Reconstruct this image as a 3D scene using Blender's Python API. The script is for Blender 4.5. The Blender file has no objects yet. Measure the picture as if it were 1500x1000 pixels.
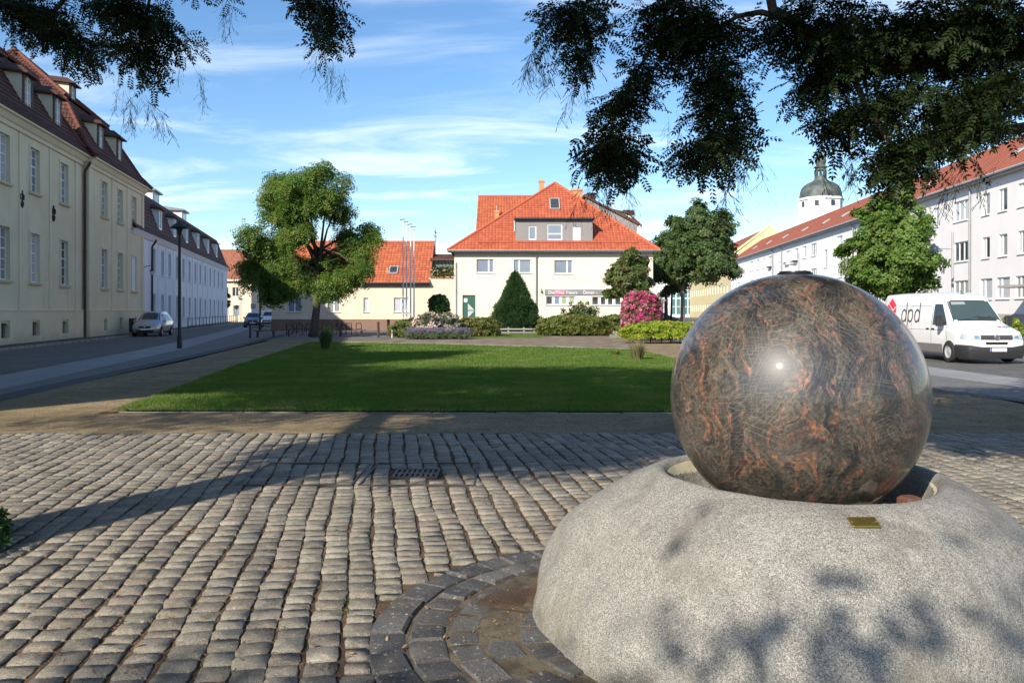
import bpy, math, random
import numpy as np
from mathutils import Vector, Matrix, noise

rng = np.random.default_rng(7)
random.seed(7)
SC = bpy.context.scene
COL = SC.collection

# ---------------------------------------------------------------- camera, sky, sun, exposure
FOC, HOR, EYE = 1200.0, 455.0, 1.70       # focal length and horizon row of the 1500x1000 photograph, eye height
cam_data = bpy.data.cameras.new('camera')
cam_data.sensor_width = 36.0
cam_data.lens = 36.0 * FOC / 1500.0
cam_data.shift_y = (HOR - 500.0) / 1500.0
cam_data.clip_start = 0.1
cam_data.clip_end = 3000
cam = bpy.data.objects.new('camera', cam_data)
COL.objects.link(cam)
cam.location = (0, 0, EYE)
cam.rotation_euler = (math.radians(90), 0, 0)
SC.camera = cam

SUN_AZ = math.radians(214.0)     # clockwise from +Y: behind the camera, to its left
SUN_EL = math.radians(31.5)
to_sun = Vector((math.sin(SUN_AZ) * math.cos(SUN_EL), math.cos(SUN_AZ) * math.cos(SUN_EL), math.sin(SUN_EL)))
sl = bpy.data.lights.new('sun', 'SUN')
sl.energy = 4.7
sl.angle = math.radians(0.55)
sl.color = (1.0, 0.92, 0.79)
so = bpy.data.objects.new('sun', sl)
COL.objects.link(so)
so.rotation_euler = (-to_sun).to_track_quat('-Z', 'Y').to_euler()
so.location = to_sun * 50

world = bpy.data.worlds.new('World')
SC.world = world
world.use_nodes = True
wn, wl = world.node_tree.nodes, world.node_tree.links
wn.clear()
w_out = wn.new('ShaderNodeOutputWorld')
w_bg = wn.new('ShaderNodeBackground')
w_bg.inputs['Strength'].default_value = 0.118
w_sky = wn.new('ShaderNodeTexSky')
w_sky.sky_type = 'NISHITA'
w_sky.sun_disc = False
w_sky.sun_elevation = SUN_EL
w_sky.sun_rotation = SUN_AZ
w_sky.altitude = 100
w_sky.air_density = 1.0
w_sky.dust_density = 0.25
w_sky.ozone_density = 3.0
# thin cirrus: noise on the sky's own directions, projected on a flat layer high above
w_tc = wn.new('ShaderNodeTexCoord')
w_sep = wn.new('ShaderNodeSeparateXYZ')
wl.new(w_tc.outputs['Generated'], w_sep.inputs[0])
def wmath(op, a, b=None, clamp=False):
    n = wn.new('ShaderNodeMath'); n.operation = op; n.use_clamp = clamp
    for i, v in enumerate((a, b)):
        if v is None: continue
        if isinstance(v, (int, float)): n.inputs[i].default_value = v
        else: wl.new(v, n.inputs[i])
    return n.outputs[0]
w_z = wmath('MAXIMUM', w_sep.outputs['Z'], 0.02)
w_zz = wmath('ADD', w_z, 0.06)
w_u = wmath('DIVIDE', w_sep.outputs['X'], w_zz)
w_v = wmath('DIVIDE', w_sep.outputs['Y'], w_zz)
w_comb = wn.new('ShaderNodeCombineXYZ')
wl.new(w_u, w_comb.inputs[0]); wl.new(w_v, w_comb.inputs[1])
w_map = wn.new('ShaderNodeMapping')
w_map.inputs['Scale'].default_value = (0.55, 1.0, 1)
w_map.inputs['Rotation'].default_value = (0, 0, 0.16)
w_map.inputs['Location'].default_value = (3.3, 1.9, 0)
wl.new(w_comb.outputs[0], w_map.inputs[0])
w_n1 = wn.new('ShaderNodeTexNoise'); w_n1.inputs['Scale'].default_value = 1.35
w_n1.inputs['Detail'].default_value = 7; w_n1.inputs['Roughness'].default_value = 0.58; w_n1.inputs['Distortion'].default_value = 0.7
wl.new(w_map.outputs[0], w_n1.inputs['Vector'])
w_r = wn.new('ShaderNodeMapRange'); w_r.interpolation_type = 'SMOOTHSTEP'
w_r.inputs['From Min'].default_value = 0.46; w_r.inputs['From Max'].default_value = 0.78
wl.new(w_n1.outputs['Fac'], w_r.inputs['Value'])
w_low = wn.new('ShaderNodeMapRange'); w_low.interpolation_type = 'SMOOTHSTEP'      # the veil is denser towards the horizon
w_low.inputs['From Min'].default_value = 0.42; w_low.inputs['From Max'].default_value = 0.0
w_low.inputs['To Min'].default_value = 0.45; w_low.inputs['To Max'].default_value = 1.0
wl.new(w_sep.outputs['Z'], w_low.inputs['Value'])
w_fac = wmath('MULTIPLY', w_r.outputs[0], w_low.outputs[0])
w_fac = wmath('MULTIPLY', w_fac, 0.85, True)
w_mix = wn.new('ShaderNodeMix'); w_mix.data_type = 'RGBA'
wl.new(w_fac, w_mix.inputs['Factor'])
w_hs = wn.new('ShaderNodeHueSaturation'); w_hs.inputs['Saturation'].default_value = 1.14
wl.new(w_sky.outputs[0], w_hs.inputs['Color'])
wl.new(w_hs.outputs[0], w_mix.inputs[6])
w_mix.inputs[7].default_value = (7.6, 8.0, 8.3, 1)
wl.new(w_mix.outputs[2], w_bg.inputs['Color'])
wl.new(w_bg.outputs[0], w_out.inputs[0])

SC.view_settings.view_transform = 'Standard'
SC.view_settings.look = 'None'
SC.view_settings.gamma = 1.0
SC.view_settings.use_curve_mapping = False
SC.view_settings.exposure = 0.70
SC.render.engine = 'CYCLES'
SC.cycles.use_denoising = True
SC.cycles.max_bounces = 6
SC.cycles.diffuse_bounces = 3
SC.cycles.glossy_bounces = 3
SC.cycles.transparent_max_bounces = 8
SC.cycles.caustics_reflective = False
SC.cycles.caustics_refractive = False

# ---------------------------------------------------------------- helpers
def ground_at(px, py, z=0.0):
    """where a pixel of the photograph meets level ground"""
    d = (EYE - z) * FOC / (py - HOR)
    return ((px - 750) / FOC * d, d)

def at_depth(px, py, d):
    return Vector(((px - 750) / FOC * d, d, EYE + (HOR - py) / FOC * d))

def link(o, parent=None):
    COL.objects.link(o)
    if parent is not None:
        o.parent = parent
    return o

def tag(o, label=None, cat=None, group=None, kind=None):
    if label: o['label'] = label
    if cat: o['category'] = cat
    if group: o['group'] = group
    if kind: o['kind'] = kind
    return o

def thing(name, label, cat, loc=(0, 0, 0), rz=0.0, group=None):
    o = bpy.data.objects.new(name, None)
    o.empty_display_size = 0.3
    o.location = loc
    o.rotation_euler = (0, 0, rz)
    link(o)
    return tag(o, label, cat, group)

def copy_tree(o, parent=None):
    c = o.copy()
    COL.objects.link(c)
    if parent is not None:
        c.parent = parent
    for ch in list(o.children):
        copy_tree(ch, c)
    return c

class MB:
    """collects polygons; build() links them as one mesh object"""
    def __init__(s):
        s.v, s.f, s.uv, s.m = [], [], {}, None
    def add(s, vs, fs):
        n = len(s.v)
        if s.m is not None:
            vs = [s.m @ Vector(p) for p in vs]
        s.v.extend(tuple(p) for p in vs)
        s.f.extend(tuple(i + n for i in q) for q in fs)
        return s
    def poly(s, *ps):
        return s.add(ps, [tuple(range(len(ps)))])
    def uvpoly(s, ps, uvs):
        s.uv[len(s.f)] = uvs
        return s.poly(*ps)
    def box(s, x0, x1, y0, y1, z0, z1):
        v = [(x0, y0, z0), (x1, y0, z0), (x1, y1, z0), (x0, y1, z0), (x0, y0, z1), (x1, y0, z1), (x1, y1, z1), (x0, y1, z1)]
        return s.add(v, [(0, 3, 2, 1), (4, 5, 6, 7), (0, 1, 5, 4), (1, 2, 6, 5), (2, 3, 7, 6), (3, 0, 4, 7)])
    def bevbox(s, x0, x1, y0, y1, z0, z1, b=0.02):
        """box with its upright edges and its top rim cut"""
        def ring(i, z):
            return [(x0 + b + i, y0 + i, z), (x1 - b - i, y0 + i, z), (x1 - i, y0 + b + i, z), (x1 - i, y1 - b - i, z),
                    (x1 - b - i, y1 - i, z), (x0 + b + i, y1 - i, z), (x0 + i, y1 - b - i, z), (x0 + i, y0 + b + i, z)]
        v = ring(0, z0) + ring(0, z1 - b) + ring(b, z1)
        f = [tuple(range(7, -1, -1)), tuple(range(16, 24))]
        for k in (0, 8):
            for i in range(8):
                j = (i + 1) % 8
                f.append((k + i, k + j, k + 8 + j, k + 8 + i))
        return s.add(v, f)
    def prism(s, pts, z0, z1):
        n = len(pts)
        v = [(x, y, z0) for x, y in pts] + [(x, y, z1) for x, y in pts]
        f = [tuple(range(n - 1, -1, -1)), tuple(range(n, 2 * n))]
        f += [(i, (i + 1) % n, n + (i + 1) % n, n + i) for i in range(n)]
        return s.add(v, f)
    def xprism(s, pts, x0, x1):
        """pts in (y, z), extruded along x"""
        n = len(pts)
        v = [(x0, y, z) for y, z in pts] + [(x1, y, z) for y, z in pts]
        f = [tuple(range(n)), tuple(range(2 * n - 1, n - 1, -1))]
        f += [((i + 1) % n, i, n + i, n + (i + 1) % n) for i in range(n)]
        return s.add(v, f)
    def yprism(s, pts, y0, y1):
        """pts in (x, z), extruded along y"""
        n = len(pts)
        v = [(x, y0, z) for x, z in pts] + [(x, y1, z) for x, z in pts]
        f = [tuple(range(n)), tuple(range(2 * n - 1, n - 1, -1))]
        f += [((i + 1) % n, i, n + i, n + (i + 1) % n) for i in range(n)]
        return s.add(v, f)
    def tube(s, path, rad, n=8, cap=True):
        path = [Vector(p) for p in path]
        if not hasattr(rad, '__len__'):
            rad = [rad] * len(path)
        v, f, up = [], [], None
        for i, p in enumerate(path):
            t = (path[min(i + 1, len(path) - 1)] - path[max(i - 1, 0)]).normalized()
            if up is None:
                up = Vector((0, 0, 1)) if abs(t.z) < 0.9 else Vector((1, 0, 0))
            a = t.cross(up)
            if a.length < 1e-4: a = t.cross(Vector((0, 1, 0)))
            a.normalize(); b = a.cross(t).normalized(); up = b
            for k in range(n):
                q = 2 * math.pi * k / n
                v.append(p + rad[i] * (math.cos(q) * a + math.sin(q) * b))
        for i in range(len(path) - 1):
            for k in range(n):
                f.append((i * n + k, i * n + (k + 1) % n, (i + 1) * n + (k + 1) % n, (i + 1) * n + k))
        if cap:
            f.append(tuple(range(n - 1, -1, -1)))
            f.append(tuple(range((len(path) - 1) * n, len(path) * n)))
        return s.add(v, f)
    def lathe(s, prof, n=24, c=(0, 0, 0), axis='z', cap=True):
        v, f = [], []
        for r, h in prof:
            for k in range(n):
                q = 2 * math.pi * k / n
                a, b = r * math.cos(q), r * math.sin(q)
                v.append({'z': (c[0] + a, c[1] + b, c[2] + h), 'x': (c[0] + h, c[1] + a, c[2] + b), 'y': (c[0] + b, c[1] + h, c[2] + a)}[axis])
        for i in range(len(prof) - 1):
            for k in range(n):
                f.append((i * n + k, i * n + (k + 1) % n, (i + 1) * n + (k + 1) % n, (i + 1) * n + k))
        if cap and prof[0][0] > 1e-5: f.append(tuple(range(n - 1, -1, -1)))
        if cap and prof[-1][0] > 1e-5: f.append(tuple(range((len(prof) - 1) * n, len(prof) * n)))
        return s.add(v, f)
    def mesh(s, name, mat=None, smooth=False):
        me = bpy.data.meshes.new(name)
        me.from_pydata(s.v, [], s.f)
        if s.uv:
            ul = me.uv_layers.new(name='UVMap')
            for fi, uvs in s.uv.items():
                p = me.polygons[fi]
                for k, li in enumerate(p.loop_indices):
                    ul.data[li].uv = uvs[k]
        if mat is not None: me.materials.append(mat)
        if smooth:
            me.polygons.foreach_set('use_smooth', [True] * len(me.polygons))
            if smooth != 'all':
                me.set_sharp_from_angle(angle=math.radians(smooth if isinstance(smooth, (int, float)) and smooth > 1 else 40))
        me.update()
        return me
    def build(s, name, mat=None, parent=None, smooth=False, loc=None, rz=0.0):
        o = bpy.data.objects.new(name, s.mesh(name, mat, smooth))
        if loc is not None: o.location = loc
        if rz: o.rotation_euler = (0, 0, rz)
        return link(o, parent)

def np_mesh(name, V, F, mat, smooth=False):
    """V (n,3), F (m,k): one mesh from arrays"""
    me = bpy.data.meshes.new(name)
    V = np.ascontiguousarray(V, dtype=np.float32); F = np.ascontiguousarray(F, dtype=np.int32)
    me.vertices.add(len(V)); me.vertices.foreach_set('co', V.ravel())
    me.loops.add(F.size); me.loops.foreach_set('vertex_index', F.ravel())
    me.polygons.add(len(F)); me.polygons.foreach_set('loop_start', np.arange(0, F.size, F.shape[1], dtype=np.int32))
    if smooth: me.polygons.foreach_set('use_smooth', np.ones(len(F), dtype=bool))
    me.update(calc_edges=True)
    me.materials.append(mat)
    return me

def np_obj(name, V, F, mat, parent=None, smooth=False):
    return link(bpy.data.objects.new(name, np_mesh(name, V, F, mat, smooth)), parent)

def scatter(tv, tf, pos, R, sc):
    """copies of one template: tv (a,3), tf (b,k), pos (n,3), R (n,3,3), sc (n,) or (n,3)"""
    n, a = len(pos), len(tv)
    sc = np.asarray(sc)
    if sc.ndim == 1: sc = sc[:, None]
    P = tv[None] * sc[:, None, :]
    V = np.einsum('nij,naj->nai', R, P) + pos[:, None]
    F = tf[None] + (np.arange(n) * a)[:, None, None]
    return V.reshape(-1, 3), F.reshape(-1, tf.shape[1])

def frames(nrm, spin):
    """rotation matrices whose z axis is nrm, spun round it"""
    z = nrm / np.linalg.norm(nrm, axis=1, keepdims=True)
    h = np.where(np.abs(z[:, 2:3]) > 0.9, np.array([[1.0, 0, 0]]), np.array([[0, 0, 1.0]]))
    x = np.cross(h, z); x /= np.linalg.norm(x, axis=1, keepdims=True)
    y = np.cross(z, x)
    c, s_ = np.cos(spin)[:, None], np.sin(spin)[:, None]
    return np.stack([x * c + y * s_, -x * s_ + y * c, z], axis=2)

# ---------------------------------------------------------------- materials
MATS = {}
class NT:
    def __init__(s, name):
        s.mat = bpy.data.materials.new(name); s.mat.use_nodes = True
        s.n, s.l = s.mat.node_tree.nodes, s.mat.node_tree.links
        s.n.clear()
        s.out = s.n.new('ShaderNodeOutputMaterial')
        s.b = s.n.new('ShaderNodeBsdfPrincipled')
        s.l.new(s.b.outputs[0], s.out.inputs[0])
        MATS[name] = s.mat
    def set(s, inp, v):
        if hasattr(v, 'is_output'): s.l.new(v, inp)
        elif isinstance(v, (tuple, list)) and len(v) == 3 and inp.type == 'RGBA': inp.default_value = (*v, 1)
        else: inp.default_value = v
    def node(s, t, **kw):
        n = s.n.new(t)
        for k, v in kw.items():
            if hasattr(n, k): setattr(n, k, v)
            else: s.set(n.inputs[k.replace('_', ' ')], v)
        return n
    def math(s, op, a, b=0.0, clamp=False):
        n = s.n.new('ShaderNodeMath'); n.operation = op; n.use_clamp = clamp
        s.set(n.inputs[0], a); s.set(n.inputs[1], b)
        return n.outputs[0]
    def mix(s, f, a, b, mode='MIX'):
        n = s.n.new('ShaderNodeMix'); n.data_type = 'RGBA'; n.blend_type = mode
        s.set(n.inputs[0], f); s.set(n.inputs[6], a); s.set(n.inputs[7], b)
        return n.outputs[2]
    def coord(s, kind='Object'):
        if kind == 'Position': return s.n.new('ShaderNodeNewGeometry').outputs['Position']
        return s.n.new('ShaderNodeTexCoord').outputs[kind]
    def noise(s, vec, scale, detail=4, rough=0.55, dist=0.0, out='Fac'):
        n = s.node('ShaderNodeTexNoise', Scale=scale, Detail=detail, Roughness=rough, Distortion=dist)
        s.l.new(vec, n.inputs['Vector'])
        return n.outputs[out]
    def ramp(s, v, lo, hi, smooth=True):
        n = s.n.new('ShaderNodeMapRange'); n.interpolation_type = 'SMOOTHSTEP' if smooth else 'LINEAR'
        n.inputs['From Min'].default_value = lo; n.inputs['From Max'].default_value = hi
        s.set(n.inputs['Value'], v)
        return n.outputs[0]
    def bump(s, h, strength=0.3, dist=0.01, normal=None):
        n = s.node('ShaderNodeBump', Strength=strength, Distance=dist)
        s.l.new(h, n.inputs['Height'])
        if normal is not None: s.l.new(normal, n.inputs['Normal'])
        return n.outputs[0]
    def done(s, color=None, rough=None, normal=None, metal=None, spec=None, coat=None, coat_rough=None):
        B = s.b.inputs
        if color is not None: s.set(B['Base Color'], color)
        if rough is not None: s.set(B['Roughness'], rough)
        if normal is not None: s.l.new(normal, B['Normal'])
        if metal is not None: s.set(B['Metallic'], metal)
        if spec is not None: s.set(B['Specular IOR Level'], spec)
        if coat is not None: s.set(B['Coat Weight'], coat)
        if coat_rough is not None: s.set(B['Coat Roughness'], coat_rough)
        return s.mat

def rough_mat(name, a, b, scale=3.0, fine=40.0, rough=0.85, bump=0.25, bdist=0.01, space='Object', spec=0.3, lo=0.35, hi=0.65, dirt=None):
    """two tones mixed by coarse noise, fine grain on top"""
    t = NT(name)
    v = t.coord(space)
    c = t.mix(t.ramp(t.noise(v, scale, 5, 0.6), lo, hi), a, b)
    g = t.noise(v, fine, 3, 0.6)
    c = t.mix(0.35, c, t.mix(g, (0.25, 0.25, 0.25), (0.75, 0.75, 0.75)), 'OVERLAY')
    if dirt:
        c = t.mix(t.math('MULTIPLY', t.ramp(t.noise(v, dirt[0], 6, 0.65), dirt[2], dirt[2] + 0.2), dirt[3]), c, dirt[1])
    return t.done(c, rough, t.bump(g, bump, bdist) if bump else None, spec=spec)

def plain(name, col, rough=0.6, metal=0.0, spec=0.5, coat=0.0):
    t = NT(name)
    v = t.coord('Object')
    n = t.noise(v, 7.0, 4, 0.6)
    c = t.mix(0.18, col, t.mix(n, (0.2, 0.2, 0.2), (0.8, 0.8, 0.8)), 'OVERLAY')
    r = t.math('ADD', rough - 0.05, t.math('MULTIPLY', n, 0.1))
    return t.done(c, r, metal=metal, spec=spec, coat=coat, coat_rough=0.05)

def plaster(name, a, b, streak=(0.2, 0.18, 0.15), amount=0.25):
    """painted render: soft blotches, fine grain, faint runs and a dirty foot"""
    t = NT(name)
    v = t.coord('Object')
    c = t.mix(t.ramp(t.noise(v, 0.5, 5, 0.6), 0.3, 0.7), a, b)
    mp = t.node('ShaderNodeMapping'); mp.inputs['Scale'].default_value = (2.2, 2.2, 0.12)
    t.l.new(v, mp.inputs[0])
    st = t.ramp(t.noise(mp.outputs[0], 1.0, 5, 0.6), 0.56, 0.8)
    c = t.mix(t.math('MULTIPLY', st, amount), c, streak)
    sp = t.node('ShaderNodeSeparateXYZ'); t.l.new(v, sp.inputs[0])
    foot = t.math('MULTIPLY', t.ramp(t.math('ADD', sp.outputs['Z'], t.math('MULTIPLY', t.noise(v, 1.3, 4), 0.9)), 1.3, 0.5), amount * 1.1)
    c = t.mix(foot, c, streak)
    g = t.noise(v, 60, 3)
    return t.done(c, 0.9, t.bump(g, 0.2, 0.006), spec=0.2)

def tiles(name, a, b, dark, tw=0.24, th=0.34):
    """roof tiles: each tile's own tone from its row and column in the UVs, rounded ribs in relief"""
    t = NT(name)
    uv = t.coord('UV')
    sp = t.node('ShaderNodeSeparateXYZ'); t.l.new(uv, sp.inputs[0])
    u, v = t.math('DIVIDE', sp.outputs['X'], tw), t.math('DIVIDE', sp.outputs['Y'], th)
    cell = t.node('ShaderNodeCombineXYZ')
    t.l.new(t.math('FLOOR', u), cell.inputs[0]); t.l.new(t.math('FLOOR', v), cell.inputs[1])
    wn_ = t.node('ShaderNodeTexWhiteNoise'); wn_.noise_dimensions = '2D'; t.l.new(cell.outputs[0], wn_.inputs['Vector'])
    c = t.mix(wn_.outputs['Value'], a, b)
    c = t.mix(t.math('MULTIPLY', t.ramp(t.noise(uv, 0.45, 6, 0.65), 0.45, 0.75), 0.55), c, dark)
    rib = t.math('SINE', t.math('MULTIPLY', t.math('FRACT', u), math.pi))
    return t.done(c, 0.75, t.bump(rib, 0.9, 0.035), spec=0.3)

def leaf_mat(name, a, b, c2=None, trans=0.3, rough=0.55, spec=0.35):
    """leaves: every leaf its own tone"""
    t = NT(name)
    geo = t.n.new('ShaderNodeNewGeometry')
    oi = t.n.new('ShaderNodeObjectInfo')
    r = t.math('FRACT', t.math('ADD', geo.outputs['Random Per Island'], oi.outputs['Random']))
    c = t.mix(r, a, b)
    if c2:
        c = t.mix(t.ramp(t.noise(geo.outputs['Position'], 0.9, 3), 0.45, 0.68), c, c2)
    t.done(c, rough, spec=spec)
    tr = t.node('ShaderNodeBsdfTranslucent'); t.set(tr.inputs[0], t.mix(1.0, c, (1.5, 1.6, 0.7), 'MULTIPLY'))
    mx = t.n.new('ShaderNodeMixShader'); mx.inputs[0].default_value = trans
    t.l.new(t.b.outputs[0], mx.inputs[1]); t.l.new(tr.outputs[0], mx.inputs[2]); t.l.new(mx.outputs[0], t.out.inputs[0])
    return t.mat

# surfaces of the setting
rough_mat('earth', (0.10, 0.085, 0.06), (0.16, 0.14, 0.10), 0.4, 20)
def gravel_material():
    t = NT('gravel')
    v = t.coord('Position')
    c = t.mix(t.ramp(t.noise(v, 0.55, 6, 0.65), 0.3, 0.7), (0.205, 0.15, 0.085), (0.30, 0.225, 0.13))
    c = t.mix(t.math('MULTIPLY', t.ramp(t.noise(v, 1.9, 6, 0.7), 0.46, 0.68), 0.65), c, (0.115, 0.10, 0.052))
    vo = t.node('ShaderNodeTexVoronoi', Scale=42.0); t.l.new(v, vo.inputs['Vector'])
    c = t.mix(0.5, c, t.mix(vo.outputs['Color'], (0.1, 0.1, 0.1), (0.85, 0.85, 0.85)), 'OVERLAY')
    g = t.noise(v, 90, 3)
    h = t.math('ADD', t.math('MULTIPLY', vo.outputs['Distance'], 1.0), g)
    return t.done(c, 0.95, t.bump(h, 0.6, 0.012), spec=0.15)
gravel_material()
rough_mat('soil', (0.06, 0.042, 0.029), (0.135, 0.092, 0.062), 3.0, 60, 0.95, 0.6, 0.02, 'Position', 0.1)
rough_mat('bed_soil', (0.15, 0.118, 0.085), (0.26, 0.21, 0.155), 1.2, 30, 0.95, 0.6, 0.03, 'Position', 0.1)
rough_mat('turf', (0.03, 0.055, 0.012), (0.06, 0.10, 0.02), 1.6, 40, 0.95, 0.5, 0.02, 'Position', 0.1)
def stone_material(name, a, b, c2, patch, grain=150.0):
    """split stone: each stone its own tone, grain, lichen and worn patches"""
    t = NT(name)
    geo = t.n.new('ShaderNodeNewGeometry'); oi = t.n.new('ShaderNodeObjectInfo')
    r = t.math('FRACT', t.math('ADD', geo.outputs['Random Per Island'], oi.outputs['Random']))
    p = geo.outputs['Position']
    c = t.mix(r, a, b)
    r2 = t.math('FRACT', t.math('MULTIPLY', r, 7.31))
    c = t.mix(t.math('MULTIPLY', r2, 0.45), c, c2)
    c = t.mix(t.math('MULTIPLY', t.ramp(t.noise(p, 9.0, 6, 0.7), 0.46, 0.70), 0.65), c, patch)
    c = t.mix(t.math('MULTIPLY', t.ramp(t.noise(p, 0.8, 4, 0.6), 0.45, 0.70), 0.30), c, patch)
    c = t.mix(t.math('MULTIPLY', t.ramp(t.noise(p, 33.0, 4, 0.6), 0.60, 0.68), 0.6), c, (0.42, 0.40, 0.34))
    g = t.noise(p, grain, 4, 0.7)
    c = t.mix(0.8, c, t.mix(t.ramp(g, .25, .75), (0.05, 0.05, 0.05), (0.95, 0.95, 0.95)), 'OVERLAY')
    g2 = t.noise(p, 26.0, 5, 0.65)
    h = t.math('ADD', t.math('MULTIPLY', g2, 1.6), g)
    return t.done(c, 0.8, t.bump(h, 0.8, 0.007), spec=0.3)
stone_material('cobble_stone', (0.175, 0.16, 0.128), (0.33, 0.298, 0.238), (0.29, 0.215, 0.165), (0.105, 0.098, 0.07))
stone_material('basalt', (0.045, 0.047, 0.052), (0.105, 0.103, 0.105), (0.11, 0.095, 0.08), (0.13, 0.12, 0.09))
def sett_material(name, a, b, sx, sy, joint, rot=0.0):
    """setts too far off to tell apart"""
    t = NT(name)
    v = t.coord('Position')
    mp = t.node('ShaderNodeMapping'); mp.inputs['Rotation'].default_value = (0, 0, rot); t.l.new(v, mp.inputs[0])
    wob = t.noise(v, 2.2, 3, out='Color')
    vv = t.mix(0.06, mp.outputs[0], wob, 'ADD')
    br = t.node('ShaderNodeTexBrick', Scale=1.0)
    br.inputs['Brick Width'].default_value = sx; br.inputs['Row Height'].default_value = sy; br.inputs['Mortar Size'].default_value = 0.012
    br.inputs['Color1'].default_value = (0.2, 0.2, 0.2, 1); br.inputs['Color2'].default_value = (0.8, 0.8, 0.8, 1); br.inputs['Mortar'].default_value = (0, 0, 0, 1)
    t.l.new(vv, br.inputs['Vector'])
    c = t.mix(br.outputs['Color'], a, b)
    c = t.mix(t.math('MULTIPLY', t.ramp(t.noise(v, 0.7, 6, 0.6), 0.45, 0.7), 0.5), c, joint)
    c = t.mix(br.outputs['Fac'], c, joint)
    h = t.math('SUBTRACT', t.noise(v, 30, 3), t.math('MULTIPLY', br.outputs['Fac'], 2.0))
    return t.done(c, 0.75, t.bump(h, 0.7, 0.02), spec=0.35)
sett_material('road_setts', (0.10, 0.095, 0.09), (0.19, 0.18, 0.165), 0.2, 0.15, (0.05, 0.045, 0.04), 0.2)
sett_material('small_setts', (0.16, 0.155, 0.145), (0.24, 0.23, 0.21), 0.1, 0.1, (0.09, 0.085, 0.075), 0.4)
sett_material('dark_setts', (0.06, 0.06, 0.062), (0.11, 0.11, 0.11), 0.12, 0.12, (0.03, 0.03, 0.03), 0.2)
sett_material('slabs', (0.23, 0.225, 0.22), (0.30, 0.29, 0.28), 0.8, 0.8, (0.2, 0.19, 0.18), 0.2)
rough_mat('kerb_stone', (0.19, 0.175, 0.15), (0.30, 0.28, 0.245), 2.0, 40, space='Position')

def sheet(name, pts, mat, z=0.0):
    o = MB().poly(*[(x, y, z) for x, y in pts]).build(name, MATS[mat])
    return tag(o, kind='structure')

def offset_line(line, d):
    """polyline moved sideways (x) by d, or by one value per point"""
    dd = d if hasattr(d, '__len__') else [d] * len(line)
    return [(x + q, y) for (x, y), q in zip(line, dd)]

def strip(name, la, lb, mat, z):
    m = MB()
    for i in range(len(la) - 1):
        m.poly((*la[i], z), (*lb[i], z), (*lb[i + 1], z), (*la[i + 1], z))
    return tag(m.build(name, MATS[mat]), kind='structure')

g = 900
tag(MB().poly((-g, -g, -0.16), (g, -g, -0.16), (g, g, -0.16), (-g, g, -0.16)).build('ground', MATS['earth']), kind='structure')
# the square's gravel walks, one sheet below lawn, beds and paving
sheet('gravel_path', [(-9.6, 11.42), (9.2, 11.42), (9.6, 20), (11, 47), (-13.9, 47), (-11.05, 27.2), (-9.9, 15.8)], 'gravel', -0.008)
# street to the west: building pavement, roadway, pale slab strip, sett strip, dark edging
LI = [(-7.0, 0), (-9.5, 11), (-11.1, 17.7), (-14.55, 35.8), (-20.6, 60.9), (-27.5, 88), (-33, 110)]     # inner edge of the slab strip
LK = [(-13.5, 0), (-16.6, 11), (-18.6, 20), (-21.6, 34.6), (-25.4, 55), (-32, 88), (-38.2, 114)]         # house-side kerb
strip('slab_walk', offset_line(LI, -1.65), LI, 'slabs', -0.004)
LD = [(-6.6, 0), (-9.0, 11), (-10.0, 17.7), (-12.4, 35.8), (-16.4, 60.9), (-20, 88), (-24, 110)]         # outer edge of dark edging
strip('sett_walk', LI, offset_line(LD, -0.55), 'small_setts', -0.006)
strip('dark_edging', offset_line(LD, -0.55), LD, 'dark_setts', -0.002)
strip('street', LK, offset_line(LI, -1.65), 'road_setts', -0.012)
m = MB()
for i in range(len(LK) - 1):
    a, b = LK[i], LK[i + 1]
    m.add([(a[0], a[1], -0.05), (b[0], b[1], -0.05), (b[0], b[1], 0.11), (a[0], a[1], 0.11), (a[0] - 0.16, a[1], 0.11), (b[0] - 0.16, b[1], 0.11)], [(0, 1, 2, 3), (3, 2, 5, 4)])
tag(m.build('street_kerb', MATS['kerb_stone']), kind='structure')
strip('house_pavement', offset_line(LK, -6), offset_line(LK, -0.16), 'dark_setts', 0.108)
# street to the east
RI = [(11.5, 0), (11.35, 18), (11.1, 21.7), (10.9, 30), (11.5, 60), (16, 120), (22, 200)]
strip('slab_walk', RI, offset_line(RI, 1.65), 'slabs', -0.004)
RD = [(9.9, 0), (9.5, 15.5), (8.9, 17.4), (8.6, 30), (9.0, 60), (13, 120), (18, 200)]
strip('sett_walk', offset_line(RD, 0.45), RI, 'small_setts', -0.006)
strip('dark_edging', RD, offset_line(RD, 0.45), 'dark_setts', -0.002)
RK = [(24.2, 0), (25.5, 18), (25.8, 21.7), (26.2, 30), (28.4, 60), (33.6, 120), (40.6, 200)]
strip('street', offset_line(RI, 1.65), RK, 'road_setts', -0.012)
m = MB()
for i in range(len(RK) - 1):
    a, b = RK[i], RK[i + 1]
    m.add([(a[0], a[1], -0.05), (b[0], b[1], -0.05), (b[0], b[1], 0.11), (a[0], a[1], 0.11), (a[0] + 0.16, a[1], 0.11), (b[0] + 0.16, b[1], 0.11)], [(1, 0, 3, 2), (2, 3, 4, 5)])
tag(m.build('street_kerb', MATS['kerb_stone']), kind='structure')
strip('house_pavement', offset_line(RK, 0.16), offset_line(RK, 6), 'small_setts', 0.108)
# paving round the houses at the far end of the square
sheet('forecourt', [(-15.9, 47), (9.0, 47), (9.4, 71.9), (-21.4, 71.9)], 'small_setts', -0.014)
sheet('cross_street', [(-70, 96), (60, 96), (90, 240), (-90, 240)], 'road_setts', -0.03)

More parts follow.
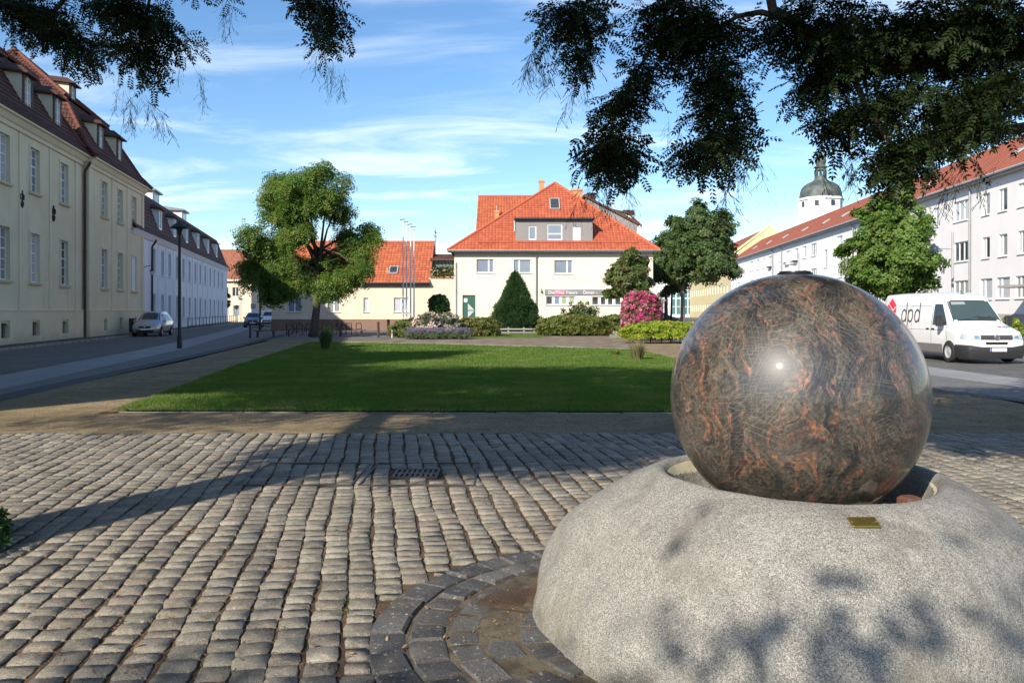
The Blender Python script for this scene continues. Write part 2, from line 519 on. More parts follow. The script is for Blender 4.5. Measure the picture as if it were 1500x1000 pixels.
# lawn: turf sheet, stone edging and blades
LAWN = [(-6.6, 13.85), (5.0, 13.7), (5.5, 17), (5.75, 28), (5.4, 35.6), (-3.9, 41.5), (-10.9, 44.2), (-8.4, 24.6), (-7.65, 19.8)]
m = MB()
m.poly(*[(x, y, 0.02) for x, y in LAWN])
tag(m.build('lawn', MATS['turf']), kind='structure')
def edging_stones(name, line, w, h, n_at, label=None):
    root = tag(bpy.data.objects.new(name, None), kind='structure'); link(root)
    k = 0
    stone = MB().bevbox(0, 0.96, -w / 2, w / 2, -0.1, h, 0.012).mesh('edging_stone', MATS['kerb_stone'])
    for a, b in zip(line[:-1], line[1:]):
        a, b = Vector((*a, 0)), Vector((*b, 0)); L = (b - a).length
        n = max(1, int(L / 0.97)); d = (b - a) / L
        for i in range(n):
            o = link(bpy.data.objects.new('edging_stone', stone), root)
            o.location = a + d * (i * L / n) + Vector((0, 0, random.uniform(-0.008, 0.006)))
            o.rotation_euler = (0, 0, math.atan2(d.y, d.x) + random.uniform(-0.008, 0.008))
            o.scale = (L / n / 0.97, 1, 1)
            k += 1
    return root
edging_stones('lawn_edging', [(-6.6, 13.74), (5.0, 13.58)], 0.08, 0.010, 0)
edging_stones('lawn_edging', [(-10.9, 44.4), (-3.9, 41.75), (5.4, 35.8)], 0.1, 0.05, 0)

m = MB()
for i in range(90):
    x = -6.9 + i * 12 / 89; w = .10 + .07 * noise.noise(Vector((x * 1.7, 0, 3))) + .05 * noise.noise(Vector((x * 6, 0, 9)))
    m.v += [(x, 13.9, -.003), (x, 13.70 - w, -.003)]
m.f = [(2 * i, 2 * i + 1, 2 * i + 3, 2 * i + 2) for i in range(89)]
tag(m.build('bare_soil', MATS['soil']), kind='structure')
def inside(px, py, poly):
    res = np.zeros(len(px), bool)
    n = len(poly); j = n - 1
    for i in range(n):
        xi, yi = poly[i]; xj, yj = poly[j]
        c = ((yi > py) != (yj > py)) & (px < (xj - xi) * (py - yi) / (yj - yi + 1e-12) + xi)
        res ^= c; j = i
    return res

leaf_mat('grass_blade', (0.07, 0.135, 0.02), (0.13, 0.215, 0.038), (0.17, 0.205, 0.065), trans=0.35, rough=0.6, spec=0.2)
def grass_field(name, poly, dens_near, dens_far, y0, y1, hgt, mat='grass_blade'):
    xs = [p[0] for p in poly]; ys = [p[1] for p in poly]
    A = (max(xs) - min(xs)) * (max(ys) - min(ys))
    n = int(A * dens_near)
    X = rng.uniform(min(xs), max(xs), n); Y = rng.uniform(min(ys), max(ys), n)
    keep = inside(X, Y, poly)
    p = np.clip((Y - y0) / (y1 - y0), 0, 1)
    keep &= rng.random(n) < (1 - p) + p * dens_far / dens_near
    # a little bare and thin here and there
    X, Y = X[keep], Y[keep]; n = len(X)
    far = np.clip((Y - y0) / (y1 - y0), 0, 1)
    w = 0.0045 + 0.010 * far
    h = hgt * rng.uniform(0.5, 1.25, n) * (0.8 + 0.25 * np.sin(X * 1.7 + np.sin(Y * 1.1) * 2) * np.sin(Y * 0.9))
    a = rng.uniform(0, 2 * np.pi, n); l = rng.uniform(0.1, 0.75, n) * h
    b = rng.uniform(0, 2 * np.pi, n)
    V = np.empty((n, 3, 3))
    V[:, 0] = np.stack([X - np.cos(a) * w, Y - np.sin(a) * w, np.full(n, 0.018)], 1)
    V[:, 1] = np.stack([X + np.cos(a) * w, Y + np.sin(a) * w, np.full(n, 0.018)], 1)
    V[:, 2] = np.stack([X + np.cos(b) * l, Y + np.sin(b) * l, 0.02 + h], 1)
    return tag(np_obj(name, V.reshape(-1, 3), np.arange(n * 3).reshape(n, 3), MATS[mat]), kind='stuff')
tag(grass_field('grass', [(-6.75, 13.8), (5.0, 13.62)] + LAWN[2:], 2000, 270, 13.6, 36, 0.06), 'short mown grass of the square lawn', 'grass')

# ---------------------------------------------------------------- cobbled paving, stone by stone
RING_A, RING_B, RING_R = Vector((0.81, 4.39)), Vector((2.45, 4.45)), 1.56      # the dark ring is an oval round the boulder
def ring_dist(x, y):
    ax, ay = RING_A; bx, by = RING_B
    t = np.clip(((x - ax) * (bx - ax) + (y - ay) * (by - ay)) / ((bx - ax) ** 2 + (by - ay) ** 2), 0, 1)
    return np.hypot(x - ax - t * (bx - ax), y - ay - t * (by - ay))
LIDS = [(-2.70, -1.56, 7.98, 9.15), (-1.50, -0.36, 7.98, 9.15)]
GRATE = (-1.20, -0.80, 8.36, 8.80)
pav = tag(bpy.data.objects.new('cobbled_paving', None), kind='structure'); link(pav)
m = MB().poly((-11, -3, -0.0135), (10.5, -3, -0.0135), (10.5, 11.4, -0.0135), (-11, 11.4, -0.0135))
m.build('joint_bed', MATS['soil'], pav)
# stone shapes: unit square foot, rounded uneven head
def stone_shape(r):
    q = []
    ring0 = []
    cs = [(-.5, -.5), (.5, -.5), (.5, .5), (-.5, .5)]
    for i in range(4):
        a, b = cs[i], cs[(i + 1) % 4]
        for tt in (0.0, 0.34, 0.66):
            x = a[0] + (b[0] - a[0]) * tt; y = a[1] + (b[1] - a[1]) * tt
            k = 0.94 if tt == 0 else 1.0
            ring0.append((x * k * r.uniform(0.90, 1.03), y * k * r.uniform(0.92, 1.03)))
    v = [(x, y, -0.05) for x, y in ring0]
    v += [(x * 0.992, y * 0.992, -0.0042 + r.uniform(-0.003, 0.002)) for x, y in ring0]
    tl = (r.uniform(-0.004, 0.004), r.uniform(-0.004, 0.004))
    v += [(x * 0.945, y * 0.945, r.uniform(-0.0018, 0.0018) + tl[0] * x + tl[1] * y) for x, y in ring0]
    f = []
    for k in (0, 12):
        for i in range(12):
            j = (i + 1) % 12
            f.append((k + i, k + j, k + 12 + j, k + 12 + i))
    v.append((r.uniform(-.1, .1), r.uniform(-.1, .1), r.uniform(-0.002, 0.003)))
    f += [(24 + i, 24 + (i + 1) % 12, 36) for i in range(12)]
    return v, f
sr = random.Random(3)
SHAPES = [stone_shape(sr) for _ in range(28)]
SHAPE_V = [np.array(v) for v, f in SHAPES]
SHAPE_F3 = np.array([t for q in SHAPES[0][1] for t in ([(q[0], q[1], q[2]), (q[0], q[2], q[3])] if len(q) == 4 else [q])])
SHAPE_ME = []
for k, (v, f) in enumerate(SHAPES):
    b = MB(); b.add(v, f); SHAPE_ME.append(b.mesh('cobble', MATS['cobble_stone'], smooth=24))
stones = []                      # x, y, width, length, turn, shape
def col_x(c, y):
    return c - 0.165 * y + 0.024 * math.sin(0.6 * y + c * 0.9) + 0.010 * math.sin(2.9 * y + c * 3.9) + 0.006 * math.sin(7.1 * y + c * 9)
c = -10.5
while c < 13.0:
    w = sr.uniform(0.150, 0.176)
    y = -2.5 + sr.uniform(0, 0.15)
    while y < 11.33:
        L = sr.choice((sr.uniform(0.10, 0.14), sr.uniform(0.13, 0.165), sr.uniform(0.15, 0.19)))
        L = min(L, 11.40 - y)
        for (lx0, lx1, ly0, ly1) in LIDS:                 # stones stop at the lids' frames
            if lx0 < col_x(c + w / 2, y) < lx1:
                for ly in (ly0, ly1):
                    if y < ly + .012 and y + L > ly - .012:
                        if ly - .012 - y > .05: L = ly - .012 - y
                        else: y = ly + .014; L = max(.09, L * .8)
        xm, ym = col_x(c + w / 2, y + L / 2), y + L / 2
        slope = (col_x(c + w / 2, y + L) - col_x(c + w / 2, y)) / L
        if -6.6 - .215 * ym + .12 < xm < 9.78 and L > 0.06:
            rdist = float(ring_dist(xm, ym)) - RING_R; fit = min(1.0, (rdist + .02) / .095)
            ok = rdist > 0.022 and not (GRATE[0] - .06 < xm < GRATE[1] + .06 and GRATE[2] - .04 < ym < GRATE[3] + .04)
            if ok and (ym > 2.6 or ym > 1.0 and abs(xm) < 5):
                stones.append((xm, ym, w * fit * sr.uniform(0.95, 1.03), L * fit * 0.995, -math.atan(slope) + sr.uniform(-0.05, 0.05), sr.randrange(len(SHAPES))))
        y += L + sr.uniform(0.001, 0.008)
    c += w + sr.uniform(0.006, 0.022)
def shown_size(s):
    x, y = s[0], s[1]
    if y < 2.6: return 0
    px, py = 750 + FOC * x / y, HOR + FOC * EYE / y
    if not (-10 < px < 1510 and py < 1010): return 0
    if px > 800 and py > 690 and px < 1500 - (py < 760) * 60: return 0        # behind the boulder
    return 1 / (y * y)
order = sorted(stones, key=shown_size, reverse=True)
for s in order[:300]:
    o = link(bpy.data.objects.new('cobble', SHAPE_ME[s[5]]), pav)
    o.location = (s[0], s[1], sr.uniform(-0.005, 0.004)); o.scale = (s[2], s[3], 1)
    o.rotation_euler = (sr.uniform(-0.018, 0.018), sr.uniform(-0.014, 0.014), s[4] + (math.pi if sr.random() < .5 else 0))
rest = order[300:]
VV, FF, base = [], [], 0
for k in range(len(SHAPES)):
    ss = [s for s in rest if s[5] == k]
    if not ss: continue
    n = len(ss); P = np.array([(s[0], s[1], sr.uniform(-0.005, 0.004)) for s in ss])
    nr = np.stack([rng.uniform(-.016, .016, n), rng.uniform(-.014, .014, n), np.ones(n)], 1)
    an = np.array([s[4] for s in ss]); ca, sa = np.cos(an), np.sin(an)
    R = np.zeros((n, 3, 3)); R[:, 0, 0] = ca; R[:, 0, 1] = -sa; R[:, 1, 0] = sa; R[:, 1, 1] = ca; R[:, 2, 2] = 1; R[:, 2, 0] = nr[:, 0]; R[:, 2, 1] = nr[:, 1]
    V, F = scatter(SHAPE_V[k], SHAPE_F3, P, R, np.array([(s[2], s[3], 1) for s in ss]))
    VV.append(V); FF.append(F + base); base += len(V)
tag(np_obj('cobbles', np.concatenate(VV), np.concatenate(FF), MATS['cobble_stone'], pav), kind='stuff')

# the dark ring of setts round the boulder
ring = tag(bpy.data.objects.new('sett_ring', None), kind='structure'); link(ring)
MB().prism([(RING_A.x + RING_R * math.cos(a), RING_A.y + RING_R * math.sin(a)) for a in np.linspace(math.pi / 2, 1.5 * math.pi, 24)] +
           [(RING_B.x + RING_R * math.cos(a), RING_B.y + RING_R * math.sin(a)) for a in np.linspace(-math.pi / 2, math.pi / 2, 24)], -0.2, -0.0105).build('mortar_bed', rough_mat('old_mortar', (0.055, 0.042, 0.028), (0.135, 0.112, 0.078), 5.0, 60, 0.95, 0.5, 0.015, 'Position'), ring)
def ring_point(s, r):
    """s: metres along the oval of radius r, from its top on the left half, anticlockwise"""
    L = (RING_B - RING_A).length; arc = math.pi * r
    s %= 2 * arc + 2 * L
    if s < arc: a = math.pi / 2 + s / r; return RING_A + r * Vector((math.cos(a), math.sin(a))), a
    s -= arc
    if s < L: return RING_A + (RING_B - RING_A) * (s / L) + Vector((0, -r)), 1.5 * math.pi
    s -= L
    if s < arc: a = -math.pi / 2 + s / r; return RING_B + r * Vector((math.cos(a), math.sin(a))), a
    s -= arc
    return RING_B + (RING_A - RING_B) * (s / L) + Vector((0, r)), math.pi / 2
def ring_sett(s0, s1, r0, r1, drop=0.0):
    m = MB(); lift = sr.uniform(-0.007, 0.008) + .006 - drop
    rm = (r0 + r1) / 2
    def ring_(i, z):
        out = []
        for (sa, ra) in ((s0 + i, r0 + i), (s1 - i, r0 + i), (s1 - i, r1 - i), ((s0 + s1) / 2, r1 - i), (s0 + i, r1 - i)):
            p, a = ring_point(sa / rm * rm, rm)
            q = p + Vector((math.cos(a), math.sin(a))) * (ra - rm)
            out.append((q.x + sr.uniform(-.009, .009), q.y + sr.uniform(-.009, .009), z + lift + sr.uniform(-.003, .003)))
        return out
    v = ring_(0, -0.07) + ring_(0.0, -0.012) + ring_(0.014, 0.0)
    f = [(10, 11, 12, 13, 14)]
    for k in (0, 5):
        for i in range(5):
            j = (i + 1) % 5; f.append((k + i, k + j, k + 5 + j, k + 5 + i))
    m.add(v, f)
    return m.build('sett', MATS['basalt'], ring, smooth=35)
for (r1, r0, gap, drop, mud) in ((1.56, 1.375, 0.010, 0, None), (1.355, 1.175, 0.011, 0.004, None), (1.15, 0.985, 0.014, 0.010, (0.15, 0.85)), (0.965, 0.80, 0.016, 0.016, (0.0, 1.05)), (0.78, 0.62, 0.018, 0.016, (0.0, 0.55))):
    rm = (r0 + r1) / 2; tot = 2 * math.pi * rm + 2 * (RING_B - RING_A).length
    s = 0.0
    while s < tot:
        L = sr.uniform(0.17, 0.27)
        a = s / rm
        if s + L > tot - 0.08: L = tot - s
        if not (mud and mud[0] < a < mud[1]) and (s < math.pi * rm + 0.4 or s > tot - 0.9 or rm > 1.2):
            ring_sett(s + gap / 2, s + L - gap / 2, r0, r1, drop)
        s += L
# mud that has gathered in the hollow of the ring
m = MB(); n = 26
for i in range(n):
    a = math.pi / 2 - 0.35 + i / (n - 1) * 1.62
    for j, (r, z) in enumerate(((1.17, -0.030), (1.05, -0.012), (0.90, -0.006), (0.78, -0.014), (0.55, -0.02))):
        w = (0.04 * math.sin(7 * a + j) + 0.03 * math.sin(17 * a + 2 * j)) * (0 < j < 4)
        m.v.append((RING_A.x + (r + w) * math.cos(a), RING_A.y + (r + w) * math.sin(a), z + 0.006 + 0.006 * math.sin(9 * a + 2 * j) - 0.03 * (i in (0, n - 1))))
for i in range(n - 1):
    for j in range(4):
        m.f.append((i * 5 + j, i * 5 + j + 1, (i + 1) * 5 + j + 1, (i + 1) * 5 + j))
m.build('mud', MATS['soil'], ring, smooth='all')

# two sunken service lids with cobbles set in their frames, one with an iron grating
plain('cast_iron', (0.075, 0.058, 0.045), 0.6, 0.6)
for i, (x0, x1, y0, y1) in enumerate(LIDS):
    t = thing('service_lid', ('steel framed service lid filled with cobbles and holding the iron grating', 'plain cobble filled service lid with thin steel frame and no grating')[1 - i], 'service lid', ((x0 + x1) / 2, (y0 + y1) / 2, 0), 0.0)
    w, d = (x1 - x0) / 2, (y1 - y0) / 2
    m = MB()
    for (r, q) in ((1.0, 0.018),):
        W, D = w * r, d * r
        m.box(-W, W, -D, -D + q, -0.03, 0.007); m.box(-W, W, D - q, D, -0.03, 0.007)
        m.box(-W, -W + q, -D + q, D - q, -0.03, 0.007); m.box(W - q, W, -D + q, D - q, -0.03, 0.007)
    m.build('frame', MATS['cast_iron'], t)
gx, gy = (GRATE[0] + GRATE[1]) / 2, (GRATE[2] + GRATE[3]) / 2
t = thing('drain_grating', 'small rusty iron drain grating with slots set among the cobbles', 'drain', (gx, gy, 0))
m = MB(); W, D = 0.235, 0.235
m.box(-W, W, -D, -D + .04, -.03, .006); m.box(-W, W, D - .04, D, -.03, .006); m.box(-W, -W + .03, -D + .04, D - .04, -.03, .006); m.box(W - .03, W, -D + .04, D - .04, -.03, .006)
m.build('frame', MATS['cast_iron'], t)
bar = MB().box(-.014, .014, -D + .04, D - .04, -.028, .004).mesh('bar', MATS['cast_iron'])
for k in range(7):
    o = link(bpy.data.objects.new('bar', bar), t); o.location = (-0.165 + k * 0.055, 0, 0)
m = MB(); m.box(-W + .03, W - .03, -.03, .03, -.029, .003); m.build('crossbar', MATS['cast_iron'], t)
MB().poly((-W, -D, -.0335), (W, -D, -.0335), (W, D, -.0335), (-W, D, -.0335)).build('pit', plain('pit_black', (0.01, 0.01, 0.01), 0.9), t)  # flat black sheet painted for the dark below the bars

# litter: dead leaves and crumbs in the joints, blown against the stones, weeds
leaf_mat('dead_leaf', (0.16, 0.07, 0.03), (0.30, 0.19, 0.09), trans=0.1, rough=0.8)
leaf_mat('weed', (0.06, 0.10, 0.02), (0.11, 0.15, 0.03), trans=0.2)
n = 14000
Y = 2.9 + (11.2 - 2.9) * rng.random(n) ** 1.35; 
X = rng.uniform(-0.68, 0.68, n) * (Y + 0.3)
cl = np.array([noise.noise(Vector((x * 0.8, y * 0.8, 0))) for x, y in zip(X, Y)])
k = (cl > -0.1) & (ring_dist(X, Y) > 0.7); X, Y = X[k], Y[k]; n = len(X)
# snap most of them to the gaps between the columns
big = rng.random(n) < 0.05
Z = np.where(big, 0.008, -0.010 + rng.uniform(0, .008, n))
P = np.stack([X, Y, Z], 1)
nr = np.stack([rng.normal(0, .35, n), rng.normal(0, .35, n), np.ones(n)], 1)
tv = np.array([(-1, 0, 0), (0, -.38, .12), (1, 0, 0), (0, .38, .12)]); tf = np.array([(0, 1, 2, 3)])
V, F = scatter(tv, tf, P, frames(nr, rng.uniform(0, 6.3, n)), np.where(big, rng.uniform(.012, .024, n), rng.uniform(.006, .014, n)))
tag(np_obj('leaf_litter', V, F, MATS['dead_leaf']), 'small dead leaves and crumbs lying in the cobble joints', 'leaf litter', kind='stuff')
n = 1500
X = rng.uniform(-11, 9, n); Y = rng.uniform(11.6, 15.5, n) ; k = ~inside(X, Y, LAWN); X, Y = X[k], Y[k]; n = len(X)
V, F = scatter(tv, tf, np.stack([X, Y, np.full(n, 0.0)], 1), frames(np.stack([rng.normal(0, .3, n), rng.normal(0, .3, n), np.ones(n)], 1), rng.uniform(0, 6.3, n)), rng.uniform(.008, .028, n))
tag(np_obj('leaf_litter', V, F, MATS['dead_leaf']), 'scattered dry leaves lying on the gravel walk', 'leaf litter', kind='stuff')
n = 700
X = rng.uniform(-9, 5.6, n); Y = 13.8 + 24 * rng.random(n) ** 1.6; k = inside(X, Y, LAWN); X, Y = X[k], Y[k]; n = len(X)
V, F = scatter(tv, tf, np.stack([X, Y, np.full(n, 0.055)], 1), frames(np.stack([rng.normal(0, .3, n), rng.normal(0, .3, n), np.ones(n)], 1), rng.uniform(0, 6.3, n)), rng.uniform(.02, .05, n))
tag(np_obj('leaf_litter', V, F, MATS['dead_leaf']), 'scattered dry leaves lying on the lawn', 'leaf litter', kind='stuff')
# weeds: little tufts between the stones
spots = [(sr.uniform(-.6, .35) * y, y) for y in [sr.uniform(3.8, 11.2) for _ in range(240)]]
tv = np.array([(-.12, 0, 0), (.12, 0, 0), (0, .5, 1.0)]); tf = np.array([(0, 1, 2)])
P = []
for x, y in spots:
    if ring_dist(np.array(x), np.array(y)) < 1.62: continue
    for _ in range(sr.choice((5, 9, 16))): P.append((x + sr.gauss(0, .025), y + sr.gauss(0, .04), -0.02))
P = np.array(P); n = len(P)
V, F = scatter(tv, tf, P, frames(np.stack([rng.normal(0, .3, n), rng.normal(0, .3, n), np.ones(n)], 1), rng.uniform(0, 6.3, n)), rng.uniform(.018, .042, n))
tag(np_obj('weeds', V, F, MATS['weed']), 'tiny green weeds sprouting from the cobble joints', 'weeds', kind='stuff')

# ---------------------------------------------------------------- the ball fountain: boulder, basin and polished ball
BX, BY = 1.59, 4.60            # axis of ball and boulder
def granite():
    t = NT('grey_granite')
    v = t.coord('Object')
    vo = t.node('ShaderNodeTexVoronoi', Scale=250.0); t.l.new(v, vo.inputs['Vector'])
    vo2 = t.node('ShaderNodeTexVoronoi', Scale=400.0); t.l.new(v, vo2.inputs['Vector'])
    s1 = t.node('ShaderNodeSeparateColor'); t.l.new(vo.outputs['Color'], s1.inputs[0])
    s2 = t.node('ShaderNodeSeparateColor'); t.l.new(vo2.outputs['Color'], s2.inputs[0])
    base = t.mix(t.ramp(t.noise(v, 1.5, 5, 0.6), 0.3, 0.7), (0.25, 0.235, 0.205), (0.325, 0.303, 0.262))
    c = t.mix(t.ramp(s1.outputs[0], 0.60, 0.85), base, (0.155, 0.148, 0.135))
    c = t.mix(t.ramp(s2.outputs[0], 0.80, 0.9), c, (0.04, 0.04, 0.04))
    c = t.mix(t.ramp(s1.outputs[1], 0.72, 0.9), c, (0.42, 0.40, 0.365))
    c = t.mix(t.math('MULTIPLY', t.ramp(t.noise(v, 2.4, 5, 0.65), 0.47, 0.70), 0.62), c, (0.125, 0.112, 0.09))      # weathered, slightly sooty patches
    sp = t.node('ShaderNodeSeparateXYZ'); t.l.new(v, sp.inputs[0])
    moss = t.math('MULTIPLY', t.ramp(t.noise(v, 3.1, 6, 0.7), 0.42, 0.7), t.ramp(t.math('ADD', sp.outputs['Z'], t.math('MULTIPLY', t.noise(v, 2.0, 4), 0.5)), 0.65, 0.2))
    c = t.mix(t.math('MULTIPLY', moss, 0.6), c, (0.17, 0.15, 0.10))
    ms = t.node('ShaderNodeMapping'); ms.inputs['Scale'].default_value = (3.2, 3.2, 0.5); t.l.new(v, ms.inputs[0])
    c = t.mix(t.math('MULTIPLY', t.ramp(t.noise(ms.outputs[0], 2.0, 6, 0.65), 0.56, 0.74), 0.4), c, (0.46, 0.435, 0.38))      # pale lime runs
    h = t.math('ADD', t.noise(v, 110, 4, 0.7), t.math('MULTIPLY', t.noise(v, 9, 6, 0.65), 4.0))
    return t.done(c, 0.72, t.bump(h, 0.8, 0.007), spec=0.35)
granite()

boulder = thing('granite_boulder', 'pale grey granite boulder hollowed on top to carry the polished ball', 'boulder', (BX, BY, 0))
def boulder_radius(a):
    return 1.50 + 0.02 * math.cos(a - 3.0) + 0.04 * math.cos(2 * a + 1.3) + 0.03 * math.sin(3 * a + 1)
NA = 144
prof = [(0.0, 0.46, 0), (0.30, 0.46, 0), (0.52, 0.47, 0), (0.60, 0.53, 0), (0.655, 0.66, 0), (0.70, 0.755, 0.0), (0.722, 0.785, .0), (0.742, 0.797, .02),
        (0.775, 0.798, .05), (0.825, 0.782, .14), (0.90, 0.748, .28), (0.98, 0.70, .42), (1.07, 0.632, .56), (1.16, 0.552, .70), (1.25, 0.458, .82),
        (1.32, 0.368, .90), (1.38, 0.275, .95), (1.425, 0.185, .98), (1.455, 0.09, 1), (1.475, 0.01, 1), (1.485, -0.1, 1)]
V, F = [], []
for i, (r, z, w) in enumerate(prof):
    for k in range(NA):
        a = 2 * math.pi * k / NA
        rr = r * ((1 - w) + w * boulder_radius(a) / 1.5)
        x, y = rr * math.cos(a), rr * math.sin(a)
        d = (noise.noise(Vector((x * 1.3, y * 1.3, z * 2 + 5))) * 0.15 + noise.noise(Vector((x * 3.7, y * 3.7, z * 4))) * 0.034 + noise.noise(Vector((x * 9, y * 9, z * 5))) * 0.010) * (w if i > 8 else 0)
        lip = 0.012 * math.sin(2 * a + 0.6) + 0.006 * noise.noise(Vector((math.cos(a) * 3, math.sin(a) * 3, 1)))
        s = 1 + d / max(r, .3) * 0.7
        V.append((x * s, y * s, z + d * 0.6 + (lip if 5 <= i <= 10 else 0)))
for i in range(len(prof) - 1):
    for k in range(NA):
        F.append((i * NA + (k + 1) % NA, i * NA + k, (i + 1) * NA + k, (i + 1) * NA + (k + 1) % NA))
b = MB(); b.add(V, F)
bo = b.build('stone', MATS['grey_granite'], boulder, smooth='all')
sub = bo.modifiers.new('smooth', 'SUBSURF'); sub.levels = 1; sub.render_levels = 1
# polished ring seat and pale limed lining inside the hollow
rough_mat('limed_stone', (0.36, 0.32, 0.20), (0.50, 0.455, 0.33), 5.0, 60, 0.5, 0.15)
MB().lathe([(0.50, 0.485), (0.545, 0.50), (0.612, 0.56), (0.668, 0.68), (0.706, 0.765), (0.709, 0.765), (0.68, 0.66), (0.62, 0.53), (0.50, 0.472)], 64).build('basin_lining', MATS['limed_stone'], boulder, smooth='all')
rough_mat('pink_stone', (0.45, 0.36, 0.31), (0.55, 0.46, 0.40), 8, 60)
w = MB(); w.bevbox(-.05, .05, -.05, .05, 0, .18, .012)
w.build('support_block', MATS['pink_stone'], boulder, loc=(0.30, -0.50, 0.545), rz=0.9)
w.build('support_block', plain('brown_stone', (0.12, 0.05, 0.03), .7), boulder, loc=(0.47, -0.36, 0.56), rz=0.3)

# brass plate on the boulder's front slope
plain('brass', (0.36, 0.27, 0.07), 0.42, 0.9)
plate = thing('brass_plaque', 'small tarnished brass plaque with corner screws fixed to the boulder', 'plaque')
px = (1265 - 750) / FOC
pl_y, pl_z = 3.69, 0.0
m = MB(); m.bevbox(-.065, .065, -.036, .036, 0, .006, .003); m.build('plate', MATS['brass'], plate)
scr = MB().lathe([(.0055, .006), (.0055, .0075), (.004, .0088), (0, .009)], 10).mesh('screw', MATS['brass'], smooth=40)
for sx in (-.055, .055):
    o = link(bpy.data.objects.new('screw', scr), plate); o.location = (sx, .0, 0)
m = MB()                                    # worn engraved lines, no longer legible
for (x, y, w_) in ((-.02, .012, .028), (.02, .012, .02), (0, .002, .05), (-.012, -.008, .03), (.024, -.008, .018), (0, -.016, .04)):
    m.box(x - w_ / 2, x + w_ / 2, y - .0016, y + .0016, .0055, .0064)
m.build('engraving', plain('brass_dark', (0.09, 0.065, 0.02), 0.6, 0.6), plate)

# the ball: dark polished gneiss with swirling orange bands, scratched all over
def ball_material():
    t = NT('polished_gneiss')
    v = t.coord('Object')
    # swirling bands: position bent twice by noise, then read through stretched noise
    w1 = t.noise(v, 1.5, 3, 0.5, out='Color')
    q = t.node('ShaderNodeVectorMath'); q.operation = 'MULTIPLY_ADD'
    t.l.new(w1, q.inputs[0]); q.inputs[1].default_value = (0.62, 0.62, 0.62); t.l.new(v, q.inputs[2])
    w2 = t.noise(q.outputs[0], 2.6, 3, 0.55, out='Color')
    q2 = t.node('ShaderNodeVectorMath'); q2.operation = 'MULTIPLY_ADD'
    t.l.new(w2, q2.inputs[0]); q2.inputs[1].default_value = (0.40, 0.40, 0.40); t.l.new(q.outputs[0], q2.inputs[2])
    mp = t.node('ShaderNodeMapping'); mp.inputs['Rotation'].default_value = (0.35, 0.75, -0.3); mp.inputs['Scale'].default_value = (5.6, 1.05, 1.4)
    t.l.new(q2.outputs[0], mp.inputs[0])
    band = t.noise(mp.outputs[0], 2.9, 9, 0.64)
    band2 = t.noise(mp.outputs[0], 9.0, 9, 0.74)
    c = t.mix(t.ramp(band, 0.36, 0.50), (0.009, 0.010, 0.011), (0.042, 0.042, 0.034))
    c = t.mix(t.math('MULTIPLY', t.ramp(band2, 0.42, 0.60), 0.9), c, (0.088, 0.066, 0.046))
    c = t.mix(t.math('MULTIPLY', t.ramp(t.noise(mp.outputs[0], 4.6, 9, 0.70, 0.3), 0.50, 0.64), 0.8), c, (0.25, 0.092, 0.05))
    c = t.mix(t.math('MULTIPLY', t.ramp(t.noise(q.outputs[0], 5.3, 8, 0.75), 0.53, 0.68), 0.6), c, (0.11, 0.092, 0.066))
    c = t.mix(t.ramp(t.noise(mp.outputs[0], 1.3, 8, 0.70), 0.50, 0.58), c, (0.010, 0.011, 0.014))
    c = t.mix(t.math('MULTIPLY', t.ramp(t.noise(mp.outputs[0], 3.4, 9, 0.72), 0.48, 0.58), 0.6), c, (0.014, 0.014, 0.015))
    fine = t.ramp(t.noise(v, 48, 6, 0.75), .3, .7)
    c = t.mix(0.7, c, t.mix(fine, (0.0, 0.0, 0.0), (1, 1, 1)), 'OVERLAY')
    # scratches: broken straight lines in many directions
    tot = None
    r = random.Random(11)
    for i in range(13):
        d = Vector((r.gauss(0, 1), r.gauss(0, .35), r.gauss(0, 1))).normalized()
        dp = t.node('ShaderNodeVectorMath'); dp.operation = 'DOT_PRODUCT'; t.l.new(v, dp.inputs[0]); dp.inputs[1].default_value = d
        vr = t.node('ShaderNodeTexVoronoi', voronoi_dimensions='1D', feature='DISTANCE_TO_EDGE'); vr.inputs['Scale'].default_value = r.uniform(30, 60)
        wv = t.math('ADD', dp.outputs['Value'], t.math('MULTIPLY', t.noise(v, 1.2, 2), 0.12 * r.uniform(.2, 1)))
        t.l.new(wv, vr.inputs['W'])
        ln = t.ramp(vr.outputs['Distance'], 0.045, 0.012)
        mk = t.node('ShaderNodeMapping'); mk.inputs['Location'].default_value = (r.uniform(0, 50), r.uniform(0, 50), r.uniform(0, 50)); t.l.new(v, mk.inputs[0])
        on = t.ramp(t.noise(mk.outputs[0], r.uniform(3, 5.5), 3, 0.6), 0.53, 0.60)
        s_ = t.math('MULTIPLY', ln, t.math('MULTIPLY', on, r.uniform(.5, 1)))
        tot = s_ if tot is None else t.math('MAXIMUM', tot, s_)
    worn = t.ramp(t.noise(v, 1.7, 4, 0.6), 0.30, 0.62)
    scr_ = t.math('MULTIPLY', tot, t.math('ADD', 0.4, t.math('MULTIPLY', worn, 0.6)))
    c = t.mix(t.math('MULTIPLY', scr_, 0.5), c, (0.36, 0.315, 0.255))
    haze = t.math('MULTIPLY', worn, t.noise(v, 24, 5, 0.7))
    c = t.mix(t.math('MULTIPLY', haze, 0.16), c, (0.32, 0.28, 0.22))
    rgh = t.math('ADD', 0.44, t.math('MULTIPLY', scr_, 0.2))
    t.done(c, rgh, t.bump(t.math('MULTIPLY', tot, -1.0), 0.12, 0.001), spec=0.5, coat=0.5, coat_rough=0.05)
    return t.mat
ball_material()
BR, BZ = 0.689, 1.221
ball = thing('polished_stone_ball', 'large dark polished stone ball with orange swirls resting on the granite boulder', 'stone ball', (BX, BY, BZ))
prof = [(BR * math.sin(math.pi * i / 72), -BR * math.cos(math.pi * i / 72)) for i in range(73)]
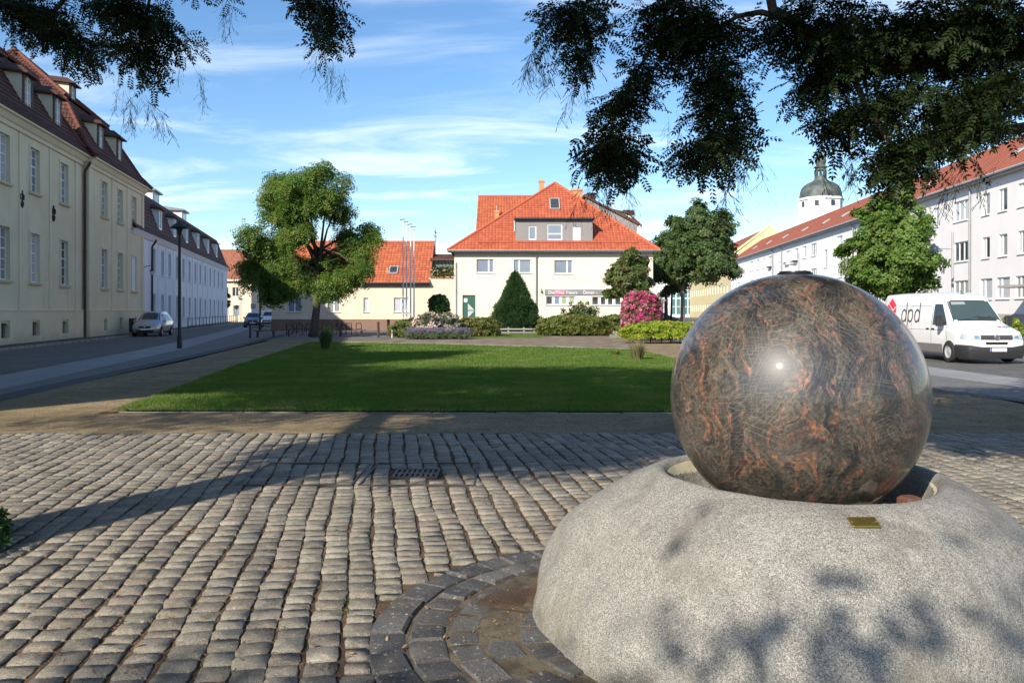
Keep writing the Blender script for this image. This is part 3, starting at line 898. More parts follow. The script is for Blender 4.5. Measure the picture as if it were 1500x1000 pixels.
b = MB(); b.lathe(prof, 144); bl = b.build('ball', MATS['polished_gneiss'], ball, smooth='all')
plain('dark_steel', (0.045, 0.045, 0.05), 0.35, 0.8)
m = MB(); m.lathe([(0.092, BR - .012), (0.096, BR - .004), (0.096, BR + .001), (0.086, BR + .005), (0.07, BR + .006), (0.05, BR + .010), (0.02, BR + .013), (0, BR + .014)], 40)
m.build('cap_plate', MATS['dark_steel'], ball, smooth=35)
m = MB(); m.lathe([(0.078, BR + .0052), (0.079, BR + .010), (0.085, BR + .010), (0.086, BR + .0052)], 40); m.build('cap_ring', MATS['dark_steel'], ball, smooth=35)

# put the plaque on the real slope: find where the line of sight of its place meets the boulder's front
dg = bpy.context.evaluated_depsgraph_get(); dg.update()
o_ = Vector((0, 0, EYE)); d_ = Vector(((1265 - 750) / FOC, 1, (HOR - 767) / FOC)).normalized()
hit, loc, nor, idx, ob, mw = SC.ray_cast(dg, o_, d_)
if hit:
    if nor.dot(d_) > 0: nor = -nor
    plate.location = loc + nor * 0.008
    q = nor.to_track_quat('Z', 'Y')
    xa = Vector((1, 0.05, 0)); xa = (xa - nor * xa.dot(nor)).normalized(); ya = nor.cross(xa)
    plate.rotation_euler = Matrix((xa, ya, nor)).transposed().to_euler()

# ---------------------------------------------------------------- building kit
plaster('plaster_ochre', (0.70, 0.60, 0.40), (0.76, 0.665, 0.46), amount=0.34)
plaster('plaster_ochre_trim', (0.70, 0.62, 0.45), (0.76, 0.68, 0.50), amount=0.2)
plaster('plaster_white', (0.74, 0.76, 0.80), (0.80, 0.81, 0.84), amount=0.12)
plaster('plaster_cream', (0.69, 0.625, 0.49), (0.74, 0.68, 0.54), amount=0.16)
plaster('plaster_peach', (0.66, 0.55, 0.42), (0.71, 0.60, 0.46), amount=0.18)
plaster('plaster_pale', (0.76, 0.735, 0.725), (0.80, 0.775, 0.765), amount=0.16)
plaster('plaster_bright', (0.83, 0.825, 0.82), (0.86, 0.855, 0.85), amount=0.14)
plaster('plaster_yellow', (0.62, 0.51, 0.28), (0.67, 0.56, 0.32), amount=0.06)
plaster('plaster_grey', (0.235, 0.225, 0.225), (0.27, 0.26, 0.255), amount=0.08)
plaster('plinth_grey', (0.36, 0.345, 0.32), (0.42, 0.40, 0.37), amount=0.15)
plaster('plinth_brown', (0.20, 0.125, 0.095), (0.25, 0.155, 0.12), amount=0.15)
tiles('tiles_red', (0.35, 0.082, 0.040), (0.45, 0.118, 0.058), (0.27, 0.068, 0.036), 0.30, 0.36)
tiles('tiles_orange', (0.34, 0.09, 0.042), (0.47, 0.135, 0.062), (0.26, 0.07, 0.04), 0.30, 0.36)
tiles('tiles_old', (0.062, 0.027, 0.021), (0.11, 0.042, 0.03), (0.04, 0.023, 0.02), 0.2, 0.3)
tiles('tiles_brown', (0.075, 0.036, 0.03), (0.12, 0.056, 0.045), (0.045, 0.026, 0.024), 0.2, 0.3)
tiles('tiles_row', (0.36, 0.115, 0.065), (0.43, 0.145, 0.085), (0.30, 0.10, 0.065), 0.3, 0.36)
plain('white_frame', (0.78, 0.78, 0.77), 0.4)
plain('grey_frame', (0.36, 0.36, 0.37), 0.5)
plain('zinc', (0.30, 0.31, 0.31), 0.45, 0.7)
plain('copper_brown', (0.06, 0.035, 0.025), 0.5, 0.3)
plain('dark_wood', (0.045, 0.022, 0.016), 0.7)
plain('black_iron', (0.02, 0.02, 0.022), 0.5, 0.3)
plain('brick_orange', (0.50, 0.25, 0.12), 0.85)
plain('door_green', (0.03, 0.10, 0.07), 0.45)
plain('door_brown', (0.07, 0.04, 0.025), 0.5)
def glass(name, col, rough=0.06, spec=0.6):
    t = NT(name)
    v = t.coord('Object')
    n = t.noise(v, 0.9, 2)
    return t.done(t.mix(n, col, tuple(c * 1.6 for c in col)), rough, t.bump(t.noise(v, 1.4, 2), 0.06, 0.02), spec=spec)
glass('glass', (0.030, 0.036, 0.042))
glass('glass_sky', (0.15, 0.18, 0.23), 0.08)
glass('glass_curtain', (0.20, 0.21, 0.215), 0.12)
glass('glass_lit', (0.36, 0.37, 0.39), 0.1)
glass('glass_blue', (0.13, 0.17, 0.33), 0.12)
glass('glass_green', (0.24, 0.27, 0.18), 0.12)

def wall_panel(m, x0, x1, z0, z1, holes, y=0.0, reveal=0.2):
    """a wall face with real openings and their reveals; holes (x0, x1, z0, z1)"""
    xs = sorted({x0, x1, *[round(v, 4) for h in holes for v in h[:2] if x0 < v < x1]})
    zs = sorted({z0, z1, *[round(v, 4) for h in holes for v in h[2:4] if z0 < v < z1]})
    for i in range(len(xs) - 1):
        for j in range(len(zs) - 1):
            cx, cz = (xs[i] + xs[i + 1]) / 2, (zs[j] + zs[j + 1]) / 2
            if any(h[0] < cx < h[1] and h[2] < cz < h[3] for h in holes): continue
            m.poly((xs[i], y, zs[j]), (xs[i + 1], y, zs[j]), (xs[i + 1], y, zs[j + 1]), (xs[i], y, zs[j + 1]))
    for a, b, c, d in holes:
        a, b, c, d = (round(v, 4) for v in (a, b, c, d))
        e = y + reveal
        m.poly((a, y, c), (a, e, c), (b, e, c), (b, y, c))
        m.poly((a, y, d), (b, y, d), (b, e, d), (a, e, d))
        m.poly((a, y, c), (a, y, d), (a, e, d), (a, e, c))
        m.poly((b, y, c), (b, e, c), (b, e, d), (b, y, d))

WIN = {}
def window(parent, x0, x1, z0, z1, y=0.0, style='pair', frame='white_frame', pane='glass', sill=None, depth=0.13, fw=0.055, sill_out=0.07, flat=False):
    """frame > pane, sill; alike windows share their meshes"""
    w, h = x1 - x0, z1 - z0
    key = (round(w, 2), round(h, 2), style, frame, pane, sill, fw)
    if key not in WIN:
        m = MB(); a = w / 2; d0, d1 = -0.03, 0.04
        m.box(-a, a, d0, d1, 0, fw); m.box(-a, a, d0, d1, h - fw, h); m.box(-a, -a + fw, d0, d1, fw, h - fw); m.box(a - fw, a, d0, d1, fw, h - fw)
        g = fw * 0.6
        def vert(x, t=fw): m.box(x - t / 2, x + t / 2, d0 - .002, d1 - .004, fw, h - fw)
        def horz(z, t=fw): m.box(-a + fw, a - fw, d0 + .004, d1 - .006, z - t / 2, z + t / 2)
        if style == 'pair': vert(0, fw * 1.5)
        elif style == 'pair_left': vert(-w * 0.18, fw * 1.8)
        elif style == 'pair_right': vert(w * 0.2, fw * 1.8)
        elif style == 'triple': vert(-w / 6, fw * 1.3); vert(w / 6, fw * 1.3)
        elif style == 'strip': [vert(-a + w * k / 4, fw * 3.6) for k in (1, 2, 3)]
        elif style == 'cross': vert(0, fw * 1.2); horz(h * 0.66, fw * 1.2); horz(h * 0.33, g); horz(h * 0.83, g)
        elif style == 'bars': vert(0, fw); [horz(h * k / 5, g) for k in (1, 2, 4)]; horz(h * 3 / 5, fw * 1.2)
        elif style == 'stair': [horz(h * k / 3, fw) for k in (1, 2)]
        elif style == 'transom': horz(h * 0.4, fw * 1.2)
        fm = m.mesh('window', MATS[frame])
        pm = MB().box(-a + fw * .5, a - fw * .5, 0.012, 0.03, fw * .5, h - fw * .5).mesh('pane', MATS[pane])
        sm = None
        if sill:
            s = MB(); s.xprism([(-depth - sill_out, -0.05), (-depth - sill_out, -0.012), (0.0, 0.002), (0.0, -0.05)], -a - .06, a + .06); sm = s.mesh('sill', MATS[sill])
        WIN[key] = (fm, pm, sm)
    fm, pm, sm = WIN[key]
    o = link(bpy.data.objects.new('window', fm), parent); o.location = ((x0 + x1) / 2, y + depth, z0)
    pn_ = link(bpy.data.objects.new('pane', pm), parent if flat else o)
    if flat: pn_.location = o.location
    if sm: link(bpy.data.objects.new('sill', sm), o)
    return o

def roof_face(m, A, B, C, D, step=0.36, lip=0.035):
    """courses of tiles between eave A-B and ridge D-C, each lapping over the one below"""
    A, B, C, D = map(Vector, (A, B, C, D))
    n = ((B - A).cross(D - A)).normalized()
    e = (B - A).normalized()
    up = n.cross(e); H = (D - A).dot(up); k = max(1, int(round(H / step)))
    for i in range(k):
        t0, t1 = i / k, (i + 1) / k
        a, b = A.lerp(D, t0), B.lerp(C, t0); c, d = B.lerp(C, t1), A.lerp(D, t1)
        def uv(p): return ((p - A).dot(e), (p - A).dot(up) / H * k * 0.36)
        a2, b2 = a + n * lip, b + n * lip
        r = 0.001
        if (c - d).length < 1e-3: m.uvpoly((a2, b2, d), (uv(a), uv(b), uv(d)))
        else: m.uvpoly((a2, b2, c, d), (uv(a), uv(b), uv(c), uv(d)))
        q = uv(a); s_ = uv(b)
        m.uvpoly((a - n * .002, b - n * .002, b2, a2), ((q[0], q[1] + .01), (s_[0], s_[1] + .01), (s_[0], s_[1] + .02), (q[0], q[1] + .02)))

def ridge_tiles(m, a, b, r=0.13, n=None):
    a, b = Vector(a), Vector(b); L = (b - a).length; k = max(1, int(L / 0.42))
    for i in range(k):
        p, q = a.lerp(b, i / k), a.lerp(b, (i + 1.06) / k)
        m.tube([p, q], [r * 1.06, r * 0.94], 8)

def skylight(parent, base, rz, pitch, w, h):
    """roof window lying in the slope: frame > pane"""
    m = MB(); f = .09
    m.box(-w / 2, w / 2, -h / 2, -h / 2 + f, 0, .12); m.box(-w / 2, w / 2, h / 2 - f, h / 2, 0, .12)
    m.box(-w / 2, -w / 2 + f, -h / 2 + f, h / 2 - f, 0, .12); m.box(w / 2 - f, w / 2, -h / 2 + f, h / 2 - f, 0, .12)
    o = m.build('roof_window', MATS['grey_frame'], parent)
    o.location = base; o.rotation_euler = (pitch, 0, rz)
    MB().box(-w / 2 + f * .6, w / 2 - f * .6, -h / 2 + f * .6, h / 2 - f * .6, .05, .09).build('pane', MATS['glass'], o)
    return o

def downpipe(parent, x, y, z0, z1, mat='zinc', r=0.06, head=True):
    m = MB()
    path = [(x, y - .12, z0), (x, y - .12, z1 - .75)]
    if head: path += [(x, y - .14, z1 - .55), (x, y - .38, z1 - .16), (x, y - .42, z1)]
    m.tube(path, r, 8)
    z = z0 + 0.8
    while z < z1 - 1:
        m.lathe([(r * 1.25, -.03), (r * 1.25, .03)], 8, (x, y - .12, z)); z += 2.2
    return m.build('downpipe', MATS[mat], parent, smooth=40)

def chimney(parent, x, y, z0, z1, w, d, mat='brick_orange', pots=0):
    m = MB(); m.box(x - w / 2, x + w / 2, y - d / 2, y + d / 2, z0, z1 - .22)
    c = m.build('chimney', MATS[mat], parent)
    m = MB(); m.box(x - w / 2 - .06, x + w / 2 + .06, y - d / 2 - .06, y + d / 2 + .06, z1 - .22, z1 - .08); m.box(x - w / 2, x + w / 2, y - d / 2, y + d / 2, z1 - .08, z1)
    m.build('cap', MATS[mat], c)
    if pots:
        m = MB(); m.tube([(x, y, z1), (x, y, z1 + pots)], .09, 10); m.build('flue', MATS['zinc'], c)
    return c

# ---------------------------------------------------------------- the ochre palace on the west side
ux = Vector((-0.1917, 1, 0)).normalized()
Y0 = 2.0                                                   # facade starts out of the frame
P0 = Vector((-16.45 - 0.1917 * Y0, Y0, 0))
LEN = (62.6 - Y0) * math.sqrt(1 + 0.1917 ** 2)
def sy(y): return (y - Y0) * math.sqrt(1 + 0.1917 ** 2)
pal = thing('baroque_palace', 'long ochre baroque palace with dark red mansard roof and dormers', 'palace', P0, math.atan2(ux.y, ux.x))
EZ = 11.05
wins_y = [3.6, 7.2, 10.8, 14.4, 18.0, 21.6, 25.2, 28.8, 32.4, 35.4, 38.35, 42.05, 46.3]
wins_r = [52.75, 56.3, 59.85]
SEP = sy(49.6)                                               # where the end wing steps forward
m = MB(); holes, hb = [], []
for yv in wins_y:
    s = sy(yv)
    holes += [(s - .62, s + .62, 7.75, 10.0), (s - .62, s + .62, 3.15, 5.65)]
    hb.append((s - .5, s + .5, 0.42, 1.12))
wall_panel(m, -0.0, SEP, 0.1, EZ, holes + hb, 0.0, 0.24)
WY = -0.28
holes2, hb2 = [], []
for yv in wins_r:
    s = sy(yv)
    holes2 += [(s - .58, s + .58, 7.75, 10.0), (s - .58, s + .58, 3.15, 5.65)]
    hb2.append((s - .34, s + .34, 0.42, 1.12))
wall_panel(m, SEP, LEN, 0.1, EZ, holes2 + hb2, WY, 0.24)
m.poly((SEP, 0, .1), (SEP, WY, .1), (SEP, WY, EZ), (SEP, 0, EZ))
m.poly((LEN, WY, .1), (LEN, 13, .1), (LEN, 13, EZ), (LEN, WY, EZ))
m.poly((0, 13, .1), (0, 0, .1), (0, 0, EZ), (0, 13, EZ)); m.poly((LEN, 13, .1), (0, 13, .1), (0, 13, EZ), (LEN, 13, EZ))
m.build('wall', MATS['plaster_ochre'], pal)
# trim: plinth, pilaster strips, string, eaves cornice
m = MB()
def plinth(x0, x1, y, hs):
    xs = [x0] + [v for h in hs for v in (h[0], h[1])] + [x1]
    for i in range(0, len(xs), 2): m.box(xs[i], xs[i + 1], y - .09, y - .002, .1, 1.68)
    for h in hs: m.box(h[0], h[1], y - .09, y - .002, h[3] + .1, 1.68); m.box(h[0], h[1], y - .09, y - .002, .1, h[2])
    m.box(x0, x1, y - .12, y - .003, 1.683, 1.74)
plinth(0, SEP - .02, 0, hb); plinth(SEP, LEN, WY, hb2)
m.build('plinth', MATS['plaster_ochre'], pal)
m = MB()
def strip_at(s, y, w=.32): m.box(s - w / 2, s + w / 2, y - .05, y - .002, 1.745, EZ - .62)
for a, b in zip(wins_y[:-1], wins_y[1:]): strip_at(sy((a + b) / 2), 0)
strip_at(sy(48.3), 0, .4)
for yv in (54.5, 58.1): strip_at(sy(yv), WY)
strip_at(SEP + .3, WY, .56); strip_at(LEN - .3, WY, .56)
for (x0, x1, y) in ((0, SEP - .02, 0), (SEP, LEN + .05, WY)):
    m.xprism([(y - .002, EZ - .6), (y - .09, EZ - .6), (y - .12, EZ - .42), (y - .2, EZ - .36), (y - .34, EZ - .14), (y - .46, EZ - .1), (y - .46, EZ), (y - .002, EZ)], x0, x1)
m.build('pilasters_and_cornice', MATS['plaster_ochre_trim'], pal)
SURR = {}
def surround(o, w, h):
    k = (round(w, 2), round(h, 2))
    if k not in SURR:
        m = MB(); a, q, e = w / 2, .13, .035; y = -.17
        m.box(-a - q, -a - .002, y - e, y - .002, -.02, h + q); m.box(a + .002, a + q, y - e, y - .002, -.02, h + q); m.box(-a - .002, a + .002, y - e, y - .0025, h + .002, h + q)
        SURR[k] = m.mesh('surround', MATS['plaster_ochre_trim'])
        m = MB(); m.xprism([(y - .12, -.14), (y - .15, -.04), (y - .15, -.02), (y + .1, 0), (y + .1, -.14)], -a - .2, a + .2)
        SURR[k, 1] = m.mesh('sill', MATS['plaster_ochre_trim'])
    link(bpy.data.objects.new('surround', SURR[k]), o); link(bpy.data.objects.new('sill', SURR[k, 1]), o)
for h, y in [(h, 0) for h in holes] + [(h, WY) for h in holes2]:
    o = window(pal, *h, y, 'bars', 'white_frame', random.choice(('glass_curtain', 'glass_curtain', 'glass_lit', 'glass_sky', 'glass')), depth=.17, fw=.06)
    surround(o, h[1] - h[0], h[3] - h[2])
for h, y in [(h, 0) for h in hb] + [(h, WY) for h in hb2]:
    # cellar window: an arched recess with an iron grille
    m = MB(); w = (h[1] - h[0]) / 2
    m.box(-w, w, .0, .02, 0, h[3] - h[2]); o = m.build('cellar_window', MATS['pit_black'], pal); o.location = ((h[0] + h[1]) / 2, y + .2, h[2])
    g_ = MB()
    for k in range(5): g_.box(-w + (k + .5) * 2 * w / 5 - .012, -w + (k + .5) * 2 * w / 5 + .012, -.10, -.08, 0, h[3] - h[2])
    for k in range(3): g_.box(-w, w, -.075, -.06, (k + .7) * .22 - .01, (k + .7) * .22 + .01)
    g_.build('grille', MATS['zinc'], o)
    ar = MB()
    pts = [(-w, h[3] - h[2] + .0)] + [(-w * math.cos(q), h[3] - h[2] + 0.0 - .16 * (1 - math.sin(q))) for q in np.linspace(0, math.pi, 9)] + [(w, h[3] - h[2])]
    ar.yprism([(x, z) for x, z in reversed(pts)], -.205, -.19); ar.build('arch', MATS['plaster_ochre'], o)
# wall ties: forged ornamental anchors
for yv, z in ((40.35, 7.2), (44.6, 7.0)):
    m = MB(); s = sy(yv)
    m.tube([(s, -.05, z - .45), (s, -.05, z + .42)], .045, 6)
    for q in (1, -1):
        m.tube([(s + q * .05, -.05, z + .25), (s + q * .22, -.05, z + .2), (s + q * .2, -.05, z - .02), (s + q * .04, -.05, z)], .04, 6)
        m.tube([(s + q * .03, -.05, z - .12), (s + q * .17, -.05, z - .16), (s + q * .13, -.05, z - .33), (s, -.05, z - .42)], .035, 6)
    m.build('wall_anchor', MATS['black_iron'], pal, smooth=50)
downpipe(pal, SEP - .16, -.02, .1, EZ - .35, 'copper_brown', .08)
# mansard: steep lower slope, flatter top, hipped round the ends of both parts
def mansard(m, rd, x0, x1, y0, y1, z, ov=.5, s1=2.1, h1=4.1, s2=6.2, h2=3.6, mat_lip=.03):
    a = [(x0 - ov, y0 - ov), (x1 + ov, y0 - ov), (x1 + ov, y1 + ov), (x0 - ov, y1 + ov)]
    f = [(x0 - ov + .7, y0 - ov + .7), (x1 + ov - .7, y0 - ov + .7), (x1 + ov - .7, y1 + ov - .7), (x0 - ov + .7, y1 + ov - .7)]
    b = [(x0 + s1, y0 + s1), (x1 - s1, y0 + s1), (x1 - s1, y1 - s1), (x0 + s1, y1 - s1)]
    ry = (y0 + y1) / 2
    top = [(x0 + s2, ry), (x1 - s2, ry)]
    zf = z + .75
    for i in range(4):
        j = (i + 1) % 4
        roof_face(m, (*a[i], z), (*a[j], z), (*f[j], zf), (*f[i], zf))
        roof_face(m, (*f[i], zf), (*f[j], zf), (*b[j], z + h1), (*b[i], z + h1))
    zt = z + h1 + h2
    b2 = [(p[0] + (-.16 if k in (0, 3) else .16), p[1] + (-.16 if k < 2 else .16)) for k, p in enumerate(b)]
    zb = z + h1 + .02
    roof_face(m, (*b2[0], zb), (*b2[1], zb), (*top[1], zt), (*top[0], zt)); roof_face(m, (*b2[2], zb), (*b2[3], zb), (*top[0], zt), (*top[1], zt))
    roof_face(m, (*b2[1], zb), (*b2[2], zb), (*top[1], zt), (*top[1], zt)); roof_face(m, (*b2[3], zb), (*b2[0], zb), (*top[0], zt), (*top[0], zt))
    for i in range(4):
        for p, q, z0, z1 in ((a, f, z + .04, zf + .04), (f, b, zf + .04, z + h1 + .04)):
            ridge_tiles(rd, (*p[i], z0), (*q[i], z1))
    ridge_tiles(rd, (*b2[0], zb + .05), (*top[0], zt + .04)); ridge_tiles(rd, (*b2[1], zb + .05), (*top[1], zt + .04)); ridge_tiles(rd, (*top[0], zt + .05), (*top[1], zt + .05))
m, rd = MB(), MB()
mansard(m, rd, 0, SEP + .3, 0, 13, EZ)
mansard(m, rd, SEP + .25, LEN, WY, 13, EZ + .02, s2=6.4, h2=4.1)
rf = m.build('roof', MATS['tiles_old'], pal)
tiles('ridge_red', (0.11, 0.036, 0.025), (0.15, 0.048, 0.031), (0.06, 0.028, 0.024))
tag(rd.build('ridge_tiles', MATS['ridge_red'], rf, smooth=50), kind='stuff')
chimney(pal, sy(43.2), 4.4, EZ + 4.5, EZ + 8.2, .9, .7)
def dormer(parent, s, y, z, w, h, dep, rise=.55, arch=True, wall='plaster_ochre_trim', roof='dark_wood', pane='glass_lit', slope=None, over=.22):
    """dormer: front, cheeks, hipped hood; window with arched head"""
    a = w / 2
    f = MB(); fw = w * .17
    f.box(-a, -a + fw, -.05, .04, -.02, h); f.box(a - fw, a, -.05, .04, -.02, h); f.box(-a + fw, a - fw, -.05, .04, -.02, .1)
    ww = a - fw
    pts = [(-ww, h), (-ww, h - .42)] + [(-ww * math.cos(q), h - .42 + .3 * math.sin(q)) for q in np.linspace(0, math.pi, 9)][1:-1] + [(ww, h - .42), (ww, h)]
    f.yprism(pts, -.05, .04); o = f.build('dormer', MATS['dark_wood' if arch else 'white_frame'], parent); o.location = (s, y, z)
    for e_ in (-1, 1):
        d = MB(); d.poly(*[(e_ * a, 0, 0), (e_ * a, 0, h), (e_ * a, dep, h)][::-e_]); d.build('cheek', MATS[wall], o)
    w_ = MB(); t = .05
    w_.box(-ww, -ww + t, -.02, .03, .1, h - .42); w_.box(ww - t, ww, -.02, .03, .1, h - .42); w_.box(-ww + t, ww - t, -.02, .03, .1, .1 + t)
    w_.box(-t / 2, t / 2, -.025, .028, .1 + t, h - .16)
    for k in (.28, .52, .76): w_.box(-ww + t, ww - t, -.018, .022, h * k - .015, h * k + .015)
    prev = None
    for q in np.linspace(0, math.pi, 9):
        p = (-ww * math.cos(q), h - .42 + .3 * math.sin(q))
        if prev: w_.tube([(prev[0], .0, prev[1]), (p[0], .0, p[1])], .03, 4)
        prev = p
    wo = w_.build('window', MATS['white_frame'], o)
    p_ = MB(); p_.yprism([(-ww, .1), (ww, .1), (ww, h - .42)] + [(ww * math.cos(q), h - .42 + .3 * math.sin(q)) for q in np.linspace(0, math.pi, 9)][1:-1] + [(-ww, h - .42)], .032, .05)
    pn = p_.build('pane', MATS[pane], o)
    r_ = MB(); e = over; zz = h
    A, B = (-a - e, -e - .1, zz), (a + e, -e - .1, zz)
    C, D = (a + e, dep + .6, zz + .25), (-a - e, dep + .6, zz + .25)
    R0, R1 = (0, a * .55, zz + rise), (0, dep + 1.5, zz + rise + .25)
    r_.poly(A, B, R0); r_.poly(B, C, R1, R0); r_.poly(D, A, R0, R1)
    A2, B2, C2, D2 = [(p[0], p[1], p[2] - .1) for p in (A, B, C, D)]
    r_.poly(B2, A2, D2, C2); r_.poly(A2, B2, B, A); r_.poly(B2, C2, C, B); r_.poly(D2, A2, A, D)
    r_.build('dormer_roof', MATS[roof], o)
    return o
tiles('hood_tiles', (0.05, 0.025, 0.02), (0.085, 0.04, 0.03), (0.03, 0.02, 0.018))
for yv in (5, 9.3, 13.5, 17.8, 22, 26.3, 30.4, 34.4, 38.3, 42.35, 46.6): dormer(pal, sy(yv), .45, EZ + .85, 1.25, 1.95, 1.35, roof='hood_tiles')
for yv in (53.6, 57.9): dormer(pal, sy(yv), .2, EZ + .85, 1.2, 1.95, 1.35, roof='hood_tiles')
for yv, z, y in ((41.0, EZ + 4.6, 2.6), (33.0, EZ + 4.6, 2.6), (54.6, EZ + 4.35, 2.2)): dormer(pal, sy(yv), y, z, 1.15, 1.25, 1.9, .45, roof='hood_tiles')
# iron lantern on a bracket by the corner
m = MB(); s = LEN - .05
lan = thing('wall_lantern', 'old black iron lantern on a bracket at the ochre palace corner', 'lantern', pal.matrix_basis @ Vector((s, WY, 5.0)), pal.rotation_euler.z)
m.tube([(0, -.02, 0), (0, -.3, .12), (0, -.62, .1), (0, -.62, -.06)], .025, 6); m.box(-.05, .05, -.05, -.01, -.2, .2)
m.build('bracket', MATS['black_iron'], lan, smooth=50)
m = MB(); m.lathe([(.10, -.62), (.10, -.60), (.17, -.24), (.02, -.06), (0, -.05)], 6, (0, -.62, 0)); m.build('lamp_head', MATS['black_iron'], lan)
m = MB(); m.lathe([(.112, -.58), (.166, -.26)], 6, (0, -.62, 0)); m.build('glass', MATS['glass_lit'], lan)

# ---------------------------------------------------------------- the white house beyond it
ux = Vector((-0.2255, 1, 0)).normalized(); q_ = math.sqrt(1 + .2255 ** 2)
P1 = Vector((-28.5 + 0.2255 * 0.2 , 62.4, 0)) + Vector((0, .9, 0))
def sw(y): return (y - P1.y) * q_
LW = sw(116.0); EW = 7.7
wh = thing('white_mansion', 'long white two storey mansion with brown mansard roof and small dormers', 'mansion', P1, math.atan2(ux.y, ux.x))
m = MB(); holes = []
WX = [17152 / d for d in (256, 243.4, 233, 222, 212.6, 203.6, 195, 187.7, 180.4, 173, 167, 161, 155)]
for yv in WX: s = sw(yv); holes += [(s - .52, s + .52, 4.75, 6.75), (s - .52, s + .52, 0.95, 3.0)]
wall_panel(m, -4, LW, .1, EW, holes, 0, .22)
m.poly((LW, 0, .1), (LW, 10, .1), (LW, 10, EW), (LW, 0, EW)); m.poly((-4, 10, .1), (-4, 0, .1), (-4, 0, EW), (-4, 10, EW)); m.poly((LW, 10, .1), (-4, 10, .1), (-4, 10, EW), (LW, 10, EW))
m.build('wall', MATS['plaster_white'], wh)
plain('white_trim', (0.78, 0.79, 0.82), 0.8)
m = MB()
for a, b in zip(WX[:-1], WX[1:]):
    s = sw((a + b) / 2); m.box(s - .16, s + .16, -.05, -.002, .5, EW - .45)
m.box(sw(WX[0]) - 2.0, sw(WX[0]) - 1.6, -.05, -.002, .5, EW - .45)
m.xprism([(-.002, EW - .42), (-.1, EW - .4), (-.3, EW - .1), (-.36, EW - .08), (-.36, EW), (-.002, EW)], -4, LW + .3)
m.box(-4, LW, -.08, -.0025, .1, .5)
for h in holes:
    a, b, c, d = h
    m.box(a - .1, a - .002, -.035, -.002, c, d + .12); m.box(b + .002, b + .1, -.035, -.002, c, d + .12)
    m.yprism([(a - .1, d + .122), ((a + b) / 2, d + .3), (b + .1, d + .122)][::-1], -.06, -.002)
    m.box(a - .16, b + .16, -.12, -.0025, c - .1, c - .002)
m.build('pilasters_and_cornice', MATS['white_trim'], wh)
for h in holes: window(wh, *h, 0, 'cross', 'grey_frame', 'glass', depth=.15, fw=.07)
m = MB(); s1, h1 = 1.2, 3.75
ov = .4
b = [(-4, s1), (LW - s1, s1), (LW - s1, 10 - s1), (-4, 10 - s1)]; a = [(-4, -ov), (LW + ov, -ov), (LW + ov, 10 + ov), (-4, 10 + ov)]
f = [(-4, .1), (LW - .1, .1), (LW - .1, 9.9), (-4, 9.9)]
for i in (0, 1, 2):
    j = i + 1
    roof_face(m, (*a[i], EW), (*a[j], EW), (*f[j], EW + .6), (*f[i], EW + .6)); roof_face(m, (*f[i], EW + .6), (*f[j], EW + .6), (*b[j], EW + h1), (*b[i], EW + h1))
roof_face(m, (*b[0], EW + h1), (*b[1], EW + h1), (LW - 5, 5, EW + h1 + 1.6), (-4, 5, EW + h1 + 1.6)); roof_face(m, (*b[2], EW + h1), (*b[3], EW + h1), (-4, 5, EW + h1 + 1.6), (LW - 5, 5, EW + h1 + 1.6))
roof_face(m, (*b[1], EW + h1), (*b[2], EW + h1), (LW - 5, 5, EW + h1 + 1.6), (LW - 5, 5, EW + h1 + 1.6))
rf = m.build('roof', MATS['tiles_brown'], wh)
for px_ in (228.5, 250, 268, 285, 300, 312.5):
    d_ = 14.75 / ((478.5 - px_) / 1200); dormer(wh, sw(d_ - .3), .2, EW + .95, 1.2, 1.75, 1.1, .4, False, 'white_trim', 'hood_tiles', 'glass', over=.25)
for yv in (76.5, 91.5):
    o = MB(); o.box(-1.5, 1.5, 0, 3, 0, 1.1); o = o.build('attic_dormer', MATS['white_trim'], wh); o.location = (sw(yv), 1.7, EW + h1 + .1)
    k = MB(); k.xprism([(-.3, 1.1), (-.3, 1.25), (3.2, 1.7), (3.2, 1.1)], -1.75, 1.75); k.build('dormer_roof', MATS['zinc'], o)
    k = MB(); k.box(-.9, .9, -.02, -.002, .25, .95); k.build('pane', MATS['glass'], o)
downpipe(wh, sw(WX[0]) - 1.3, 0, .1, EW - .3, 'black_iron', .08)
# iron railing in front of the white house
rl = thing('iron_railing', 'low black iron railing along the foot of the white mansion', 'railing', P1 + ux * sw(74) , math.atan2(ux.y, ux.x))
L = sw(115) - sw(74)
m = MB(); m.box(0, L, -1.52, -1.48, .95, 1.0); m.box(0, L, -1.52, -1.48, .28, .33); m.build('rail', MATS['black_iron'], rl)
pm = MB().box(-.03, .03, -1.53, -1.47, .1, 1.12).mesh('post', MATS['black_iron'])
for k in range(19): o = link(bpy.data.objects.new('post', pm), rl); o.location = (k * L / 18, 0, 0)

# ---------------------------------------------------------------- the corner house at the end of the west street
fh = thing('corner_house', 'peach rendered house with hipped brown tile roof at the street end', 'house', (-49, 126, 0), 0)
FX1, FE = 8.9, 6.5                                         # right corner, eave
m = MB(); holes = [(FX1 - 4.45, FX1 - 3.45, .9, 2.5), (FX1 - 2.75, FX1 - 1.75, .9, 2.5), (FX1 - 4.45, FX1 - 3.5, 3.9, 5.3), (FX1 - 2.9, FX1 - 1.95, 3.9, 5.3), (FX1 - 7.4, FX1 - 6.4, 3.9, 5.3), (FX1 - 7.4, FX1 - 6.4, .9, 2.5)]
wall_panel(m, -2, FX1, 0, FE, holes)
m.poly((FX1, 0, 0), (FX1 + 2.2, 16, 0), (FX1 + 2.2, 16, FE), (FX1, 0, FE)); m.poly((-2, 16, 0), (-2, 0, 0), (-2, 0, FE), (-2, 16, FE))
m.build('wall', MATS['plaster_peach'], fh)
for k, h in enumerate(holes): window(fh, *h, 0, 'pair', 'white_frame', 'glass_curtain' if k < 2 else 'glass')
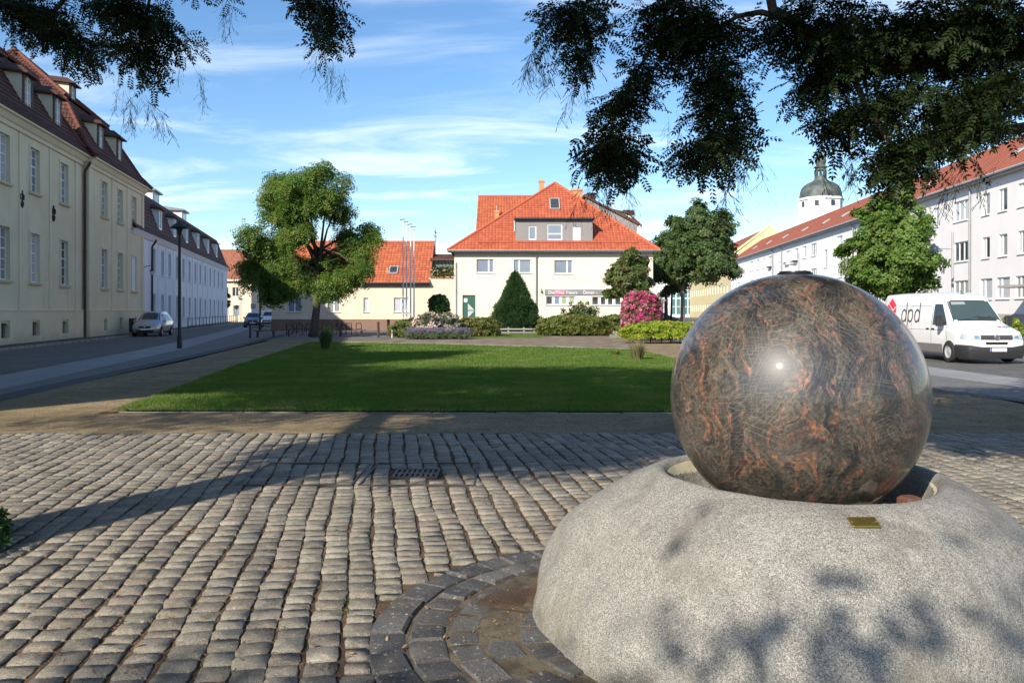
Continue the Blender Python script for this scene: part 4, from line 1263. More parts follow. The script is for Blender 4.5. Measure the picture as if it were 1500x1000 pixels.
m = MB(); A, B, C, D = (-2.4, -.5, FE), (FX1 + .6, -.5, FE), (FX1 + 2.8, 16.5, FE), (-2.4, 16.5, FE)
R0, R1 = (-2.4, 8, FE + 5.2), (FX1 - 4, 8, FE + 5.2)
roof_face(m, A, B, R1, R0); roof_face(m, B, C, R1, R1); roof_face(m, C, D, R0, R1)
tiles('tiles_faded', (0.26, 0.105, 0.06), (0.36, 0.145, 0.085), (0.19, 0.085, 0.055)); m.build('roof', MATS['tiles_faded'], fh)
m = MB(); m.xprism([(-.5, FE - .25), (-.5, FE), (-.002, FE), (-.002, FE - .25)], -2.3, FX1 + .5); m.build('eaves', MATS['plaster_cream'], fh)

# ---------------------------------------------------------------- the cream house that closes the square
FY = 72.0
def hx(px): return (px - 750) / FOC * FY
def hz(py): return EYE + (HOR - py) / FOC * FY
ch = thing('cream_house', 'cream two storey house with large red hipped roof and grey box dormer', 'house', (0, FY, 0), 0)
X0, X1, E = hx(665.5), hx(956.5), hz(366)
up = [(698, 723.5, 379.6, 399.5, 'pair_right', 'glass_sky'), (752.5, 778, 380.3, 400, 'pair_left', 'glass_sky'), (812, 839, 381, 401, 'pair_right', 'glass_sky')]
lo = [(800, 842.5, 434, 446.5), (867.5, 910, 434.5, 447)]
door = (677.5, 696.5, 432, 471)
m = MB()
H = [(hx(a), hx(b), hz(d), hz(c)) for a, b, c, d, *_ in up + lo] + [(hx(door[0]), hx(door[1]), hz(door[3]), hz(door[2]))]
wall_panel(m, X0, X1, .4, E, H, 0, .2)
m.poly((X0, 16, 0), (X0, 0, 0), (X0, 0, E), (X0, 16, E)); m.poly((X1, 0, 0), (X1, 16, 0), (X1, 16, E), (X1, 0, E)); m.poly((X1, 16, 0), (X0, 16, 0), (X0, 16, E), (X1, 16, E))
m.build('wall', MATS['plaster_cream'], ch)
m = MB(); m.box(X0 - .02, X1 + .02, -.03, .1, -.1, .398); m.build('plinth', MATS['plinth_brown'], ch)
for a, b, c, d, st, pn in up: window(ch, hx(a), hx(b), hz(d), hz(c), 0, st, 'white_frame', pn, 'grey_frame', fw=.07)
PANES = (('glass', 'glass_blue', 'glass_green', 'glass_green'), ('glass', 'glass', 'glass', 'glass'))
for k, (a, b, c, d) in enumerate(lo):
    x0, x1, z0, z1 = hx(a), hx(b), hz(d), hz(c)
    o = window(ch, x0, x1, z0, z1, 0, 'strip', 'white_frame', 'glass', 'grey_frame', fw=.07)
    w = x1 - x0
    for j, pn in enumerate(PANES[k]):
        if pn != 'glass':
            b_ = MB().box(-w / 2 + w * j / 4 + .1, -w / 2 + w * (j + 1) / 4 - .1, .004, .011, .08, z1 - z0 - .08).build('blind', MATS[pn], o)
# green door with its pale triangular glass panes
x0, x1, z0, z1 = H[-1]
m = MB(); m.box(x0, x1, .1, .15, z0, z1); dr = m.build('door', MATS['door_green'], ch)
cx = (x0 + x1) / 2 - .08; zc = z0 + (z1 - z0) * .42
m = MB(); m.yprism([(cx - .02, zc + .04), (cx + .55, zc + .04), (cx - .02, zc + .62)], .085, .099); m.yprism([(cx - .02, zc - .62), (cx + .55, zc - .04), (cx - .02, zc - .04)], .085, .099); m.build('pane', MATS['glass_lit'], dr)
m = MB(); m.box(x0 + .12, x0 + .42, .085, .099, z1 - .62, z1 - .3); m.build('notice', MATS['white_frame'], dr)
m = MB(); m.box(x0 - .12, x0 - .06, -.03, .02, z0 + .7, z0 + 1.5); m.build('doorbell_panel', MATS['white_frame'], ch)
downpipe(ch, hx(785.5), 0, .4, E - .05, 'zinc', .06)
downpipe(ch, hx(668), 0, .4, E - .3, 'zinc', .035, False)
# roof
AX = hx(813) * 79.5 / 72; AY, AZ = 7.5, EYE + (HOR - 268) / FOC * 79.5
o_ = .55
A, B, T = (X0 - o_, -o_, E - .05), (X1 + o_, -o_, E - .05), (AX, AY, AZ)
T2 = (AX, 17.5, AZ); B2, A2 = (X1 + o_, 17.5, E - .05), (X0 - o_, 17.5, E - .05)
m = MB(); roof_face(m, A, B, T, T, .36); roof_face(m, B, B2, T2, T); roof_face(m, A2, A, T, T2)
rf = m.build('roof', MATS['tiles_red'], ch)
m = MB(); ridge_tiles(m, A, T, .14); ridge_tiles(m, B, T, .14); ridge_tiles(m, T, T2, .14); tag(m.build('ridge_tiles', MATS['tiles_red'], rf, smooth=50), kind='stuff')
m = MB(); m.tube([(X0 - o_, -o_ - .07, E - .1), (X1 + o_, -o_ - .07, E - .1)], .08, 8); m.box(X0 - o_, X1 + o_, -o_, -.002, E - .24, E - .16); m.build('gutter', MATS['zinc'], ch)
def slope_y(t): return -o_ + t * (AY + o_)
def slope_z(t): return E - .05 + t * (AZ - E + .05)
for (xa, xb) in ((hx(700), hx(750)), (hx(758), hx(885)), (hx(885), hx(935))):
    m = MB(); m.tube([(xa, slope_y(.085) - .02, slope_z(.085) + .24), (xb, slope_y(.085) - .02, slope_z(.085) + .24)], .025, 6); m.tube([(xa, slope_y(.085), slope_z(.085) + .13), (xb, slope_y(.085), slope_z(.085) + .13)], .025, 6)
    k = xa
    while k < xb: m.box(k - .02, k + .02, slope_y(.085) - .03, slope_y(.085) + .03, slope_z(.085) - .05, slope_z(.085) + .27); k += 1.2
    m.build('snow_guard', MATS['tiles_red'], ch)
# grey box dormer
dx0, dx1, dz0, dz1 = hx(755) * 1.008, hx(868) * 1.008, 7.72, 9.72
dw = [(774, 785.5, 331.5, 351.5, 'plain', 'glass_sky'), (801.5, 823.5, 329, 352, 'transom', 'glass_sky'), (838.5, 850, 332.5, 352.5, 'plain', 'white_blind')]
glass('white_blind', (0.6, 0.6, 0.6), 0.3)
Hd = [(hx(a) * 1.008, hx(b) * 1.008, EYE + (HOR - d) / FOC * 72.6, EYE + (HOR - c) / FOC * 72.6) for a, b, c, d, *_ in dw]
m = MB(); yd = .45; wall_panel(m, dx0, dx1, dz0, dz1, Hd, yd, .12)
m.poly((dx0, yd, dz0), (dx0, yd, dz1), (dx0, 3.2, dz1)); m.poly((dx1, yd, dz0), (dx1, 3.2, dz1), (dx1, yd, dz1))
do = m.build('dormer', MATS['plaster_grey'], ch)
for h, (a, b, c, d, st, pn) in zip(Hd, dw): window(do, *h, yd, st, 'white_frame', pn, None, depth=.08, fw=.09, flat=True)
m = MB(); m.box(dx0 - .12, dx1 + .12, yd - .3, 3.4, dz1 + .002, dz1 + .16); m.build('dormer_roof', MATS['dark_steel'], do)
m = MB(); m.box(dx0 - .05, dx1 + .05, yd - .12, yd - .003, dz0 - .1, dz0 + .02); m.build('flashing', MATS['white_frame'], do)
m = MB(); m.tube([(dx0 - .1, yd - .1, dz1 - .1), (dx0 - .06, yd - .1, dz0 + 1)], .04, 6); m.build('dormer_pipe', MATS['white_frame'], do)
pit = math.atan2(AZ - E, AY + o_)
skylight(ch, (hx(812.5) * 1.065, slope_y(.655), slope_z(.655) + .02), 0, pit, .95, 1.75)
chimney(ch, hx(794) * 1.11, 9.2, AZ - 2.6, EYE + (HOR - 264) / FOC * 81.2, .5, .5)
chimney(ch, hx(848) * 1.11, 10.5, AZ - 3.5, EYE + (HOR - 276) / FOC * 82, 1.1, .6)
# long grey shed dormer on its east slope
def ez(py, d=78.8): return EYE + (HOR - py + 3) / FOC * d
def ex(px, d=78.8): return (px - 750) / FOC * d
m = MB(); m.yprism([(ex(857), ez(291)), (ex(858), ez(300)), (ex(926), ez(362)), (ex(932), ez(345)), (ex(934), ez(331))], 6.5, 14)
sd = m.build('side_dormer', MATS['plaster_grey'], ch)
m = MB(); m.yprism([(ex(855), ez(288)), (ex(855), ez(292)), (ex(936), ez(334)), (ex(936), ez(329)), (ex(880), ez(302))], 6.3, 14.3); m.build('dormer_roof', MATS['tiles_brown'], sd)

# the house behind it, its tiled roof showing over the cream house
bh = thing('rear_house', 'orange tiled gabled house standing behind the cream house', 'house', (0, 86, 0), 0)
def bx(px, d=86): return (px - 750) / FOC * d
def bz(py, d=86): return EYE + (HOR - py) / FOC * d
m = MB(); a, b = bx(697), bx(868); e = bz(337)
m.box(a + .3, b, .4, 11.6, 0, e - .2); m.add([(a + .3, .4, e - .2), (a + .3, 11.6, e - .2), (a + .3, 6, bz(288, 92) - .25)], [(0, 2, 1)]); m.build('wall', MATS['plaster_cream'], bh)
m = MB(); zr = EYE + (HOR - 288) / FOC * 92
roof_face(m, (a, 0, e), (b, 0, e), (b, 6, zr), (a, 6, zr)); roof_face(m, (b, 12, e), (a, 12, e), (a, 6, zr), (b, 6, zr)); rf = m.build('roof', MATS['tiles_orange'], bh)
m = MB(); ridge_tiles(m, (a, 6, zr + .05), (b, 6, zr + .05)); tag(m.build('ridge_tiles', MATS['tiles_orange'], rf), kind='stuff')
m = MB(); m.box(a - .06, a - .002, -.1, 6.1, e - .2, e - .02); m.build('verge', MATS['zinc'], rf)
chimney(bh, bx(728, 88), 2.2, bz(332, 88), bz(308, 88), .45, .45, pots=.5)
chimney(bh, bx(866, 92), 6.5, zr - 1, EYE + (HOR - 282) / FOC * 92, .9, .7, 'dark_wood')
wg = thing('white_gable_house', 'white gabled house just showing behind the grey side dormer', 'house', (0, 95, 0), 0)
def wx(px): return (px - 750) / FOC * 95
def wz(py): return EYE + (HOR - py) / FOC * 95
m = MB(); m.yprism([(wx(850), 0), (wx(938), 0), (wx(938), wz(330)), (wx(918), wz(312)), (wx(880), wz(304)), (wx(850), wz(300))][::-1], 0, 8); m.build('wall', MATS['plaster_bright'], wg)
m = MB(); m.yprism([(wx(878), wz(303)), (wx(920), wz(311)), (wx(940), wz(330)), (wx(940), wz(332)), (wx(919), wz(313)), (wx(878), wz(305))], -.3, 8.3); m.build('roof', MATS['tiles_brown'], wg)
chimney(wg, wx(921), 1, wz(330), wz(314), .9, .8, 'plaster_bright')
m = MB(); m.yprism([(wx(912), wz(313)), (wx(931), wz(313)), (wx(929), wz(307)), (wx(914), wz(307))], .4, 1.6); m.build('chimney_hood', MATS['dark_wood'], wg)

# ---------------------------------------------------------------- low peach wing with terrace, west of the cream house
an = thing('peach_annex', 'low peach annex with orange tile roof beside the cream house', 'annex', (0, FY + .15, 0), 0)
XL, XR, E2 = hx(397), X0 - .02, hz(413)
wl_ = [(420.5, 441, 436, 457, 'pair', 'glass_sky'), (479.5, 497.5, 436, 457, 'pair', 'glass_curtain'), (532, 539.5, 436, 457, 'plain', 'glass_lit'), (576.5, 598, 436, 457, 'pair', 'glass_lit'), (650, 657, 437, 458, 'plain', 'glass')]
H = [(hx(a), hx(b), hz(d), hz(c)) for a, b, c, d, *_ in wl_]
xt = hx(628)
m = MB(); wall_panel(m, XL, XR, .95, E2, H, 0, .18)
m.poly((XL, 9, 0), (XL, 0, 0), (XL, 0, E2), (XL, 9, E2)); m.poly((xt, 0, E2), (XR, 0, E2), (XR, 0, hz(407)), (xt, 0, hz(407)))
m.poly((xt, 0, hz(407)), (XR, 0, hz(407)), (XR, .25, hz(407)), (xt, .25, hz(407)))
m.build('wall', MATS['plaster_peach'], an)
m = MB(); m.box(XL - .02, XR, -.04, .1, -.1, .948); m.build('plinth', MATS['plinth_brown'], an)
for h, (a, b, c, d, st, pn) in zip(H, wl_): window(an, *h, 0, st, 'white_frame', pn, 'grey_frame', fw=.07)
m = MB(); ry = 4.2; zr = EYE + (HOR - 355) / FOC * 76.3
roof_face(m, (XL - .3, -.35, E2 - .05), (xt + .1, -.35, E2 - .05), (xt + .1, ry, zr), (XL - .3, ry, zr)); roof_face(m, (xt + .1, 9, E2), (XL - .3, 9, E2), (XL - .3, ry, zr), (xt + .1, ry, zr))
rf = m.build('roof', MATS['tiles_orange'], an)
m = MB(); ridge_tiles(m, (XL - .3, ry, zr + .04), (xt + .1, ry, zr + .04), .12); tag(m.build('ridge_tiles', MATS['tiles_orange'], rf), kind='stuff')
m = MB(); m.poly((xt + .09, -.3, E2 - .06), (xt + .09, 9, E2 - .06), (xt + .09, ry, zr - .02)); m.build('gable', MATS['plaster_grey'], an)
m = MB(); m.box(XL - .3, xt + .1, -.34, -.002, E2 - .28, E2 - .12); m.tube([(XL - .3, -.42, E2 - .1), (xt + .1, -.42, E2 - .1)], .08, 8); m.build('gutter', MATS['copper_brown'], an)
pit2 = math.atan2(zr - E2, ry + .35)
tt = .28
skylight(an, (hx(577.5) * 1.02, -.35 + tt * (ry + .35), E2 + tt * (zr - E2)), 0, pit2, .8, 1.05)
m = MB(); m.box(hx(565) - .1, hx(565) + .1, .7, .9, E2 + .6, E2 + 1.3); m.build('vent_pipe', MATS['brick_orange'], rf)
m = MB(); m.tube([(hx(632), 3.5, zr - .8), (hx(632), 3.5, zr + 1.2)], .03, 6); m.tube([(hx(629), 3.5, zr + .55), (hx(635), 3.5, zr + .45)], .03, 6); m.tube([(hx(631), 3.5, zr + .95), (hx(633.5), 3.5, zr + .8)], .06, 6); m.build('aerial', MATS['black_iron'], rf)
# terrace: glazed lean-to, planters
m = MB(); m.box(xt + .3, XR, 2.4, 2.5, hz(407), hz(377)); sh = m.build('lean_to', MATS['glass_curtain'], an)
m = MB()
for k in range(7): x = xt + .3 + k * (XR - xt - .3) / 6; m.box(x - .03, x + .03, 2.34, 2.398, hz(407), hz(377))
m.box(xt + .3, XR, 2.3, 2.339, hz(391), hz(387)); m.build('mullions', MATS['door_green'], sh)
m = MB(); roof_face(m, (xt - .1, 1.9, hz(377)), (XR, 1.9, hz(377)), (XR, 4.5, hz(367)), (xt - .1, 4.5, hz(367))); m.box(xt - .1, XR, 1.88, 1.99, hz(377) - .14, hz(377) - .005); m.build('lean_to_roof', MATS['tiles_brown'], sh)
m = MB(); m.box(xt + .1, XR - .1, -.12, .2, hz(407) + .01, hz(403.5)); m.build('planter', MATS['brick_orange'], an)

# sign over the shop windows: dark board, white lettering, pink panel
sg = thing('shop_sign', 'long grey shop sign board lettered Friseure with a pink script panel', 'sign', (0, FY - .09, 0), 0)
sx0, sx1, sz0, sz1 = hx(798), hx(912), hz(432), hz(424)
plain('sign_grey', (0.20, 0.20, 0.22), 0.6); plain('sign_pink', (0.62, 0.20, 0.28), 0.5)
MB().box(sx0, sx1, 0, .085, sz0, sz1).build('board', MATS['sign_grey'], sg)
MB().box(hx(812), hx(827), -.012, -.001, sz0 + .02, sz1 - .02).build('panel', MATS['sign_pink'], sg)
def text_mesh(body, size, mat, parent, loc, name='lettering', rot=(math.pi / 2, 0, 0), depth=.004, sx=1.0, align='LEFT'):
    cu = bpy.data.curves.new('lettering', 'FONT'); cu.body = body; cu.size = size; cu.extrude = depth; cu.align_x = align; cu.resolution_u = 3
    tmp = bpy.data.objects.new('lettering', cu); me = bpy.data.meshes.new_from_object(tmp); bpy.data.objects.remove(tmp); bpy.data.curves.remove(cu)
    me.materials.clear(); me.materials.append(MATS[mat])
    o = link(bpy.data.objects.new(name, me), parent); o.location = loc; o.rotation_euler = rot; o.scale = (sx, 1, 1)
    return o
text_mesh('Die', .42, 'white_frame', sg, (hx(803), -.008, sz0 + .09), sx=.9)
text_mesh('Friseure', .42, 'white_frame', sg, (hx(829), -.008, sz0 + .09), sx=.72)
text_mesh('Damen', .42, 'white_frame', sg, (hx(854), -.008, sz0 + .09), sx=.8)
text_mesh('-', .42, 'white_frame', sg, (hx(872.5), -.008, sz0 + .09))
m = MB(); pts = []
for i in range(40):
    q = i / 39; pts.append((hx(813.5) + q * (hx(826) - hx(813.5)), -.02, sz0 + .22 + .10 * math.sin(q * 21) * (1 - .5 * q) + .06 * math.sin(q * 6)))
m.tube(pts, .022, 5); m.build('script', MATS['white_frame'], sg)
bl_ = thing('wall_lamp', 'tiny wall lamp beside the downpipe of the cream house', 'lamp', (hx(792), FY - .002, hz(423)), 0)
m = MB(); m.box(-.08, .08, -.1, 0, -.12, 0); m.lathe([(.05, 0), (.12, -.22), (.1, -.24)], 8, (0, -.2, .0)); m.tube([(0, -.05, 0), (0, -.2, .1), (0, -.2, 0)], .02, 5); m.build('lamp_body', MATS['grey_frame'], bl_)

# ---------------------------------------------------------------- long pale row on the east side
SL = 0.0866; q3 = math.sqrt(1 + SL * SL)
YN = 33.0                                                   # near end, out of the frame
PR = Vector((26.36 + SL * 146, 146, 0)); ur = Vector((-SL, -1, 0)).normalized()
row = thing('apartment_row', 'long pale three storey apartment row with red tile roof', 'apartment row', PR, math.atan2(ur.y, ur.x))
def sr_(y): return (146 - y) * q3
def py_y(px): return 31632 / (px - 853.9)
ER = 10.45
R1z, R2z, R3z = (7.95, 9.36), (5.12, 6.5), (2.45, 3.8)
near = [(1438.8, 1450, .9), (1463, 1475.5, 1), (1491, 1503, 1)]
cols = []            # (y centre, width, kind)
for a, b in ((1397, 1418), (1438.8, 1450), (1463, 1475.5), (1491, 1503.5), (1367, 1375), (1151, 1157.6), (1164, 1169), (1176, 1181), (1188, 1196), (1226, 1234), (1098, 1103.3), (1108, 1112), (1117, 1120), (1125.6, 1131), (1073, 1076), (1080, 1084)):
    ya, yb = py_y(a), py_y(b); cols.append(((ya + yb) / 2, abs(ya - yb), 'flat'))
cols += [(y_, w_, 'flat') for y_, w_ in ((47.0, 1.0), (44.6, 1.0), (42.2, 2.1), (38.6, 1.0), (36.2, 1.0), (79.5, 1.1), (76.6, 1.1), (73.6, 2.1), (69.0, 1.1), (66.2, 1.1))]
stairs = [(py_y(1206) + py_y(1213)) / 2, (py_y(1139) + py_y(1143)) / 2, 63.9, 134.0]
m = MB(); m2 = MB(); HN, HF = [], []; SPLIT = 64.0
for y_, w_, k in cols:
    s = sr_(y_); w2 = w_ / 2
    tgt = HN if y_ < SPLIT else HF
    for z in (R1z, R2z, R3z):
        ww = w2 * (1.6 if z is R3z and y_ < 54 and w_ < 1.5 else 1)
        st = 'triple' if ww > .95 else 'pair_left'
        tgt.append(((s - ww, s + ww, *z), st))
for y_ in stairs:
    s = sr_(y_); tgt = HN if y_ < SPLIT else HF
    tgt.append(((s - .55, s + .55, 6.4, 8.3), 'stair')); tgt.append(((s - .55, s + .55, 3.2, 5.1), 'stair'))
def clean(hs):
    out = []
    for h, st in sorted(hs, key=lambda t: t[0][0]):
        if all(h[0] > o[0][1] + .1 or h[1] < o[0][0] - .1 or h[2] > o[0][3] or h[3] < o[0][2] for o in out): out.append((h, st))
    return out
HN, HF = clean(HN), clean(HF)
xs_ = sr_(SPLIT)
wall_panel(m, xs_, sr_(YN), 1.5, ER, [h for h, _ in HN], 0, .16)
wall_panel(m2, 0, xs_, 1.5, ER, [h for h, _ in HF], 0, .16)
XE = sr_(YN)
m.poly((XE, 0, 1.5), (XE, 11, 1.5), (XE, 11, ER), (XE, 5.5, ER + 3.9), (XE, 0, ER)); m2.poly((0, 11, 1.5), (0, 0, 1.5), (0, 0, ER), (0, 5.5, ER + 3.9), (0, 11, ER))
m.build('wall', MATS['plaster_pale'], row); m2.build('wall', MATS['plaster_bright'], row)
m = MB(); m.box(0, XE, -.05, 11, 0, 1.498); m.build('plinth', MATS['plinth_grey'], row)
panes = ['glass', 'glass', 'glass_curtain', 'glass_lit', 'glass', 'glass_curtain']
for k, (h, st) in enumerate(HN + HF): window(row, *h, 0, st, 'white_frame', panes[(k * 7 + int(h[0])) % 6], 'white_frame', depth=.1, fw=.075)
m = MB(); ov = .45
roof_face(m, (-.2, -ov, ER - .05), (XE + .2, -ov, ER - .05), (XE + .2, 5.5, ER + 3.95), (-.2, 5.5, ER + 3.95), .36, .03); roof_face(m, (XE + .2, 11 + ov, ER), (-.2, 11 + ov, ER), (-.2, 5.5, ER + 3.95), (XE + .2, 5.5, ER + 3.95), .36, .03)
rf = m.build('roof', MATS['tiles_row'], row)
m = MB(); m.box(-.2, XE + .2, -ov + .05, -.002, ER - .28, ER - .12); m.tube([(-.2, -ov - .06, ER - .1), (XE + .2, -ov - .06, ER - .1)], .08, 8); m.build('gutter', MATS['grey_frame'], row)
for px_ in (1146, 1133, 1251, 1423): downpipe(row, sr_(py_y(px_)), 0, .1, ER - .05, 'zinc', .07)
downpipe(row, sr_(40.4), 0, .1, ER - .05, 'zinc', .07)
pr = math.atan2(4.0, 5.95)
for y_ in (47.5, 53.0, 66, 79, 88, 95, 104, 114, 124, 134): skylight(row, (sr_(y_), 1.75, ER + 1.5), 0, pr, .75, .95)
for px_, rowz in ((1128.5, R1z), (1154, R1z), (1166, R1z)):
    s = sr_(py_y(px_)); m = MB(); m.box(s - .9, s + .9, -.35, -.06, rowz[0] - .2, rowz[0] - .02); m.build('flower_box', MATS['door_brown'], row)
m = MB(); s = sr_(45.6)
# entrance canopy near the frame's edge
m.box(s - 2.2, s + 3, -2.1, 0, 3.02, 3.16); m.build('entrance_canopy', MATS['plinth_grey'], row)
m = MB(); m.box(s - .6, s + .6, -.02, -.004, .5, 2.7); m.build('door', MATS['door_brown'], row)

# yellow house at the far end of the row
ye = thing('yellow_house', 'yellow house with small window rows at the far end of the pale row', 'house', PR + Vector((SL * 56, 56, 0)), math.atan2(ur.y, ur.x))
LY = 55.9 * q3; EY = 11.2
m = MB(); H = []
for k in range(16):
    for z in (1.6, 5.0, 8.3): H.append((1.2 + k * 3.4, 2.4 + k * 3.4, z, z + 1.5))
wall_panel(m, 0, LY, 0, EY, H, 0, .15); m.poly((LY, 0, 0), (LY, 14, 0), (LY, 14, EY), (LY, 7, EY + 5.5), (LY, 0, EY)); m.poly((0, 14, 0), (0, 0, 0), (0, 0, EY), (0, 7, EY + 5.5), (0, 14, EY)); m.build('wall', MATS['plaster_yellow'], ye)
for k, h in enumerate(H): window(ye, *h, 0, 'pair', 'white_frame', 'glass_curtain', None, depth=.1, fw=.1)
m = MB(); roof_face(m, (-.3, -.4, EY), (LY - .35, -.4, EY), (LY - .35, 7, EY + 5.5), (-.3, 7, EY + 5.5)); roof_face(m, (LY - .35, 14.4, EY), (-.3, 14.4, EY), (-.3, 7, EY + 5.5), (LY - .35, 7, EY + 5.5)); m.build('roof', MATS['tiles_row'], ye)
m = MB(); m.xprism([(-.45, EY - .1), (7, EY + 5.55), (7, EY + 5.95), (-.45, EY + .35)], LY - .34, LY + .05); m.build('gable_coping', MATS['plaster_yellow'], ye)

# pale glazed hall closing the east street
gh = thing('glazed_hall', 'pale hall with teal glass bays at the end of the east street', 'hall', (35.5, 206, 0), 0)
m = MB(); H = [(1.5 + k * 3.0, 4.0 + k * 3.0, .6, 7.0) for k in range(3)]
wall_panel(m, 0, 17, 0, 8.4, H, 0, .3); m.poly((0, 12, 0), (0, 0, 0), (0, 0, 8.4), (0, 12, 8.4)); m.poly((17, 0, 0), (17, 12, 0), (17, 12, 8.4), (17, 0, 8.4)); m.poly((0, 0, 8.4), (17, 0, 8.4), (17, 12, 8.4), (0, 12, 8.4)); m.build('wall', MATS['plaster_bright'], gh)
glass('glass_teal', (0.05, 0.14, 0.16))
for h in H: window(gh, *h, 0, 'cross', 'white_frame', 'glass_teal', None, fw=.2)

# church tower far behind the row
tw = thing('church_tower', 'white octagonal church tower with dark domed cap and lantern', 'tower', at_depth(1202, 455, 230).xy.to_3d(), 0.25)
k_ = 230 / FOC
def tz(py): return EYE + (HOR - py) * k_
rot8 = [math.pi / 8 + i * math.pi / 4 for i in range(8)]
m = MB(); r = 31 * k_
def octa(rad): return [(rad * math.cos(a), rad * math.sin(a)) for a in rot8]
m.prism(octa(r), 0, tz(294)); m.prism(octa(r * 1.06), tz(294) + .003, tz(291)); m.build('shaft', MATS['plaster_bright'], tw)
for i in range(8):
    a = i * math.pi / 4; rr = r * math.cos(math.pi / 8)
    o = MB().box(-.55, .55, -.12, .02, 0, 1.5).build('window', MATS['glass'], tw); o.location = (rr * math.sin(a), -rr * math.cos(a), tz(304)); o.rotation_euler = (0, 0, a)
t = NT('verdigris'); v = t.coord('Object')
t.done(t.mix(t.ramp(t.noise(v, .5, 6, .65), .35, .7), (0.05, 0.058, 0.056), (0.115, 0.14, 0.125)), .6, spec=.4)
m = MB(); pr_ = [(291, 30.6), (288, 29.9), (283, 29.2), (277, 27.4), (272, 23.5), (268.5, 18), (266, 12.5), (264, 9.4), (263, 8.8), (258.5, 8.4)]
m.lathe([(w_ * k_, tz(p)) for p, w_ in pr_], 16); m.build('dome', MATS['verdigris'], tw, smooth=30)
m = MB()
for i in range(8): a = i * math.pi / 4 + .2; m.box(7.0 * k_ * math.cos(a) - .22, 7.0 * k_ * math.cos(a) + .22, 7.0 * k_ * math.sin(a) - .22, 7.0 * k_ * math.sin(a) + .22, tz(258.6), tz(249))
m.lathe([(7.6 * k_, tz(250)), (7.6 * k_, tz(246.5)), (9.6 * k_, tz(246)), (9.6 * k_, tz(244.5)), (6.5 * k_, tz(243))], 16)
m.build('lantern', MATS['verdigris'], tw)
m = MB(); m.lathe([(w_ * k_, tz(p)) for p, w_ in [(244, 6.8), (241, 6.4), (239, 7.6), (235, 8.0), (231, 6.8), (227.5, 3.6), (224.5, 1.4), (221, .6), (214, .3)]], 16); m.build('onion_cap', MATS['verdigris'], tw, smooth=50)

# ---------------------------------------------------------------- plants
leaf_mat('leaf_pagoda', (0.065, 0.13, 0.022), (0.11, 0.19, 0.034), (0.175, 0.225, 0.042), trans=0.4)
leaf_mat('leaf_dark', (0.042, 0.08, 0.022), (0.07, 0.12, 0.032), (0.09, 0.11, 0.038), trans=0.25)
leaf_mat('leaf_maple', (0.07, 0.14, 0.022), (0.12, 0.205, 0.036), (0.15, 0.21, 0.05), trans=0.3)
leaf_mat('leaf_oak', (0.06, 0.095, 0.025), (0.10, 0.14, 0.035), (0.11, 0.085, 0.03), trans=0.25)
leaf_mat('leaf_yew', (0.022, 0.060, 0.020), (0.042, 0.095, 0.030), trans=0.1)
leaf_mat('leaf_box', (0.030, 0.085, 0.016), (0.055, 0.13, 0.026), trans=0.15)
leaf_mat('leaf_hedge', (0.085, 0.115, 0.022), (0.14, 0.165, 0.035), (0.16, 0.12, 0.035), trans=0.2)
leaf_mat('leaf_gold', (0.17, 0.25, 0.02), (0.28, 0.34, 0.03), (0.40, 0.36, 0.06), trans=0.25)
leaf_mat('petal_pink', (0.55, 0.03, 0.19), (0.70, 0.10, 0.32), (0.75, 0.30, 0.42), trans=0.3)
leaf_mat('petal_blush', (0.72, 0.42, 0.48), (0.78, 0.68, 0.64), trans=0.3)
leaf_mat('petal_lavender', (0.15, 0.12, 0.23), (0.23, 0.19, 0.32), trans=0.2)
leaf_mat('leaf_sage', (0.085, 0.12, 0.07), (0.13, 0.17, 0.10), trans=0.2)
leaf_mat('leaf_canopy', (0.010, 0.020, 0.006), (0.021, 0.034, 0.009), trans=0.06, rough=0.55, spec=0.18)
leaf_mat('dry_grass', (0.16, 0.14, 0.06), (0.26, 0.22, 0.11), trans=0.2)
rough_mat('bark', (0.055, 0.045, 0.035), (0.11, 0.09, 0.07), 6, 30, 0.95, 0.8, 0.03)
rough_mat('bark_pale', (0.17, 0.155, 0.135), (0.25, 0.23, 0.20), 6, 30, 0.95, 0.6, 0.02)
plain('twig_core', (0.016, 0.022, 0.010), 0.95)

